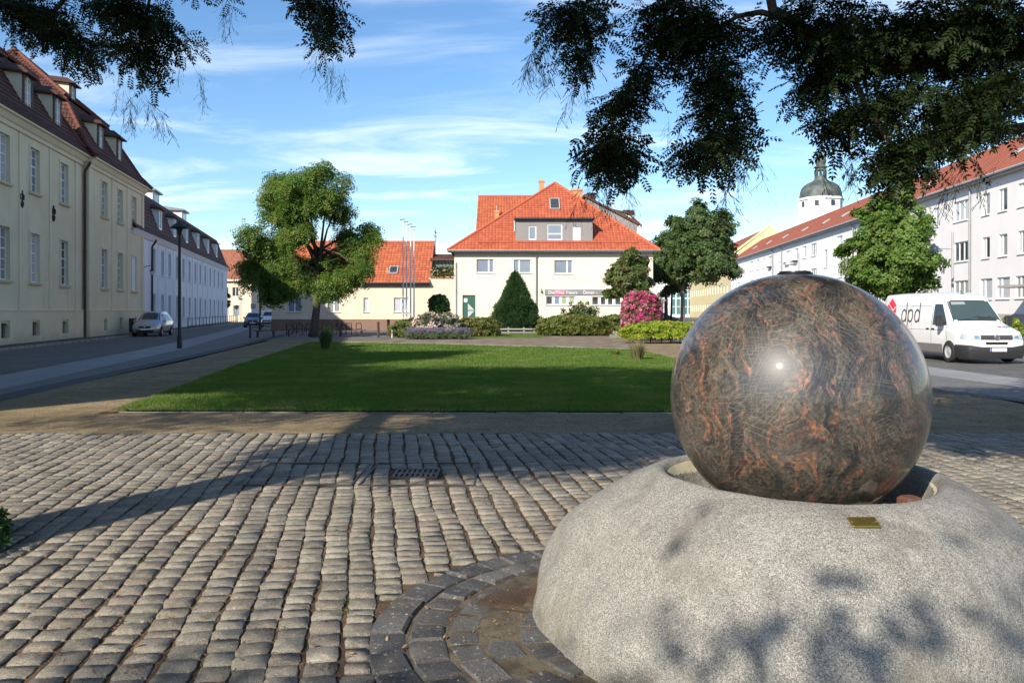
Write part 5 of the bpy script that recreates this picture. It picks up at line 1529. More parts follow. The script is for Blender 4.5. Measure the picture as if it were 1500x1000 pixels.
def leaf_quads(specs):
    """specs: (base, tip, width, normal) -> folded leaves as quads"""
    v, f = [], []
    for b, t, w, nn in specs:
        b, t, nn = Vector(b), Vector(t), Vector(nn)
        s = (t - b).cross(nn).normalized() * w / 2
        mid = b.lerp(t, .45) + nn * w * .18
        n = len(v)
        v += [tuple(b), tuple(mid - s), tuple(t), tuple(mid + s)]
        f.append((n, n + 1, n + 2, n + 3))
    return np.array(v), np.array(f)
def sprig(kind, seed=0):
    r = random.Random(seed); sp = []
    if kind == 'feather':                    # long drooping compound leaves
        for k in range(3):
            a = 2.1 * k + r.uniform(-.4, .4); d = Vector((math.cos(a), math.sin(a), .15))
            p = Vector((0, 0, 0))
            for j in range(4):
                q = p + d * .26; s = d.cross(Vector((0, 0, 1))).normalized()
                for e in (1, -1): sp.append((q, q + s * e * .22 + d * .12 - Vector((0, 0, .10)), .10, (0, 0, 1)))
                d = (d - Vector((0, 0, .28))).normalized(); p = q
            sp.append((p, p + d * .24, .1, (0, 0, 1)))
    elif kind == 'broad':
        for k in range(6):
            a = k * 1.05 + r.uniform(-.4, .4); d = Vector((math.cos(a), math.sin(a), r.uniform(-.3, .5)))
            sp.append((d * .12, d * r.uniform(.55, .8), .42, (r.uniform(-.3, .3), r.uniform(-.3, .3), 1)))
    elif kind == 'needle':
        for k in range(7):
            a = k * .9; d = Vector((math.cos(a) * .55, math.sin(a) * .55, r.uniform(.5, 1)))
            sp.append((d * .05, d * r.uniform(.6, .95), .16, Vector((-math.sin(a), math.cos(a), .3))))
    elif kind == 'small':
        for k in range(6):
            a = k * 1.05 + r.uniform(-.3, .3); d = Vector((math.cos(a), math.sin(a), r.uniform(0, .7)))
            sp.append((d * .1, d * r.uniform(.55, .9), .38, (r.uniform(-.4, .4), r.uniform(-.4, .4), 1)))
    return leaf_quads(sp)
SPRIGS = {k: sprig(k, i) for i, k in enumerate(('feather', 'broad', 'needle', 'small'))}

def blob_points(blobs, n, clump=0.46, shell=0.45, g=rng):
    """points in clumps over a set of ellipsoids (cx,cy,cz,rx,ry,rz); returns points and outward directions"""
    B = np.array(blobs); vol = (B[:, 3] * B[:, 4] * B[:, 5]) ** 0.72; pr = vol / vol.sum()
    P, N = [], []
    for b, p in zip(B, pr):
        k = max(60 if n > 1000 else 12, int(n * p)); nc = max(5, int(9 * (b[3] * b[5]) ** .6 / (b[3:].mean() ** .7)))
        d = g.normal(size=(nc, 3)); d /= np.linalg.norm(d, axis=1, keepdims=True)
        cc = d * (g.random((nc, 1)) ** .33 * (1 - shell) + shell) * .82
        w = g.integers(0, nc, k)
        e = g.normal(size=(k, 3)); e /= np.linalg.norm(e, axis=1, keepdims=True)
        q = cc[w] + e * (g.random((k, 1)) ** .5) * clump
        P.append(b[:3] + q * b[3:]); nn = e * .7 + cc[w] * .8 + np.array([0, 0, .25]); N.append(nn)
    return np.concatenate(P), np.concatenate(N)
def leaves_from(P, N, kind, size, var=0.3, jitter=0.5, up=0.0):
    n = len(P); tv, tf = SPRIGS[kind]
    N = N + rng.normal(0, jitter, N.shape) + np.array([0, 0, up])
    return scatter(tv, tf, P, frames(N, rng.uniform(0, 6.3, n)), size * rng.uniform(1 - var, 1 + var, n))

def px_blobs(lst, d, spread, g):
    """crown lobes read off the photograph at the tree's own distance, set at their own depths through the crown"""
    out = []
    for x, y, rx, ry in lst:
        c = at_depth(x, y, d); k = d / FOC
        out.append((c.x, d + g.uniform(-spread, spread), c.z, rx * k, max(rx, ry) * k * g.uniform(.9, 1.3), ry * k))
    return out
def tree(name, label, base, blobs, n, kind, size, leaf, bark='bark', r0=0.2, fork=0.4, lean=(0, 0), group=None, up=0.2, extra_trunks=(), cat='tree'):
    bx_, by_, bz_ = base
    t = thing(name, label, cat, base, 0, group)
    top = max(b[2] for b in blobs); cx = sum(b[0] for b in blobs) / len(blobs); cy = sum(b[1] for b in blobs) / len(blobs)
    zf = bz_ + (top - bz_) * fork
    m = MB(); F_ = Vector((bx_ + lean[0], by_ + lean[1], zf))
    path = [Vector(base), Vector(base).lerp(F_, .12), Vector(base).lerp(F_, .5) + Vector((random.uniform(-.08, .08), 0, 0)), F_]
    def rel(p): return Vector(p) - Vector(base)
    m.tube([rel(p) for p in path], [r0 * 1.35, r0 * 1.02, r0 * .88, r0 * .72], 10)
    for ex_ in extra_trunks: m.tube([rel(ex_[0]), rel(ex_[1])], [ex_[2], ex_[2] * .7], 8)
    m.build('trunk', MATS[bark], t, smooth='all')
    m = MB()
    for b in blobs:
        c = Vector(b[:3]); s = F_ + Vector((0, 0, random.uniform(-.25, .5) * (top - zf) * .4)) * 1
        s = F_.lerp(Vector((cx, cy, top)), random.uniform(0, .35)) if c.z > zf else F_
        mid = s.lerp(c, .5) + Vector((0, 0, .12 * (c - s).length))
        L = (c - s).length
        m.tube([rel(s), rel(mid), rel(c)], [min(r0 * .5, .035 * L + .02), r0 * .22, r0 * .06], 6)
    m.build('branches', MATS[bark], t, smooth='all')
    P, N = blob_points(blobs, n)
    V, Fq = leaves_from(P - np.array(base), N, kind, size, up=up)
    np_obj('crown', V, Fq, MATS[leaf], t)
    return t
G1 = np.random.default_rng(5)
T1 = [(404, 288, 27, 42), (445, 268, 44, 25), (491, 279, 30, 32), (494, 306, 27, 20), (445, 300, 30, 24), (407, 323, 28, 28), (372, 352, 20, 24), (390, 381, 33, 36), (369, 404, 20, 24),
      (416, 404, 42, 36), (418, 432, 32, 15), (471, 398, 40, 36), (482, 421, 28, 20), (508, 413, 19, 19), (520, 346, 31, 24), (543, 352, 13, 17), (532, 381, 16, 16), (535, 401, 16, 15), (505, 372, 19, 16), (440, 345, 26, 22)]
bx_, by_ = ground_at(459, 493)
tree('pagoda_tree', 'tall feathery green tree with forked crown standing behind the bench at the lawn end', (bx_, by_, 0), px_blobs(T1, by_, 1.7, G1), 7000, 'feather', .58, 'leaf_pagoda', 'bark', .27, .36, lean=(.35, 0), up=.5)
T2 = [(1022, 308, 17, 15), (1018, 334, 34, 25), (1058, 328, 26, 22), (1048, 360, 32, 28), (1026, 392, 44, 25), (1061, 398, 17, 15), (1010, 362, 30, 30), (1000, 405, 22, 14)]
b_ = (at_depth(1000, 455, 78).x, 78, 0)
tree('lime_tree', 'dark broad tree with pale trunk behind the golden hedge', b_, px_blobs(T2 + [(1030, 360, 45, 50)], 78, 1.6, G1), 6500, 'broad', .42, 'leaf_dark', 'bark_pale', .24, .36, group=None)
T3 = [(990, 330, 14, 18), (965, 360, 20, 22), (990, 366, 34, 32), (958, 392, 18, 20), (984, 408, 34, 22), (984, 424, 20, 10)]
b_ = (at_depth(976, 455, 90).x, 90, 0)
tree('lime_tree', 'dark tree with thin dark trunk close beside the cream house corner', b_, px_blobs(T3 + [(975, 385, 28, 40)], 90, 1.6, G1), 4200, 'broad', .45, 'leaf_dark', 'bark', .2, .4, extra_trunks=[((at_depth(984, 455, 90).x, 90.5, 0), (at_depth(986, 455, 90).x, 90.5, 5), .13)])
T4 = [(926, 379, 21, 15), (924, 398, 28, 15), (903, 408, 17, 12), (938, 412, 20, 14), (908, 426, 24, 9), (930, 428, 22, 10)]
b_ = (at_depth(931, 455, 65).x, 65, 0)
tree('oak_tree', 'small brownish green tree in front of the cream house shop windows', b_, px_blobs(T4 + [(922, 406, 26, 26)], 65, .8, G1), 3200, 'broad', .36, 'leaf_oak', 'bark', .13, .4)
T5 = [(1317, 264, 12, 18), (1316, 284, 18, 16), (1312, 297, 27, 22), (1326, 302, 24, 21), (1282, 309, 24, 11), (1302, 336, 37, 25), (1336, 343, 27, 23), (1264, 370, 28, 19), (1302, 373, 36, 24), (1340, 380, 24, 20), (1284, 404, 33, 21), (1326, 404, 36, 21), (1302, 424, 30, 14)]
b_ = (at_depth(1303, 455, 38).x, 38, 0)
tree('maple_tree', 'fresh green pyramidal maple tree standing behind the white delivery van', b_, px_blobs(T5 + [(1305, 350, 40, 60), (1304, 395, 58, 34), (1285, 345, 24, 22)], 38, .6, G1), 10500, 'broad', .25, 'leaf_maple', 'bark', .14, .3)
b_ = (at_depth(331, 455, 117).x, 117, 0)
tree('potted_tree', 'small dark reddish tree at the far corner of the white mansion', b_, px_blobs([(331, 432, 5, 7), (332, 444, 6, 6)], 117, .3, G1), 240, 'broad', .3, 'leaf_oak', 'bark', .08, .4)

def shrub(name, label, c, r, n, kind, size, leaf, cat='shrub', e=2.6, core=True, flowers=None, group=None, lump=.1, up=.2, parent=None, rz=0.0, base=0.0):
    """clipped or loose mass: leaves on a superellipsoid, a dark twiggy core inside; flowers: (material, share, size)"""
    t = thing(name, label, cat, (c[0], c[1], base), rz, group)
    d = rng.normal(size=(n, 3)); d /= np.linalg.norm(d, axis=1, keepdims=True)
    d[:, 2] = np.where(d[:, 2] < -.55, -d[:, 2], d[:, 2])
    k = (np.abs(d) ** e).sum(1, keepdims=True) ** (-1 / e)
    S = d * k
    lum = np.array([noise.noise(Vector(p) * 2.3 + Vector((c[0], c[1], 0))) for p in S])[:, None]
    S = S * (1 + lump * 2.1 * lum) * (1 - .16 * rng.random((n, 1)) ** 2 + .13 * rng.random((n, 1)) ** 5)
    P = S * np.array(r) + np.array([0, 0, c[2] - base])
    P[:, 2] = np.maximum(P[:, 2], .03)
    V, F = leaves_from(P, d * .9, kind, size, up=up)
    np_obj('foliage', V, F, MATS[leaf], t)
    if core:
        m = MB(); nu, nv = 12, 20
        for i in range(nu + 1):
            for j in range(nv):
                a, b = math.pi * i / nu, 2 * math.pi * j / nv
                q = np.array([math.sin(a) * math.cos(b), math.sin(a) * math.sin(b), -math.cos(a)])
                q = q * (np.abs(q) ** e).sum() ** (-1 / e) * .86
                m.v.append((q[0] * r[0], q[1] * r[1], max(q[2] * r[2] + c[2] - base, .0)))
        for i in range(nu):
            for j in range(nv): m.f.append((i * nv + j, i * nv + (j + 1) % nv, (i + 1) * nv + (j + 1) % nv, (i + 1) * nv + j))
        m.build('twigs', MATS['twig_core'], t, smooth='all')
    for fl in flowers or ():
        mat, cnt, sz = fl[:3]; sel = rng.choice(n, cnt, replace=False)
        if len(fl) > 3: sel = sel[P[sel, 2] > fl[3]]
        V, F = leaves_from(P[sel] * 1.02 + d[sel] * .03, d[sel], 'small', sz, up=.3)
        np_obj('blossoms', V, F, MATS[mat], t)
    return t
def gx(px, d): return (px - 750) / FOC * d
# yew cone
def cone_shrub(name, label, x, y, h, w, n, leaf, size):
    t = thing(name, label, 'conifer', (x, y, 0))
    u = rng.random(n) ** .62; z = h * (1 - u) ; a = rng.uniform(0, 2 * np.pi, n)
    rad = w * (np.clip(u * 1.18, 0, 1) ** .9) * (1 - .16 * np.clip((u - .82) / .18, 0, 1))
    lum = np.array([noise.noise(Vector((math.cos(q) * r_ * 1.6, math.sin(q) * r_ * 1.6, zz * 1.3))) for q, r_, zz in zip(a, rad, z)])
    rad = rad * (1 + .24 * lum) * (1 - .14 * rng.random(n) ** 2 + .14 * rng.random(n) ** 5) + .05
    P = np.stack([rad * np.cos(a), rad * np.sin(a), z + .05], 1); N = np.stack([np.cos(a), np.sin(a), np.full(n, .9)], 1)
    V, F = leaves_from(P, N, 'needle', size, up=.5, jitter=.3); np_obj('foliage', V, F, MATS[leaf], t)
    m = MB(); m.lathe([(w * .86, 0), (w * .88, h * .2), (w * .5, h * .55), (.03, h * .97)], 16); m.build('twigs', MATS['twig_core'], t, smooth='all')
    return t
cone_shrub('yew_cone', 'large dark green cone shaped yew in front of the cream house', gx(755, 63), 63, 4.55, 1.78, 5200, 'leaf_yew', .30)
shrub('topiary_ball', 'round clipped dark green topiary behind the roses', (gx(643, 60), 60, 1.95), (.72, .72, .85), 1500, 'small', .16, 'leaf_box', 'topiary', 2.1)
shrub('hedge', 'olive green low hedge beside the dark posts at the flower bed end', (gx(602, 52), 52, .45), (1.15, .8, .56), 1300, 'small', .17, 'leaf_hedge', 'hedge', lump=.2)
shrub('hedge', 'yellow olive hedge between the lavender and the yew cone', (gx(698, 53), 53.5, .5), (1.3, .9, .66), 1600, 'small', .17, 'leaf_hedge', 'hedge', lump=.2)
shrub('rose_bush', 'rose bush with pale pink and white blooms behind the lavender', (gx(630, 51), 51, .75), (.85, .7, .75), 800, 'small', .15, 'leaf_sage', 'rose bush', 2, flowers=(('petal_blush', 170, .2, .5),), lump=.25)
shrub('rose_bush', 'rose bush with white blooms in front of the green door', (gx(655, 51.5), 51.5, .72), (.75, .7, .7), 700, 'small', .15, 'leaf_sage', 'rose bush', 2, flowers=(('petal_blush', 90, .2, .5),), lump=.25)
# lavender: clumps of upright stems
def lavender():
    t = thing('lavender_bed', 'low bed of purple lavender at the edge of the lawn', 'lavender', (gx(640, 49), 49, 0))
    n = 2600; cxs = rng.uniform(-1.75, 1.85, 60); cys = rng.uniform(-.45, .6, 60); w = rng.integers(0, 60, n)
    P = np.stack([cxs[w] + rng.normal(0, .16, n), cys[w] + rng.normal(0, .16, n), rng.uniform(.02, .38, n)], 1)
    V, F = leaves_from(P, np.stack([rng.normal(0, .3, n), rng.normal(0, .3, n), np.ones(n)], 1), 'needle', .2, up=.6); np_obj('foliage', V, F, MATS['leaf_sage'], t)
    n = 620; w = rng.integers(0, 60, n)
    P = np.stack([cxs[w] + rng.normal(0, .2, n), cys[w] + rng.normal(0, .2, n), rng.uniform(.38, .62, n)], 1)
    V, F = leaves_from(P, np.stack([rng.normal(0, .2, n), rng.normal(0, .2, n), np.ones(n)], 1), 'needle', .14, up=1); np_obj('blossoms', V, F, MATS['petal_lavender'], t)
lavender()
shrub('hedge', 'broad olive hedge beside the pink flowering bush', (gx(840, 55.5), 55.8, .56), (2.2, 1.0, .68), 3300, 'small', .19, 'leaf_hedge', 'hedge', 3, lump=.16)
shrub('hedge', 'small olive hedge under the oak next to the pink flowering bush', (gx(902, 58), 58.5, .6), (.85, .8, .72), 900, 'small', .18, 'leaf_hedge', 'hedge', lump=.2)
for x_, w_, h_, lb in ((838, .7, 1.75, 'loose dark rose bush rising behind the broad hedge'), (860, .9, 2.0, 'taller dark leafy bush rising behind the broad hedge')):
    shrub('rose_bush', lb, (gx(x_, 59), 59, h_ * .5), (w_, .7, h_ * .5), 420, 'small', .2, 'leaf_dark', 'bush', 2, core=False, lump=.5)
shrub('flowering_bush', 'tall block shaped bush covered in bright pink flowers', (gx(941.5, 46), 46.5, 1.25), (.95, .9, 1.28), 2600, 'small', .17, 'leaf_oak', 'flowering bush', 4, flowers=(('petal_pink', 1900, .135, .2), ('petal_blush', 130, .1, .2)), lump=.1)
shrub('golden_hedge', 'bright yellow green clipped hedge by the lawn corner', (gx(985, 42.4), 43.0, .58), (2.45, .8, .44), 3800, 'small', .14, 'leaf_gold', 'hedge', 3, lump=.14)
m = MB()
gl = [o for o in SC.objects if o.name == 'golden_hedge'][0]
for k in range(9): m.tube([(-2 + k * .5, random.uniform(-.2, .2), 0), (-2 + k * .5 + random.uniform(-.1, .1), 0, .35)], .03, 5)
m.build('stems', MATS['bark'], gl)
def tuft(name, label, x, y, h, w, n, mat, cat='grass tuft'):
    t = thing(name, label, cat, (x, y, 0))
    a = rng.uniform(0, 6.3, n); b = rng.uniform(0, w * .35, n); l = rng.uniform(.3, 1, n) * w; hh = h * rng.uniform(.6, 1.05, n); wd = .012 + .006 * rng.random(n)
    V = np.zeros((n, 3, 3)); s = a + 1.57
    V[:, 0] = np.stack([b * np.cos(a) - wd * np.cos(s), b * np.sin(a) - wd * np.sin(s), np.zeros(n)], 1)
    V[:, 1] = np.stack([b * np.cos(a) + wd * np.cos(s), b * np.sin(a) + wd * np.sin(s), np.zeros(n)], 1)
    V[:, 2] = np.stack([l * np.cos(a), l * np.sin(a), hh], 1)
    np_obj('blades', V.reshape(-1, 3), np.arange(3 * n).reshape(n, 3), MATS[mat], t)
    return t
tx, ty = ground_at(477, 512)
tuft('grass_tuft', 'tall dark green grass tuft on the lawn before the feathery tree', tx, ty, 1.15, .5, 420, 'leaf_dark')
tx, ty = ground_at(934, 528)
tuft('grass_tuft', 'dry pale grass tuft at the lawn corner before the golden hedge', tx, ty, .75, .42, 260, 'dry_grass')
tx, ty = ground_at(902, 521)
tuft('grass_tuft', 'small low green tuft on the lawn near the dry tuft', tx, ty, .28, .3, 120, 'leaf_hedge')
# shrub at the paving's edge: only its outermost leaves reach into the frame
shrub('box_bush', 'glossy green bush at the edge of the cobbles, cut by the frame', (-4.17, 5.8, .10), (.46, .45, .16), 900, 'small', .075, 'leaf_box', 'bush', 2.2, lump=.2)
shrub('hedge', 'small yellow green bush at the foot of the pale row behind the van', (gx(1478, 44), 44, .6), (.55, .6, .62), 500, 'small', .15, 'leaf_gold', 'bush', 2.2)
# planted flowers on the terrace
n = 420
t = thing('terrace_flowers', 'row of potted plants along the annex terrace wall', 'potted plants', ((hx(631) + hx(663)) / 2, FY + .05, hz(404)))
w = (hx(663) - hx(631)) / 2
P = np.stack([rng.uniform(-w, w, n), rng.uniform(-.15, .3, n), rng.uniform(0, .8, n) ** 1.3], 1)
V, F = leaves_from(P, np.tile([0, 0, 1.0], (n, 1)), 'small', .2); np_obj('foliage', V, F, MATS['leaf_hedge'], t)
sel = P[::9]; V, F = leaves_from(sel + [0, -.1, .05], np.tile([0, -.5, 1.0], (len(sel), 1)), 'small', .13); np_obj('blossoms', V, F, MATS['petal_blush'], t)
# planting bed and grass strip behind the lawn
sheet('planting_bed', [(-7.2, 45.0), (-3.9, 42.05), (5.0, 36.7), (6.4, 41.0), (7.4, 44), (7.2, 66), (-7.6, 62)], 'bed_soil', 0.004)
STRIP = [(gx(690, 52), 50.5), (gx(792, 52), 50.2), (gx(792, 58), 57.5), (gx(700, 58), 58)]
tag(grass_field('grass', STRIP, 500, 300, 50, 58, .09), 'strip of longer grass before the low rail fence', 'grass')

# ---------------------------------------------------------------- the two great trees overhead
def compound_leaf(r, L=.19, pairs=5, lw=.023, ll=.054):
    sp = []; p = Vector((0, 0, 0)); d = Vector((1, 0, r.uniform(-.1, .2))).normalized(); st = L / pairs; rach = [p.copy()]
    for k in range(pairs):
        p = p + d * st; rach.append(p.copy()); s = d.cross(Vector((0, 0, 1))).normalized()
        for e in (1, -1):
            tip = p + (s * e * .86 + d * .5).normalized() * ll * r.uniform(.85, 1.1) * (1.05 - .4 * abs(k / pairs - .45)) - Vector((0, 0, r.uniform(.0, .018)))
            sp.append((p, tip, lw * r.uniform(.85, 1.1), (0, 0, 1)))
        d = (d - Vector((0, 0, r.uniform(.04, .16)))).normalized()
    sp.append((p, p + d * ll, lw, (0, 0, 1)))
    v, f = leaf_quads(sp)
    rv, rf_ = [], []
    for i, q in enumerate(rach): rv += [tuple(q + Vector((0, .0012, 0))), tuple(q - Vector((0, .0012, 0)))]
    for i in range(len(rach) - 1): rf_.append((2 * i, 2 * i + 1, 2 * i + 3, 2 * i + 2))
    return np.concatenate([v, np.array(rv)]), np.concatenate([f, np.array(rf_) + len(v)])
def spray(seed, nleaf=7):
    """a leafy twig about 0.4 m long"""
    r = random.Random(seed); V, F, base = [], [], 0
    p = Vector((0, 0, 0)); d = Vector((1, 0, -.15)).normalized(); tw = [p.copy()]
    for k in range(nleaf):
        p = p + d * .055; d = (d + Vector((0, r.uniform(-.15, .15), r.uniform(-.14, .06)))).normalized(); tw.append(p.copy())
        v, f = compound_leaf(r, r.uniform(.15, .22), r.choice((5, 6)))
        a = (1 if k % 2 else -1) * r.uniform(.6, 1.3) if k < nleaf - 1 else r.uniform(-.2, .2)
        R = Matrix.Rotation(a, 3, 'Z') @ Matrix.Rotation(r.uniform(-.1, .55), 3, 'Y') @ Matrix.Rotation(r.uniform(-.5, .5), 3, 'X')
        v = v @ np.array(R).T + np.array(p)
        V.append(v); F.append(f + base); base += len(v)
    tv = []
    for q in tw: tv += [tuple(q + Vector((0, .003, 0))), tuple(q - Vector((0, .003, .0)))]
    V.append(np.array(tv)); F.append(np.array([(2 * i, 2 * i + 1, 2 * i + 3, 2 * i + 2) for i in range(len(tw) - 1)]) + base)
    return np.concatenate(V), np.concatenate(F)
SPR = [spray(s) for s in range(5)]
SPR_ME = [np_mesh('leaf_spray', v, f, MATS['leaf_canopy']) for v, f in SPR]
def seed_spray(seed):
    """thin drooping strands of pods left by the blossom"""
    r = random.Random(seed); V, F = [], []
    def strand(p, d, L, k):
        q = [p]
        for i in range(k): d = (d + Vector((r.uniform(-.25, .25), r.uniform(-.25, .25), -.3))).normalized(); q.append(q[-1] + d * L / k)
        for i in range(k):
            n = len(V); w = .0012 if i < k - 1 else .0021
            V.extend([tuple(q[i] + Vector((w, 0, 0))), tuple(q[i] - Vector((w, 0, 0))), tuple(q[i + 1] - Vector((w, w * .4, 0))), tuple(q[i + 1] + Vector((w, w * .4, 0)))]); F.append((n, n + 1, n + 2, n + 3))
        return q
    main = strand(Vector((0, 0, 0)), Vector((.3, 0, -.6)), .30, 5)
    for q in main[1:]:
        for _ in range(3): strand(q, Vector((r.uniform(-1, 1), r.uniform(-1, 1), -.4)).normalized(), r.uniform(.06, .13), 3)
    return np.array(V), np.array(F)
SEED = [seed_spray(s) for s in range(3)]
def coarse_spray(seed):
    r = random.Random(seed); sp = []
    for k in range(20):
        p = Vector((r.gauss(0, .24), r.gauss(0, .24), r.gauss(0, .12))); a = r.uniform(0, 6.3)
        sp.append((p, p + Vector((math.cos(a), math.sin(a), r.uniform(-.6, .1))) * r.uniform(.13, .2), r.uniform(.06, .085), (r.uniform(-.3, .3), r.uniform(-.3, .3), 1)))
    return leaf_quads(sp)
COARSE = [coarse_spray(s) for s in range(3)]
def spray_frames(n, out, r=rng):
    """twigs point outward and a little down"""
    x = out + r.normal(0, .45, (n, 3)) + np.array([0, 0, -.25]); x /= np.linalg.norm(x, axis=1, keepdims=True)
    up = np.array([0, 0, 1.0]) + r.normal(0, .35, (n, 3)); y = np.cross(up, x); y /= np.linalg.norm(y, axis=1, keepdims=True); z = np.cross(x, y)
    return np.stack([x, y, z], 2)
def great_tree(name, label, base, trunk, limbs, fringe, crown, n_parts, seeds):
    """trunk, limbs; fringe: low lobes with full leaf detail; crown: unseen clusters above, placed to cast shade; seeds: hanging pod strands"""
    t = thing(name, label, 'tree', base)
    bv = np.array(base)
    m = MB(); m.tube([Vector(p) - Vector(base) for p, r in trunk], [r for p, r in trunk], 14); m.build('trunk', MATS['bark'], t, smooth='all')
    for lim in limbs:
        m = MB(); m.tube([Vector(p) - Vector(base) for p, r in lim], [r for p, r in lim], 9); m.build('branch', MATS['bark'], t, smooth='all')
    P, O = [], []
    for (c, r, n) in fringe:
        n = int(n * 1.15)
        d = rng.normal(size=(n, 3)); d /= np.linalg.norm(d, axis=1, keepdims=True)
        q = d * rng.random((n, 1)) ** .4
        P.append(np.array(c) + q * np.array(r)); O.append(d * np.array([1, 1, .6]))
    P, O = np.concatenate(P), np.concatenate(O); n = len(P); R = spray_frames(n, O); S = rng.uniform(.65, 1.0, n)
    P = P - np.einsum('nij,j->ni', R, np.array([.20, 0, 0]))
    pick = np.argsort(P[:, 1] + rng.normal(0, .2, n))[:n_parts]; mask = np.zeros(n, bool); mask[pick] = True
    for i in pick:
        o = link(bpy.data.objects.new('leaf_spray', SPR_ME[i % 5]), t)
        M = Matrix(R[i].tolist()).to_4x4(); M.translation = Vector(P[i] - bv); o.matrix_basis = M @ Matrix.Scale(S[i], 4)
    VV, FF, b = [], [], 0
    for k in range(5):
        s = np.where(~mask & (np.arange(n) % 5 == k))[0]
        if len(s):
            V, F = scatter(*SPR[k], P[s] - bv, R[s], S[s]); VV.append(V); FF.append(F + b); b += len(V)
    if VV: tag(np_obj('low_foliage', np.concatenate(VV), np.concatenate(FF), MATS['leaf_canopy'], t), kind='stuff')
    VV, FF, b = [], [], 0
    for (c, r, n) in crown:
        d = rng.normal(size=(n, 3)); d /= np.linalg.norm(d, axis=1, keepdims=True)
        Q = np.array(c) + d * rng.random((n, 1)) ** .45 * np.array(r)
        V, F = scatter(*COARSE[n % 3], Q - bv, frames(np.array([0, 0, 1.0]) + rng.normal(0, .4, (n, 3)), rng.uniform(0, 6.3, n)), rng.uniform(.8, 1.25, n)); VV.append(V); FF.append(F + b); b += len(V)
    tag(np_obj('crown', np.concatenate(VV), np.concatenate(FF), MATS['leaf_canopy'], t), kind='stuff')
    VV, FF, b = [], [], 0
    for (c, r, n) in seeds:
        n = max(3, int(n * .5))
        Q = np.array(c) + rng.normal(0, .5, (n, 3)) * np.array(r)
        V, F = scatter(*SEED[n % 3], Q - bv, frames(np.tile([0, 0, 1.0], (n, 1)) + rng.normal(0, .12, (n, 3)), rng.uniform(0, 6.3, n)), rng.uniform(.8, 1.3, n)); VV.append(V); FF.append(F + b); b += len(V)
    if VV: tag(np_obj('pod_strands', np.concatenate(VV), np.concatenate(FF), MATS['twig_core'], t), kind='stuff')
    return t
def lobe(x, y, rx, ry, d, n, thick=.6):
    c = at_depth(x, y - 6, d); k = d / FOC
    return ((c.x, c.y, c.z), (max(rx - 20, 8) * k, thick, max(ry - 20, 7) * k), n)
FR = [lobe(838, 28, 66, 36, 7.4, 40), lobe(852, 88, 34, 32, 7.3, 16), lobe(985, 30, 82, 48, 7.1, 62), lobe(1030, 62, 80, 40, 7.0, 46), lobe(942, 118, 46, 34, 7.2, 24), lobe(912, 150, 44, 28, 7.2, 18), lobe(895, 228, 66, 46, 7.1, 56),
      lobe(1045, 118, 54, 34, 6.9, 30), lobe(1052, 155, 40, 28, 6.9, 18), lobe(1040, 218, 60, 48, 6.8, 46), lobe(1075, 190, 30, 30, 6.8, 12), lobe(1160, 40, 60, 48, 6.7, 36), lobe(1250, 60, 90, 62, 6.6, 90), lobe(1370, 55, 100, 66, 6.4, 100), lobe(1465, 50, 66, 60, 6.2, 64),
      lobe(1215, 120, 52, 42, 6.6, 36), lobe(1245, 172, 52, 38, 6.5, 34), lobe(1310, 150, 50, 36, 6.5, 34), lobe(1325, 228, 58, 44, 6.3, 50), lobe(1420, 150, 56, 42, 6.2, 42), lobe(1412, 200, 42, 40, 6.1, 32), lobe(1480, 118, 42, 44, 6.0, 26)]
def L_(x, y, d): return at_depth(x, y, d)
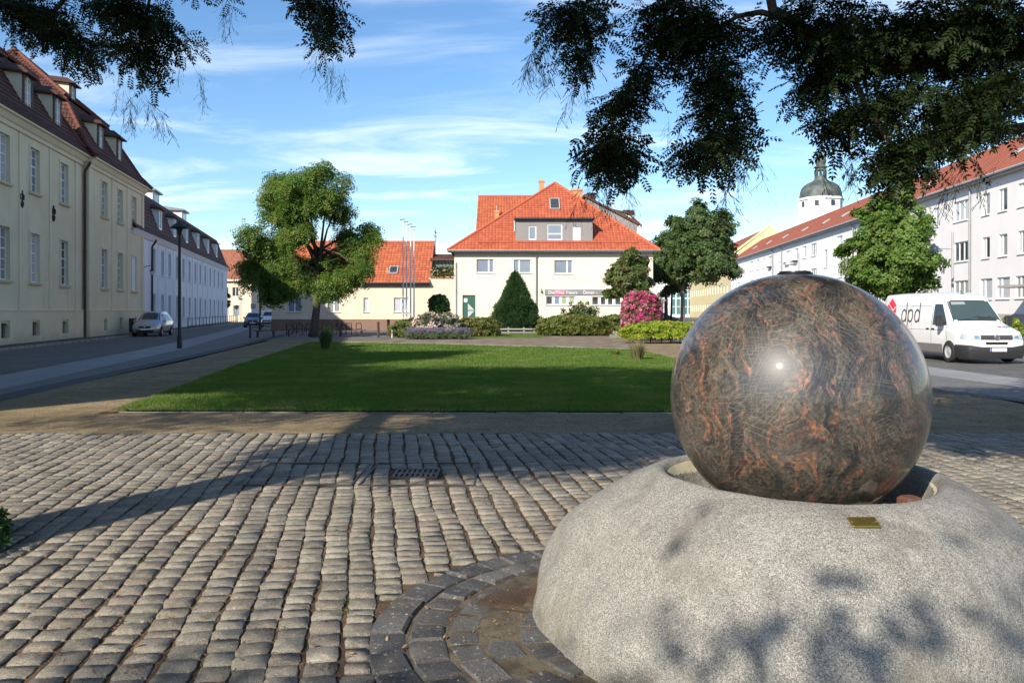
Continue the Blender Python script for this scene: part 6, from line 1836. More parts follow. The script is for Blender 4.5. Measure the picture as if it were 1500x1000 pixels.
great_tree('overhanging_tree', 'great dark leafed tree whose boughs overhang the stone ball', (9.2, 4.2, 0),
    [((9.2, 4.2, 0), .55), ((9.1, 4.2, .6), .44), ((8.9, 4.25, 2.5), .40), ((8.4, 4.4, 4.6), .36)],
    [[((8.6, 4.3, 3.6), .2), (L_(1500, 75, 6.5), .085), (L_(1430, 72, 6.5), .07), (L_(1330, 100, 6.5), .05), (L_(1240, 90, 6.6), .05), (L_(1190, 55, 6.6), .055), (L_(1158, 30, 6.7), .05), (L_(1132, 14, 6.7), .04), (L_(1124, -30, 6.7), .04)],
     [(L_(1150, 28, 6.7), .03), (L_(1115, 18, 6.8), .025), (L_(1080, 24, 6.9), .02), (L_(1030, 60, 7), .015), (L_(1010, 120, 7), .01)],
     [(L_(1240, 90, 6.6), .03), (L_(1270, 160, 6.4), .02), (L_(1322, 235, 6.3), .02), (L_(1330, 262, 6.3), .012)],
     [(L_(1030, 60, 7), .02), (L_(960, 60, 7.1), .015), (L_(900, 160, 7.2), .01), (L_(890, 230, 7.1), .008)],
     [((8.4, 4.4, 4.6), .3), ((6, 4.2, 6.4), .18), ((3, 3.8, 7.2), .08)], [((8.4, 4.4, 4.6), .3), ((9.5, 4, 8), .2), ((9, 5, 11), .08)],
     [((8.6, 4.3, 3.6), .12), (L_(1480, 190, 6.1), .04), (L_(1400, 190, 6.1), .02), (L_(1340, 220, 6.2), .012)]],
    FR,
    [((1.2, 4.4, 6.3), (2.2, 1.3, .9), 420), ((3.0, 3.3, 6.7), (2.0, 1.3, .9), 380), ((3.6, 5.5, 6.5), (2.0, 1.2, .9), 340), ((-1.2, 3.4, 6.2), (1.6, 1.2, .8), 260), ((2.1, 3.7, 6.9), (2.3, 1.5, 1.1), 420), ((4.9, 5.0, 7.2), (2.6, 2.6, 1.6), 560), ((7.6, 4.6, 8.6), (3.2, 3.6, 2.6), 620), ((4.0, 7.6, 6.4), (2.6, 1.5, .9), 300), ((6.5, 7.5, 7.5), (2.4, 2, 1.5), 300)],  # unseen clusters, placed to shade the low boughs and the gravel
    240, [lobe(790, 70, 25, 40, 7.3, 34), lobe(870, 265, 40, 12, 7.1, 24), lobe(1080, 265, 25, 18, 6.8, 16), lobe(850, 110, 20, 20, 7.2, 12), lobe(1250, 215, 25, 25, 6.5, 16), lobe(985, 180, 15, 15, 7, 8), lobe(1100, 220, 18, 18, 6.8, 10), lobe(925, 260, 20, 15, 7.1, 10), lobe(1420, 245, 40, 12, 6.1, 12)])
FL = [lobe(40, 28, 66, 40, 8.6, 44), lobe(100, 64, 44, 48, 8.4, 34), lobe(20, 10, 50, 30, 8.6, 20), lobe(205, 30, 50, 40, 8.0, 46), lobe(198, 80, 38, 40, 7.9, 30), lobe(248, 48, 28, 30, 8.0, 12), lobe(468, 12, 44, 36, 7.8, 26), lobe(468, 42, 30, 30, 7.8, 10), lobe(300, -20, 60, 24, 8.0, 6), lobe(120, 2, 50, 28, 8.2, 16)]
great_tree('overhanging_tree', 'great dark leafed tree whose twigs hang over the ochre palace roof', (-6.75, 1.85, 0),
    [((-6.75, 1.85, 0), .62), ((-6.75, 1.85, .5), .46), ((-6.7, 1.95, 2.5), .41), ((-6.7, 2.3, 5.0), .36)],
    [[((-6.7, 2.3, 5.0), .28), ((-6.6, 5, 7), .16), ((-6.5, 8, 9.5), .07)], [((-6.7, 2.2, 4.6), .16), ((-5.8, 5, 5.2), .09), (L_(110, -20, 8.4), .04), (L_(60, 40, 8.6), .02)],
     [((-5.8, 5, 5.2), .07), (L_(230, -60, 8), .03), (L_(215, 20, 8), .015), (L_(205, 70, 8), .008)], [((-5.8, 5, 5.2), .06), (L_(420, -80, 7.8), .025), (L_(465, -10, 7.8), .012), (L_(468, 40, 7.8), .006)],
     [((-6.7, 2.3, 5.0), .25), ((-4, 4, 7.5), .12), ((-2.8, 6.5, 9.4), .06)], [((-6.7, 2.3, 5.0), .25), ((-9.5, 5, 8), .12), ((-11, 8, 10), .05)], [((-6.7, 2.3, 5.0), .03), ((-8.6, -1, 6.6), .014), ((-7.2, -4.6, 6.5), .01)]],
    FL,
    [((-8.2, 6.6, 9.8), (4.4, 4.0, 1.7), 1450), ((-10.8, 7.2, 10), (2.4, 3.2, 1.5), 500), ((-3.4, 6.4, 9.6), (2.0, 3.8, 1.2), 620), ((-6.2, 1.4, 6.4), (2.6, 1.3, .7), 560), ((-3.4, 2.7, 6.9), (1.8, 1.3, .8), 230), ((-7.0, -5.9, 6.3), (2.0, .7, .6), 110), ((-5.9, 4.6, 7.3), (1.9, 1.2, .7), 380), ((-8.2, 4.6, 7.6), (1.5, 1.2, .7), 220), ((-15.2, 7.8, 10.2), (2.8, 3.0, 1.4), 620), ((-12.8, 4.4, 10), (2.2, 2.0, 1), 420), ((-4.1, -4.4, 6), (.5, .4, .3), 7), ((-2.2, -4.1, 6), (.8, .7, .5), 11), ((-15.9, 5.6, 10), (2.6, 2.2, 1.2), 560), ((-13.2, .6, 9.2), (3.0, 1.0, .9), 110), ((-12.0, 2.5, 9.5), (2.8, 1.1, .8), 200), ((-5.2, 3.6, 6.5), (2.4, 1.1, .7), 420), ((-5.0, 3.6, 9.3), (3.0, 1.5, .9), 380)],  # unseen clusters set along the sun's rays to shade lawn, paving and boulder
    60, [lobe(205, 145, 28, 16, 7.9, 30), lobe(265, 85, 16, 26, 8, 12), lobe(480, 85, 28, 20, 7.8, 26), lobe(500, 30, 30, 25, 7.8, 10), lobe(330, 0, 40, 6, 8, 8), lobe(140, 60, 10, 20, 8.2, 6)])
T6 = [(-15.8, 11.5, 9.5, 3, 2.5, 1.8), (-17, 18, 10, 3, 3, 2), (-18.5, 21.5, 10, 3, 3, 2), (-15.5, 15, 9.5, 3.3, 3.2, 2.2), (-14.8, 14.2, 12, 2.6, 2.6, 1.8), (-16.5, 16, 7.5, 2.6, 2.6, 1.3), (-17, 13, 10, 2.4, 2.4, 1.8)]
tree('shade_tree', 'tall unseen tree added out of the frame to shade the lawn', (-15.9, 15, 0), T6, 7000, 'feather', .75, 'leaf_pagoda', 'bark', .26, .4, up=.5)  # unseen tree, added to throw shade across the lawn

# ---------------------------------------------------------------- vehicles
from mathutils.bvhtree import BVHTree
def car_paint(name, col, metal=0.0, rough=0.3):
    t = NT(name); v = t.coord('Object')
    d = t.ramp(t.noise(v, 3, 5, .6), .45, .8)
    sp = t.node('ShaderNodeSeparateXYZ'); t.l.new(v, sp.inputs[0])
    mud = t.math('MULTIPLY', t.ramp(t.math('ADD', sp.outputs['Z'], t.math('MULTIPLY', t.noise(v, 5, 5, .7), .5)), 1.0, .45), .4)
    d = t.math('MAXIMUM', t.math('MULTIPLY', d, .14), mud)
    return t.done(t.mix(d, col, (0.3, 0.27, 0.22)), rough, metal=metal, coat=0.8, coat_rough=0.04)
car_paint('paint_white', (0.74, 0.74, 0.745)); car_paint('paint_silver', (0.42, 0.43, 0.46), 0.6, 0.32); car_paint('paint_navy', (0.015, 0.022, 0.06)); car_paint('paint_blue', (0.02, 0.045, 0.12))
plain('bumper_black', (0.022, 0.022, 0.024), 0.6); plain('trim_grey', (0.17, 0.16, 0.155), 0.55); plain('tyre', (0.02, 0.02, 0.02), 0.9); plain('rim_steel', (0.40, 0.40, 0.41), 0.4, 0.1)
plain('chrome', (0.7, 0.7, 0.72), 0.15, 1.0); glass('headlamp', (0.30, 0.33, 0.36), .08); plain('plate_white', (0.75, 0.75, 0.73), .5); plain('plate_blue', (0.03, 0.10, 0.45), .5)
plain('logo_red', (0.70, 0.02, 0.06), .4); plain('logo_grey', (0.075, 0.07, 0.068), .5); plain('lamp_red', (0.3, 0.01, 0.01), .3)
def loft(stations):
    """body skin from stations (l, wb, w, zb, zbelt, wt, zt) along the length"""
    m = MB(); K = 15
    for (l, wb, w, zb, zm, wt, zt) in stations:
        half = [(0, zb), (wb * .9, zb), (wb, zb + .08), (w * .995, zb + (zm - zb) * .55), (w, zm), (wt + (w - wt) * .12, zt - .13 * min(1, (zt - zm) / .3)), (wt - .03, zt - .035), (wt - .14, zt), ]
        pts = [(x, z) for x, z in half] + [(-x, z) for x, z in reversed(half[1:])] 
        pts = pts[:8] + [(0, zt + .012)] + pts[8:]
        K = len(pts)
        m.v += [(x, l, z) for x, z in pts]
    n = len(stations)
    for i in range(n - 1):
        for k in range(K):
            m.f.append((i * K + k, i * K + (k + 1) % K, (i + 1) * K + (k + 1) % K, (i + 1) * K + k))
    m.f.append(tuple(range(K - 1, -1, -1))); m.f.append(tuple(range((n - 1) * K, n * K)))
    return m
class Skin:
    """lays flat pieces (windows, lamps, lettering) on a body's real surface"""
    def __init__(s, m): s.b = BVHTree.FromPolygons([Vector(v) for v in m.v], m.f)
    def at(s, axis, u, z, side, off):
        if axis == 'side': o, d = Vector((side * 5, u, z)), Vector((-side, 0, 0))
        elif axis == 'front': o, d = Vector((u, -5, z)), Vector((0, 1, 0))
        else: o, d = Vector((u, z, 6)), Vector((0, 0, -1))          # from above: u = x, z = length
        h, n, i, dist = s.b.ray_cast(o, d)
        if h is None: return None
        return h - d * off
    def patch(s, axis, poly, side=1, off=.006, sub=5, depth=.004):
        """poly: 4 corners (u, v); the quad is split so that it follows the surface"""
        m = MB(); a, b, c, d = [Vector(p) for p in poly]; g_ = []
        for i in range(sub + 1):
            for j in range(sub + 1):
                p = a.lerp(b, j / sub).lerp(d.lerp(c, j / sub), i / sub); q = s.at(axis, p.x, p.y, side, off)
                g_.append(q if q is not None else (g_[-1] if g_ else Vector((0, 0, 0))))
        m.v = [tuple(p) for p in g_]
        m.f = [(i * (sub + 1) + j, i * (sub + 1) + j + 1, (i + 1) * (sub + 1) + j + 1, (i + 1) * (sub + 1) + j) for i in range(sub) for j in range(sub)]
        return m
def wheel(parent, x, l, r, side, w=.2):
    m = MB(); m.lathe([(r * .62, -w / 2), (r * .93, -w / 2), (r, -w * .32), (r, w * .32), (r * .93, w / 2), (r * .62, w / 2), (r * .62, -w / 2)], 28, axis='x', cap=False)
    o = m.build('wheel', MATS['tyre'], parent, smooth=35); o.location = (x, l, r)
    e = side
    m = MB(); m.lathe([(0, e * w * .38), (r * .16, e * w * .40), (r * .2, e * w * .34), (r * .46, e * w * .26), (r * .56, e * w * .42), (r * .635, e * w * .46), (r * .635, -e * w * .4)], 24, axis='x', cap=False)
    for k in range(8):
        a = k * math.pi / 4; m.lathe([(.0, e * w * .395), (r * .045, e * w * .39), (r * .045, e * w * .25)], 6, (0, r * .33 * math.cos(a), r * .33 * math.sin(a)), axis='x')
    m.build('rim', MATS['rim_steel'], o, smooth=35)
    return o
def arch(parent, sk, l, r, side, mat='bumper_black', t=.07):
    m = MB(); n = 16
    for i in range(n + 1):
        a = math.pi * i / n
        for rr in (r + .03, r + .03 + t):
            q = sk.at('side', l - rr * math.cos(a), r + rr * math.sin(a), side, .012); m.v.append(tuple(q) if q is not None else m.v[-2])
    m.f = [(2 * i, 2 * i + 1, 2 * i + 3, 2 * i + 2) for i in range(n)]
    m.build('wheel_arch', MATS[mat], parent)
    m = MB(); c = sk.at('side', l, r + .1, side, .007)          # flat dark patch on the body, painted as the well's shade
    for i in range(n + 1): 
        a = math.pi * i / n; q = sk.at('side', l - (r + .03) * math.cos(a), max(r + (r + .03) * math.sin(a), .26), side, .007); m.v.append(tuple(q) if q is not None else m.v[-1])
    m.f = [tuple(range(n + 1))]; m.build('wheel_well_shade', MATS['pit_black'], parent)

def patch(parent, sk, name, mat, axis, poly, side=1, off=.008, sub=5):
    return sk.patch(axis, poly, side, off, sub).build(name, MATS[mat], parent, smooth='all')

# white delivery van
van = thing('delivery_van', 'white delivery van with red cube logo parked beside the stone ball', 'van', (15.5, 26.2, 0.0), 0.0)
ST = [(0.00, .66, .74, .36, .70, .66, .88), (0.05, .84, .88, .27, .74, .82, .965), (0.22, .94, .96, .23, .82, .90, 1.06), (0.70, .975, .99, .22, .95, .89, 1.20), (1.06, .98, 1.0, .22, 1.05, .86, 1.335),
      (1.30, .98, 1.0, .22, 1.08, .83, 1.60), (1.72, .98, 1.0, .22, 1.1, .79, 2.04), (1.90, .98, 1.0, .22, 1.1, .80, 2.17), (2.15, .98, 1.0, .22, 1.1, .83, 2.27), (2.6, .98, 1.0, .22, 1.1, .86, 2.33), (4.2, .98, 1.0, .25, 1.1, .87, 2.345), (5.7, .98, 1.0, .28, 1.1, .86, 2.32), (5.88, .96, .985, .32, 1.1, .84, 2.27), (5.95, .92, .95, .36, 1.1, .80, 2.20)]
bm = loft(ST); sk = Skin(bm)
bm.build('body', MATS['paint_white'], van, smooth=28)
patch(van, sk, 'screen_surround', 'bumper_black', 'top', [(-.80, 1.075), (.80, 1.075), (.69, 1.725), (-.69, 1.725)], off=.007, sub=8)
glass('screen_glass', (0.035, 0.055, 0.055), .04, .8)
ws = patch(van, sk, 'windscreen', 'screen_glass', 'top', [(-.76, 1.115), (.76, 1.115), (.66, 1.69), (-.66, 1.69)], off=.011, sub=8)
sk.patch('top', [(-.60, 1.58), (-.12, 1.58), (-.12, 1.67), (-.58, 1.67)], 1, .0125, 4).build('sun_visor', MATS['glass_curtain'], ws)
sk.patch('top', [(.02, 1.13), (.66, 1.13), (.64, 1.18), (.05, 1.20)], 1, .0125, 4).build('dashboard', MATS['bumper_black'], ws)
sk.patch('top', [(-.30, 1.14), (-.12, 1.14), (-.12, 1.165), (-.30, 1.165)], 1, .0125, 3).build('dash_card', MATS['plate_blue'], ws)
patch(van, sk, 'bonnet_seam', 'bumper_black', 'top', [(-.80, .20), (.80, .20), (.80, .212), (-.80, .212)], off=.003, sub=10)
patch(van, sk, 'lower_grille', 'pit_black', 'front', [(-.34, .62), (.34, .62), (.36, .70), (-.36, .70)], off=.012)
for s in (-1, 1):
    p = sk.patch('side', [(1.22, 1.22), (2.08, 1.22), (2.08, 1.93), (1.72, 1.93)], s, .008, 6); p.build('side_window', MATS['glass'], van, smooth='all')
    patch(van, sk, 'door_seam', 'bumper_black', 'side', [(2.15, .60), (2.168, .60), (2.168, 2.0), (2.15, 2.0)], s, .004, 6)
    patch(van, sk, 'door_seam', 'bumper_black', 'side', [(1.10, .62), (1.116, .62), (1.22, 1.18), (1.20, 1.18)], s, .004, 6)
    patch(van, sk, 'door_seam', 'bumper_black', 'side', [(3.55, .60), (3.565, .60), (3.565, 1.85), (3.55, 1.85)], s, .004, 6)
    patch(van, sk, 'rub_strip', 'trim_grey', 'side', [(1.42, .30), (4.35, .30), (4.35, .58), (1.42, .58)], s, .014, 4)
    patch(van, sk, 'crease_shade', 'trim_grey', 'side', [(1.0, 1.04), (5.7, 1.04), (5.7, 1.052), (1.0, 1.052)], s, .003, 12)  # flat grey strip painted as the crease's shade line
    patch(van, sk, 'sliding_rail', 'trim_grey', 'side', [(2.3, 1.86), (4.9, 1.86), (4.9, 1.872), (2.3, 1.872)], s, .003, 6)
    for l_ in (2.02, 2.38):
        q = sk.at('side', l_, 1.08, s, .0); m = MB(); m.box(-.02, .02, -.09, .09, -.025, .025); h = m.build('door_handle', MATS['bumper_black'], van); h.location = q
    for l_ in (.98, 4.62):
        wheel(van, s * .935, l_, .345, s, .22); arch(van, sk, l_, .345, s, 'paint_white', .02)
    # headlamp: wraps the corner
    m = sk.patch('front', [(s * .52, .80), (s * .86, .76), (s * .86, .97), (s * .52, .905)], 1, .012, 5); h = m.build('headlamp', MATS['headlamp'], van, smooth='all')
    m = sk.patch('front', [(s * .56, .815), (s * .70, .795), (s * .70, .90), (s * .56, .88)], 1, .016, 4); m.build('reflector', MATS['chrome'], h, smooth='all')
    m = sk.patch('side', [(.10, .76), (.34, .80), (.40, .96), (.14, .97)], s, .010, 4); m.build('lamp_side', MATS['headlamp'], h, smooth='all')
    # mirror
    q = sk.at('side', 1.33, 1.30, s, 0); m = MB(); m.tube([q, q + Vector((s * .14, -.04, .02))], .03, 6); m.bevbox(q.x + s * .24 - .11, q.x + s * .24 + .11, q.y - .12, q.y + .02, q.z - .12, q.z + .24, .03); m.build('mirror', MATS['bumper_black'], van)
patch(van, sk, 'grille', 'bumper_black', 'front', [(-.51, .77), (.51, .77), (.51, .925), (-.51, .925)], off=.012)
m = MB()
for z in (.805, .85, .895):
    for i in range(8):
        u0, u1 = -.5 + i * .125, -.5 + (i + 1) * .125; a, b = sk.at('front', u0, z, 1, .022), sk.at('front', u1, z, 1, .022); m.tube([a, b], .008, 5)
m.build('grille_bars', MATS['trim_grey'], van)
# round badge with a V above a W
q = sk.at('front', 0, .85, 1, .02); m = MB(); m.lathe([(.085, 0), (.085, -.012), (.075, -.018), (.068, -.012), (.0, -.012)], 24, q, 'y'); bg = m.build('badge', MATS['chrome'], van)
m = MB()
def bar2(p0, p1, w=.012, y=q.y - .016):
    a, b = Vector((p0[0], 0, p0[1])), Vector((p1[0], 0, p1[1])); n = (b - a).cross(Vector((0, 1, 0))).normalized() * w / 2; c = Vector((0, y, q.z)); m.poly(c + a - n, c + b - n, c + b + n, c + a + n)
for p0, p1 in (((-.03, .06), (0, .008)), ((0, .008), (.03, .06)), ((-.058, .03), (-.03, -.055)), ((-.03, -.055), (0, 0)), ((0, 0), (.03, -.055)), ((.03, -.055), (.058, .03))): bar2(p0, p1)
m.build('letters', MATS['logo_grey'], bg)
# lower bumper: moulded black apron wrapping the corners
m = MB(); pr_ = [(1.0, .62), (.995, .40), (.965, .17), (.87, .02), (.5, -.055), (0, -.07)]
pts = [(-x, l) for x, l in pr_] + [(x, l) for x, l in reversed(pr_[:-1])]
for (x, l) in pts:
    for z, k in ((.17, .97), (.24, 1.0), (.44, 1.035), (.56, 1.03), (.60, .99)): m.v.append((x * k, l - (k - 1) * .8, z + (.06 if abs(x) < .6 and z > .5 else 0) * -1))
for i in range(len(pts) - 1):
    for j in range(4): m.f.append((i * 5 + j, (i + 1) * 5 + j, (i + 1) * 5 + j + 1, i * 5 + j + 1))
m.build('bumper', MATS['bumper_black'], van, smooth=40)
m = MB(); m.box(-.26, .26, -.115, -.095, .40, .51); pl = m.build('number_plate', MATS['plate_white'], van)
m = MB(); m.box(-.26, -.215, -.118, -.1151, .40, .51); m.build('plate_band', MATS['plate_blue'], pl)
text_mesh('LOS AV 214', .095, 'logo_grey', pl, (-.2, -.1165, .422), rot=(math.pi / 2, 0, 0), depth=.001, sx=.78)
# red cube and "dpd" on the flank; reading runs from rear to front
def flank(poly, side=-1, off=.007): 
    out = []
    for l, z in poly:
        p = sk.at('side', l, z, side, off); out.append(p if p is not None else Vector((side, l, z)))
    return out
def fan(m, poly, side=-1, off=.007):
    ps = flank(poly, side, off); n = len(m.v); m.v += [tuple(p) for p in ps]; m.f.append(tuple(range(n, n + len(ps))))
def stroke(m, path, w):
    for a, b in zip(path[:-1], path[1:]):
        a, b = Vector(a), Vector(b); d = (b - a).normalized(); n = Vector((-d.y, d.x)) * w / 2; a, b = a - d * w * .12, b + d * w * .12
        fan(m, [tuple(a - n), tuple(b - n), tuple(b + n), tuple(a + n)])
lg = MB(); C = Vector((5.25, 1.88)); a_ = .42
for s in (-1,):
    top, rt, bt, lf = (5.24, 2.17), (4.86, 1.90), (5.24, 1.66), (5.62, 1.90)
    fan(lg, [top, rt, (5.12, 1.745), (5.50, 1.98)]); fan(lg, [(5.53, 1.955), (5.15, 1.72), bt, lf])
    fan(lg, [(5.27, 1.62), (5.63, 1.84), (5.63, 1.40), (5.27, 1.18)]); fan(lg, [(5.21, 1.62), (4.85, 1.84), (4.85, 1.64), (5.21, 1.42)]); fan(lg, [(5.21, 1.36), (4.85, 1.58), (4.85, 1.40), (5.21, 1.18)])
lg.build('logo_cube', MATS['logo_red'], van)
tx_ = MB()
def ring2(cl, cz, r, w): stroke(tx_, [(cl + r * .78 * math.cos(q), cz + r * math.sin(q)) for q in np.linspace(0, 2 * math.pi, 21)], w)
for cl, kind in ((4.19, 'd'), (3.70, 'p'), (3.21, 'd')):
    ring2(cl, 1.52, .215, .062)
    if kind == 'd': stroke(tx_, [(cl - .17, 1.30), (cl - .17, 1.98)], .06)
    else: stroke(tx_, [(cl + .17, 1.74), (cl + .17, 1.08)], .06)
tx_.build('lettering', MATS['logo_grey'], van)
def on_hood(x, l): return sk.at('top', x, l, 1, .006)
m = MB(); pts = [on_hood(.42 + .07 * math.cos(q), .56 + .075 * math.sin(q)) for q in np.linspace(0, 2 * math.pi, 6, endpoint=False)]; n0 = len(m.v); m.v += [tuple(p) for p in pts]; m.f.append(tuple(range(6))); m.build('bonnet_logo', MATS['logo_red'], van)
m = MB()
for cx_, kind in ((.56, 'd'), (.645, 'p'), (.73, 'd')):
    path = [(cx_ + .03 * math.cos(q), .56 + .04 * math.sin(q)) for q in np.linspace(0, 2 * math.pi, 9)]
    segs = [path, [(cx_ + .03, .52), (cx_ + .03, .66)] if kind == 'd' else [(cx_ - .03, .6), (cx_ - .03, .46)]]
    for pt in segs:
        for a, b in zip(pt[:-1], pt[1:]):
            A, B = Vector(a), Vector(b); d = (B - A).normalized(); n = Vector((-d.y, d.x)) * .007
            n0 = len(m.v); m.v += [tuple(on_hood(*p)) for p in (A - n, B - n, B + n, A + n)]; m.f.append((n0, n0 + 1, n0 + 2, n0 + 3))
m.build('bonnet_lettering', MATS['logo_grey'], van)
m = MB(); m.tube([(.1, 2.2, 2.285), (.1, 2.32, 2.4)], .012, 5); m.box(.06, .14, 2.16, 2.26, 2.27, 2.31); m.build('aerial', MATS['bumper_black'], van)
for x_ in (-.35, .1):
    a, b = sk.at('top', x_, 1.12, 1, .02), sk.at('top', x_ + .42, 1.20, 1, .02); m = MB(); m.tube([a, b], .010, 5); m.build('wiper', MATS['bumper_black'], van)

def passenger_car(name, label, loc, rz, paint, H=1.0, L=1.0, W=1.0, plate=True):
    c = thing(name, label, 'car', loc, rz)
    S_ = [(0.0, .50, .58, .36, .52, .52, .66), (.07, .70, .74, .25, .58, .68, .76), (.35, .80, .84, .20, .68, .78, .88), (1.0, .84, .88, .20, .84, .74, 1.02), (1.12, .84, .885, .20, .88, .72, 1.08), (1.75, .84, .89, .20, .93, .60, 1.50), (2.1, .84, .89, .20, .95, .60, 1.60), (3.0, .84, .89, .20, .96, .60, 1.63), (3.75, .83, .88, .22, .96, .58, 1.57), (4.1, .82, .87, .26, .93, .58, 1.38), (4.3, .80, .85, .30, .88, .62, 1.05), (4.38, .72, .78, .36, .80, .60, .92)]
    S_ = [(l * L, a * W, b * W, z0, z1 * (1 + (H - 1) * .5), w * W, zt * (1 + (H - 1) * (.4 + .6 * (zt > 1.2)))) for l, a, b, z0, z1, w, zt in S_]
    m = loft(S_); k = Skin(m); m.build('body', MATS[paint], c, smooth=30)
    top = 1.50 * H
    patch(c, k, 'windscreen', 'glass', 'top', [(-.66 * W, 1.16 * L), (.66 * W, 1.16 * L), (.50 * W, 1.78 * L), (-.50 * W, 1.78 * L)], off=.010)
    patch(c, k, 'grille', 'bumper_black', 'front', [(-.36, .55), (.36, .55), (.40, .68), (-.40, .68)], off=.012)
    patch(c, k, 'air_intake', 'bumper_black', 'front', [(-.55, .28), (.55, .28), (.55, .44), (-.55, .44)], off=.012)
    q = k.at('front', 0, .62, 1, .02); m = MB(); m.lathe([(.06, 0), (.06, -.012), (0, -.016)], 14, q, 'y'); m.build('badge', MATS['chrome'], c)
    q = k.at('front', 0, .48, 1, .02); m = MB(); m.box(q.x - .26, q.x + .26, q.y - .012, q.y, q.z - .055, q.z + .055); m.build('number_plate', MATS['plate_white'], c)
    for s in (-1, 1):
        k.patch('front', [(s * .46, .60), (s * .72, .58), (s * .74, .76), (s * .48, .70)], 1, .012, 4).build('headlamp', MATS['headlamp'], c, smooth='all')
        zs, zt = 1.0 * (1 + (H - 1) * .5), 1.42 * H
        for a, b, a2, b2 in ((1.45, 2.28, 1.80, 2.28), (2.36, 3.15, 2.36, 3.15), (3.22, 3.95, 3.22, 3.72)):
            k.patch('side', [(a * L, zs), (b * L, zs), (b2 * L, zt), (a2 * L, zt)], s, .009, 5).build('side_window', MATS['glass'], c, smooth='all')
        patch(c, k, 'door_seam', 'trim_grey', 'side', [(2.315 * L, .35), (2.325 * L, .35), (2.325 * L, .95), (2.315 * L, .95)], s, .004)
        patch(c, k, 'sill_trim', 'bumper_black', 'side', [(1.2 * L, .24), (3.2 * L, .24), (3.2 * L, .34), (1.2 * L, .34)], s, .008)
        q = k.at('side', 1.42 * L, .98, s, 0); m = MB(); m.bevbox(q.x + s * .1 - .09, q.x + s * .1 + .09, q.y - .06, q.y + .06, q.z - .05, q.z + .1, .02); m.build('mirror', MATS[paint], c)
        for l_ in (.82, 3.5): wheel(c, s * .81 * W, l_ * L, .315, s, .19); arch(c, k, l_ * L, .315, s, paint, .015)
    return c
passenger_car('parked_car', 'silver people carrier parked at the ochre palace corner', (-24.35, 54.3, -.01), .17, 'paint_silver', 1.03, 1.0, 1.02)
passenger_car('parked_car', 'dark blue car facing the square near the corner house', (gx(370, 83), 83, -.01), .25, 'paint_navy', .95)
passenger_car('parked_car', 'white car half hidden behind the dark blue car', (gx(391, 90), 90, -.01), .2, 'paint_white', 1.05)
passenger_car('parked_car', 'blue car standing crosswise under the dark trees beyond the pink bush', (gx(996, 100), 100, -.02), 1.45, 'paint_blue', .95)

# ---------------------------------------------------------------- street furniture
def lamp_post(label, loc, group):
    t = thing('lamp_post', label, 'lamp post', loc, 0, group)
    m = MB(); m.lathe([(.11, 0), (.11, .5), (.075, .62), (.065, 3.2), (.055, 5.05), (.05, 5.12)], 12); m.build('pole', MATS['black_iron'], t, smooth=40)
    m = MB(); m.lathe([(.04, 5.12), (.09, 5.15), (.17, 5.42), (.18, 5.46)], 14); m.build('lamp_head', MATS['glass'], t, smooth=40)
    m = MB(); m.lathe([(.40, 5.42), (.42, 5.45), (.22, 5.62), (.06, 5.70), (.03, 5.78), (0, 5.8)], 18); m.build('lamp_cap', MATS['black_iron'], t, smooth=50)
    return t
gxy = ground_at(263, 510); lamp_post('black mushroom topped lamp post standing on the slab walk', (*gxy, 0), 'black lamp posts on the west walk')
lamp_post('black lamp post partly hidden by the feathery tree crown', (gx(381, 66), 66, 0), 'black lamp posts on the west walk')
def arm_lamp(label, x, y, h, arm):
    t = thing('street_lamp', label, 'street lamp', (x, y, 0), 0, 'street lamps on the east side')
    m = MB(); m.tube([(0, 0, 0), (0, 0, h)], [.07, .05], 8); m.build('pole', MATS['grey_frame'], t, smooth=50)
    m = MB(); m.tube([(0, 0, h - .75), (arm, 0, h - .75)], .03, 6); m.build('arm', MATS['grey_frame'], t)
    m = MB(); m.lathe([(.36, -.12), (.34, -.06), (.08, .16), (.03, .24)], 16, (arm, 0, h - .75)); m.build('lamp_shade', MATS['grey_frame'], t, smooth=50)
    m = MB(); m.lathe([(.3, -.16), (.3, -.121)], 16, (arm, 0, h - .75)); m.build('lamp_glass', MATS['glass_lit'], t)
    return t
arm_lamp('grey street lamp with one arm before the pale row, next to the maple', gx(1395.5, 37), 37, EYE + (HOR - 340) / FOC * 37, -.85)
arm_lamp('grey street lamp with one arm just above the ball cap plate', gx(1170, 62), 62, EYE + (HOR - 371) / FOC * 62, -.75)
arm_lamp('small distant street lamp before the yellow house', gx(1069, 92), 92, EYE + (HOR - 408) / FOC * 92, -.9)
def bench(label, x, y, L, rz=0.0):
    t = thing('park_bench', label, 'bench', (x, y, 0), rz, 'backless red benches under the tree')
    for k in range(3):
        m = MB(); m.bevbox(-L / 2, L / 2, -.24 + k * .165, -.09 + k * .165, .40, .46, .01); m.build('seat_plank', MATS['bench_red'], t)
    for s in (-1, 1):
        m = MB(); m.box(s * (L / 2 - .25) - .04, s * (L / 2 - .25) + .04, -.2, .2, .34, .398); m.box(s * (L / 2 - .25) - .035, s * (L / 2 - .25) + .035, -.18, -.1, 0, .34); m.box(s * (L / 2 - .25) - .035, s * (L / 2 - .25) + .035, .1, .18, 0, .34); m.build('leg', MATS['black_iron'], t)
    return t
plain('bench_red', (0.17, 0.045, 0.03), .6)
bench('backless red brown bench beside the steel bollard at the path corner', gx(389, 52.5), 52.5, 1.5, .1)
bench('backless red brown bench close to the bicycle hoops', gx(412, 55), 55, 1.5, .1)
bench('backless red brown bench behind the dark grass tuft', gx(514, 54), 54, 1.9, .0)
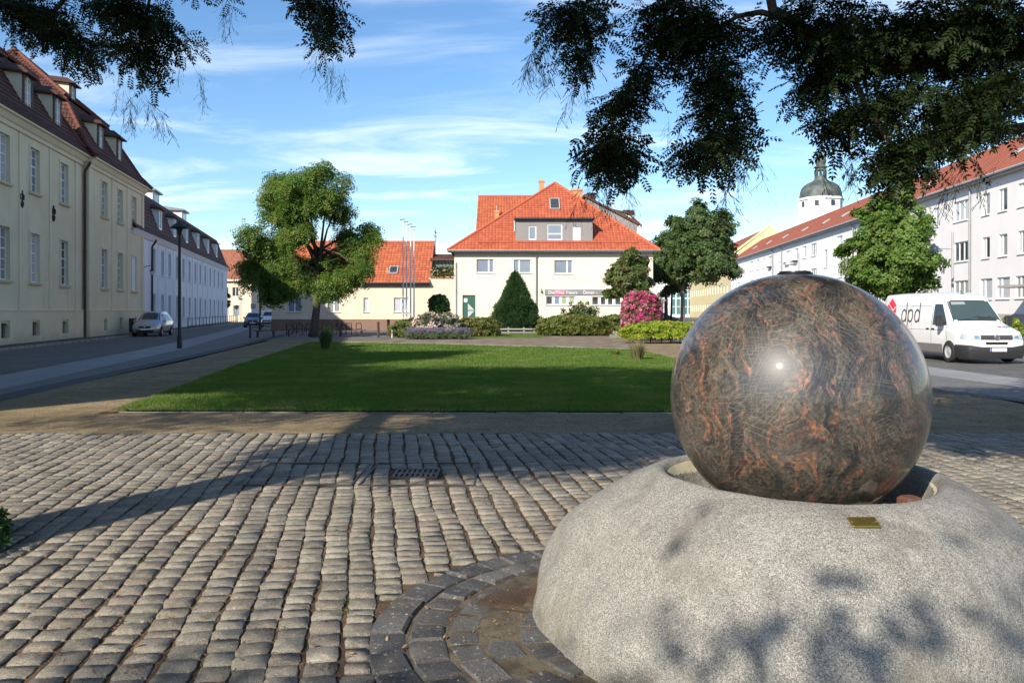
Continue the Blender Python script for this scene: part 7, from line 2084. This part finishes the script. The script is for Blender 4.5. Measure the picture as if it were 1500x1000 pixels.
def post(name, label, x, y, h, r, mat, cat, cap=True):
    t = thing(name, label, cat, (x, y, 0)); m = MB(); m.lathe([(r * 1.15, 0), (r * 1.15, .05), (r, .06), (r, h - .1)], 12); m.build('shaft', MATS[mat], t, smooth=40)
    m = MB(); m.lathe([(r * 1.12, h - .1), (r * 1.12, h - .03), (r * .6, h), (0, h)], 12); m.build('cap', MATS[mat], t, smooth=40); return t
post('bollard', 'dark steel bollard at the end of the sett walk', *ground_at(366.5, 495), .9, .06, 'black_iron', 'bollard')
post('bollard', 'dark square topped post beside the flag poles, the shorter of the pair', *ground_at(554, 494), 1.0, .085, 'door_brown', 'bollard')
post('bollard', 'dark post beside the flag poles, the taller of the pair', *ground_at(569, 492), 1.12, .09, 'door_brown', 'bollard')
post('bollard', 'short pale grey marker post at the bed corner', *ground_at(574.5, 495), .5, .05, 'zinc', 'marker post')
post('bollard', 'grey bollard light beside the pink flowering bush', gx(910.5, 50), 50, 1.45, .08, 'zinc', 'bollard light')
for i, px_ in enumerate((590.5, 595.5, 601.5, 606.5)):
    d = 58 + i * .5; h = EYE + (HOR - (322 + i * 3.5)) / FOC * d
    t = thing('flagpole', 'tall bare white flagpole, %s of four counting from the dark posts' % ('first', 'second', 'third', 'fourth')[i], 'flagpole', (gx(px_, d), d, 0), 0, 'four bare flagpoles in a row')
    m = MB(); m.tube([(0, 0, 0), (0, 0, h)], [.06, .035], 8); m.build('pole', MATS['white_frame'], t, smooth=60)
    m = MB(); m.tube([(-.22, 0, h), (.12, 0, h + .03)], .03, 6); m.lathe([(0, h - .02), (.05, h + .02), (0, h + .07)], 8); m.build('finial', MATS['black_iron'], t)
# bicycle hoops and bicycles
def hoop_stand(x, y, rz, label):
    t = thing('bicycle_stand', label, 'bicycle stand', (x, y, 0), rz, 'row of bicycle hoops')
    m = MB(); m.tube([(-.38, 0, 0), (-.38, 0, .68), (-.3, 0, .8), (.3, 0, .8), (.38, 0, .68), (.38, 0, 0)], .028, 6); m.build('hoop', MATS['black_iron'], t, smooth=50)
    m = MB(); m.tube([(-.38, 0, .4), (.38, 0, .4)], .02, 6); m.build('crossbar', MATS['black_iron'], t)
ORD = ('first', 'second', 'third', 'fourth', 'fifth', 'sixth', 'seventh', 'eighth')
for k in range(8): hoop_stand(gx(424 + k * 14.5, 58.5), 58.5, 1.25, 'black steel bicycle hoop, %s of its row counting from the street end' % ORD[k])
def bicycle(label, x, y, rz, col, z=0.0):
    t = thing('bicycle', label, 'bicycle', (x, y, z), rz)
    R = .34
    for cx_ in (-.52, .52):
        m = MB(); ring_ = [(cx_ + R * math.cos(q), 0, R + R * math.sin(q)) for q in np.linspace(0, 2 * math.pi, 25)]; m.tube(ring_, .018, 5, False); w = m.build('wheel', MATS['tyre'], t, smooth='all')
        m = MB()
        for q in np.linspace(0, math.pi, 9)[:-1]: m.tube([(cx_ + R * math.cos(q), 0, R + R * math.sin(q)), (cx_ - R * math.cos(q), 0, R - R * math.sin(q))], .003, 3, False)
        m.build('spokes', MATS['rim_steel'], w)
    m = MB(); bb, st_, hd, ra, fa = (-.08, 0, .30), (-.22, 0, .80), (.36, 0, .82), (-.52, 0, R), (.52, 0, R)
    for a, b in ((bb, st_), (st_, hd), (bb, hd), (bb, ra), (st_, ra), (hd, fa)): m.tube([a, b], .018, 6)
    m.build('frame', MATS[col], t, smooth=60)
    m = MB(); m.tube([(.36, 0, .82), (.33, 0, 1.0)], .014, 6); m.tube([(.22, -.28, 1.02), (.34, -.18, 1.02), (.33, 0, 1.0), (.34, .18, 1.02), (.22, .28, 1.02)], .013, 6); m.build('handlebar', MATS['black_iron'], t, smooth=60)
    m = MB(); m.tube([(-.22, 0, .80), (-.25, 0, .94)], .014, 6); m.bevbox(-.38, -.1, -.07, .07, .93, .98, .02); m.build('saddle', MATS['black_iron'], t)
    return t
plain('bike_red', (0.15, 0.03, 0.02), .4)
bicycle('dark bicycle leaning at the hoops next to the far bench', gx(432, 58), 58.2, 1.0, 'black_iron')
bicycle('dark red bicycle at the hoops just behind the tree trunk', gx(469, 58), 58.1, 1.1, 'bike_red')
bicycle('dark bicycle with wide handlebar at the hoops behind the grass tuft', gx(496, 58), 58.3, 1.2, 'black_iron')
bicycle('dark bicycle parked at the pale row beyond the van', gx(1497, 35), 35, .5, 'black_iron', .1)
bicycle('blue bicycle leaning by the blue car under the dark trees', gx(984, 92), 92, .2, 'paint_navy')
# low rail fence before the yew
t = thing('rail_fence', 'low pale wooden rail fence in front of the yew cone', 'fence', (gx(722, 58.5), 58.5, 0))
L = gx(790, 58.5) - gx(722, 58.5)
plain('grey_wood', (0.28, 0.27, 0.25), .8)
MB().bevbox(-.05, L + .05, -.03, .03, .34, .44, .008).build('rail', MATS['grey_wood'], t)
MB().bevbox(-.05, L + .05, -.03, .03, .12, .2, .008).build('rail', MATS['grey_wood'], t)
pm = MB().bevbox(-.05, .05, .031, .11, 0, .52, .01).mesh('post', MATS['grey_wood'])
for k in range(4): o = link(bpy.data.objects.new('post', pm), t); o.location = (k * L / 3, 0, 0)
# wall behind the bed by the pink bush
t = thing('garden_wall', 'low grey stone garden wall between the broad hedge and golden hedge', 'wall', (gx(893, 52), 52, 0))
for row_ in range(2):
    for k in range(5): MB().bevbox(k * .5 + (row_ % 2) * .2 + .006, k * .5 + (row_ % 2) * .2 + .494, -.15, .15, row_ * .2 + .003, row_ * .2 + .2, .012).build('stone', MATS['kerb_stone'], t)
# wheeled bin beside the silver car
t = thing('wheeled_bin', 'dark green wheeled bin at the ochre palace corner behind the silver car', 'bin', (gx(191.5, 58.6), 58.6, .1), .19)
plain('bin_green', (0.025, 0.05, 0.035), .6)
m = MB(); m.add([(-.24, -.26, .08), (.24, -.26, .08), (.24, .26, .08), (-.24, .26, .08), (-.29, -.33, .98), (.29, -.33, .98), (.29, .33, .98), (-.29, .33, .98)], [(0, 3, 2, 1), (4, 5, 6, 7), (0, 1, 5, 4), (1, 2, 6, 5), (2, 3, 7, 6), (3, 0, 4, 7)]); m.build('bin_body', MATS['bin_green'], t)
m = MB(); m.bevbox(-.31, .31, -.36, .36, .983, 1.06, .03); m.build('lid', MATS['bin_green'], t)
for s in (-1, 1): m = MB(); m.lathe([(.1, -.03), (.1, .03)], 12, (s * .27, .3, .1), 'x'); m.build('wheel', MATS['tyre'], t)
# road signs by the corner house
def road_sign(label, x, y, h, shape):
    t = thing('road_sign', label, 'road sign', (x, y, 0)); m = MB(); m.tube([(0, 0, 0), (0, 0, h)], .035, 6); m.build('post', MATS['zinc'], t)
    m = MB()
    if shape == 'round': m.lathe([(.3, -.06), (.3, -.04)], 18, (0, 0, h - .32), 'y')
    elif shape == 'square': m.box(-.3, .3, -.06, -.04, h - .65, h - .05)
    else: m.lathe([(.4, .0), (.38, .05), (.05, .25)], 12, (0, 0, h))
    m.build('sign_plate', MATS['grey_frame'], t); return t
road_sign('small round sign on a post before the corner house', gx(346.7, 112), 112, 2.5, 'round')
road_sign('slim pole lamp before the corner house wall', gx(353, 114), 114, 3.2, 'lamp')
road_sign('dark square sign at the corner house edge behind the dark blue car', gx(371, 100), 100, 2.6, 'square')
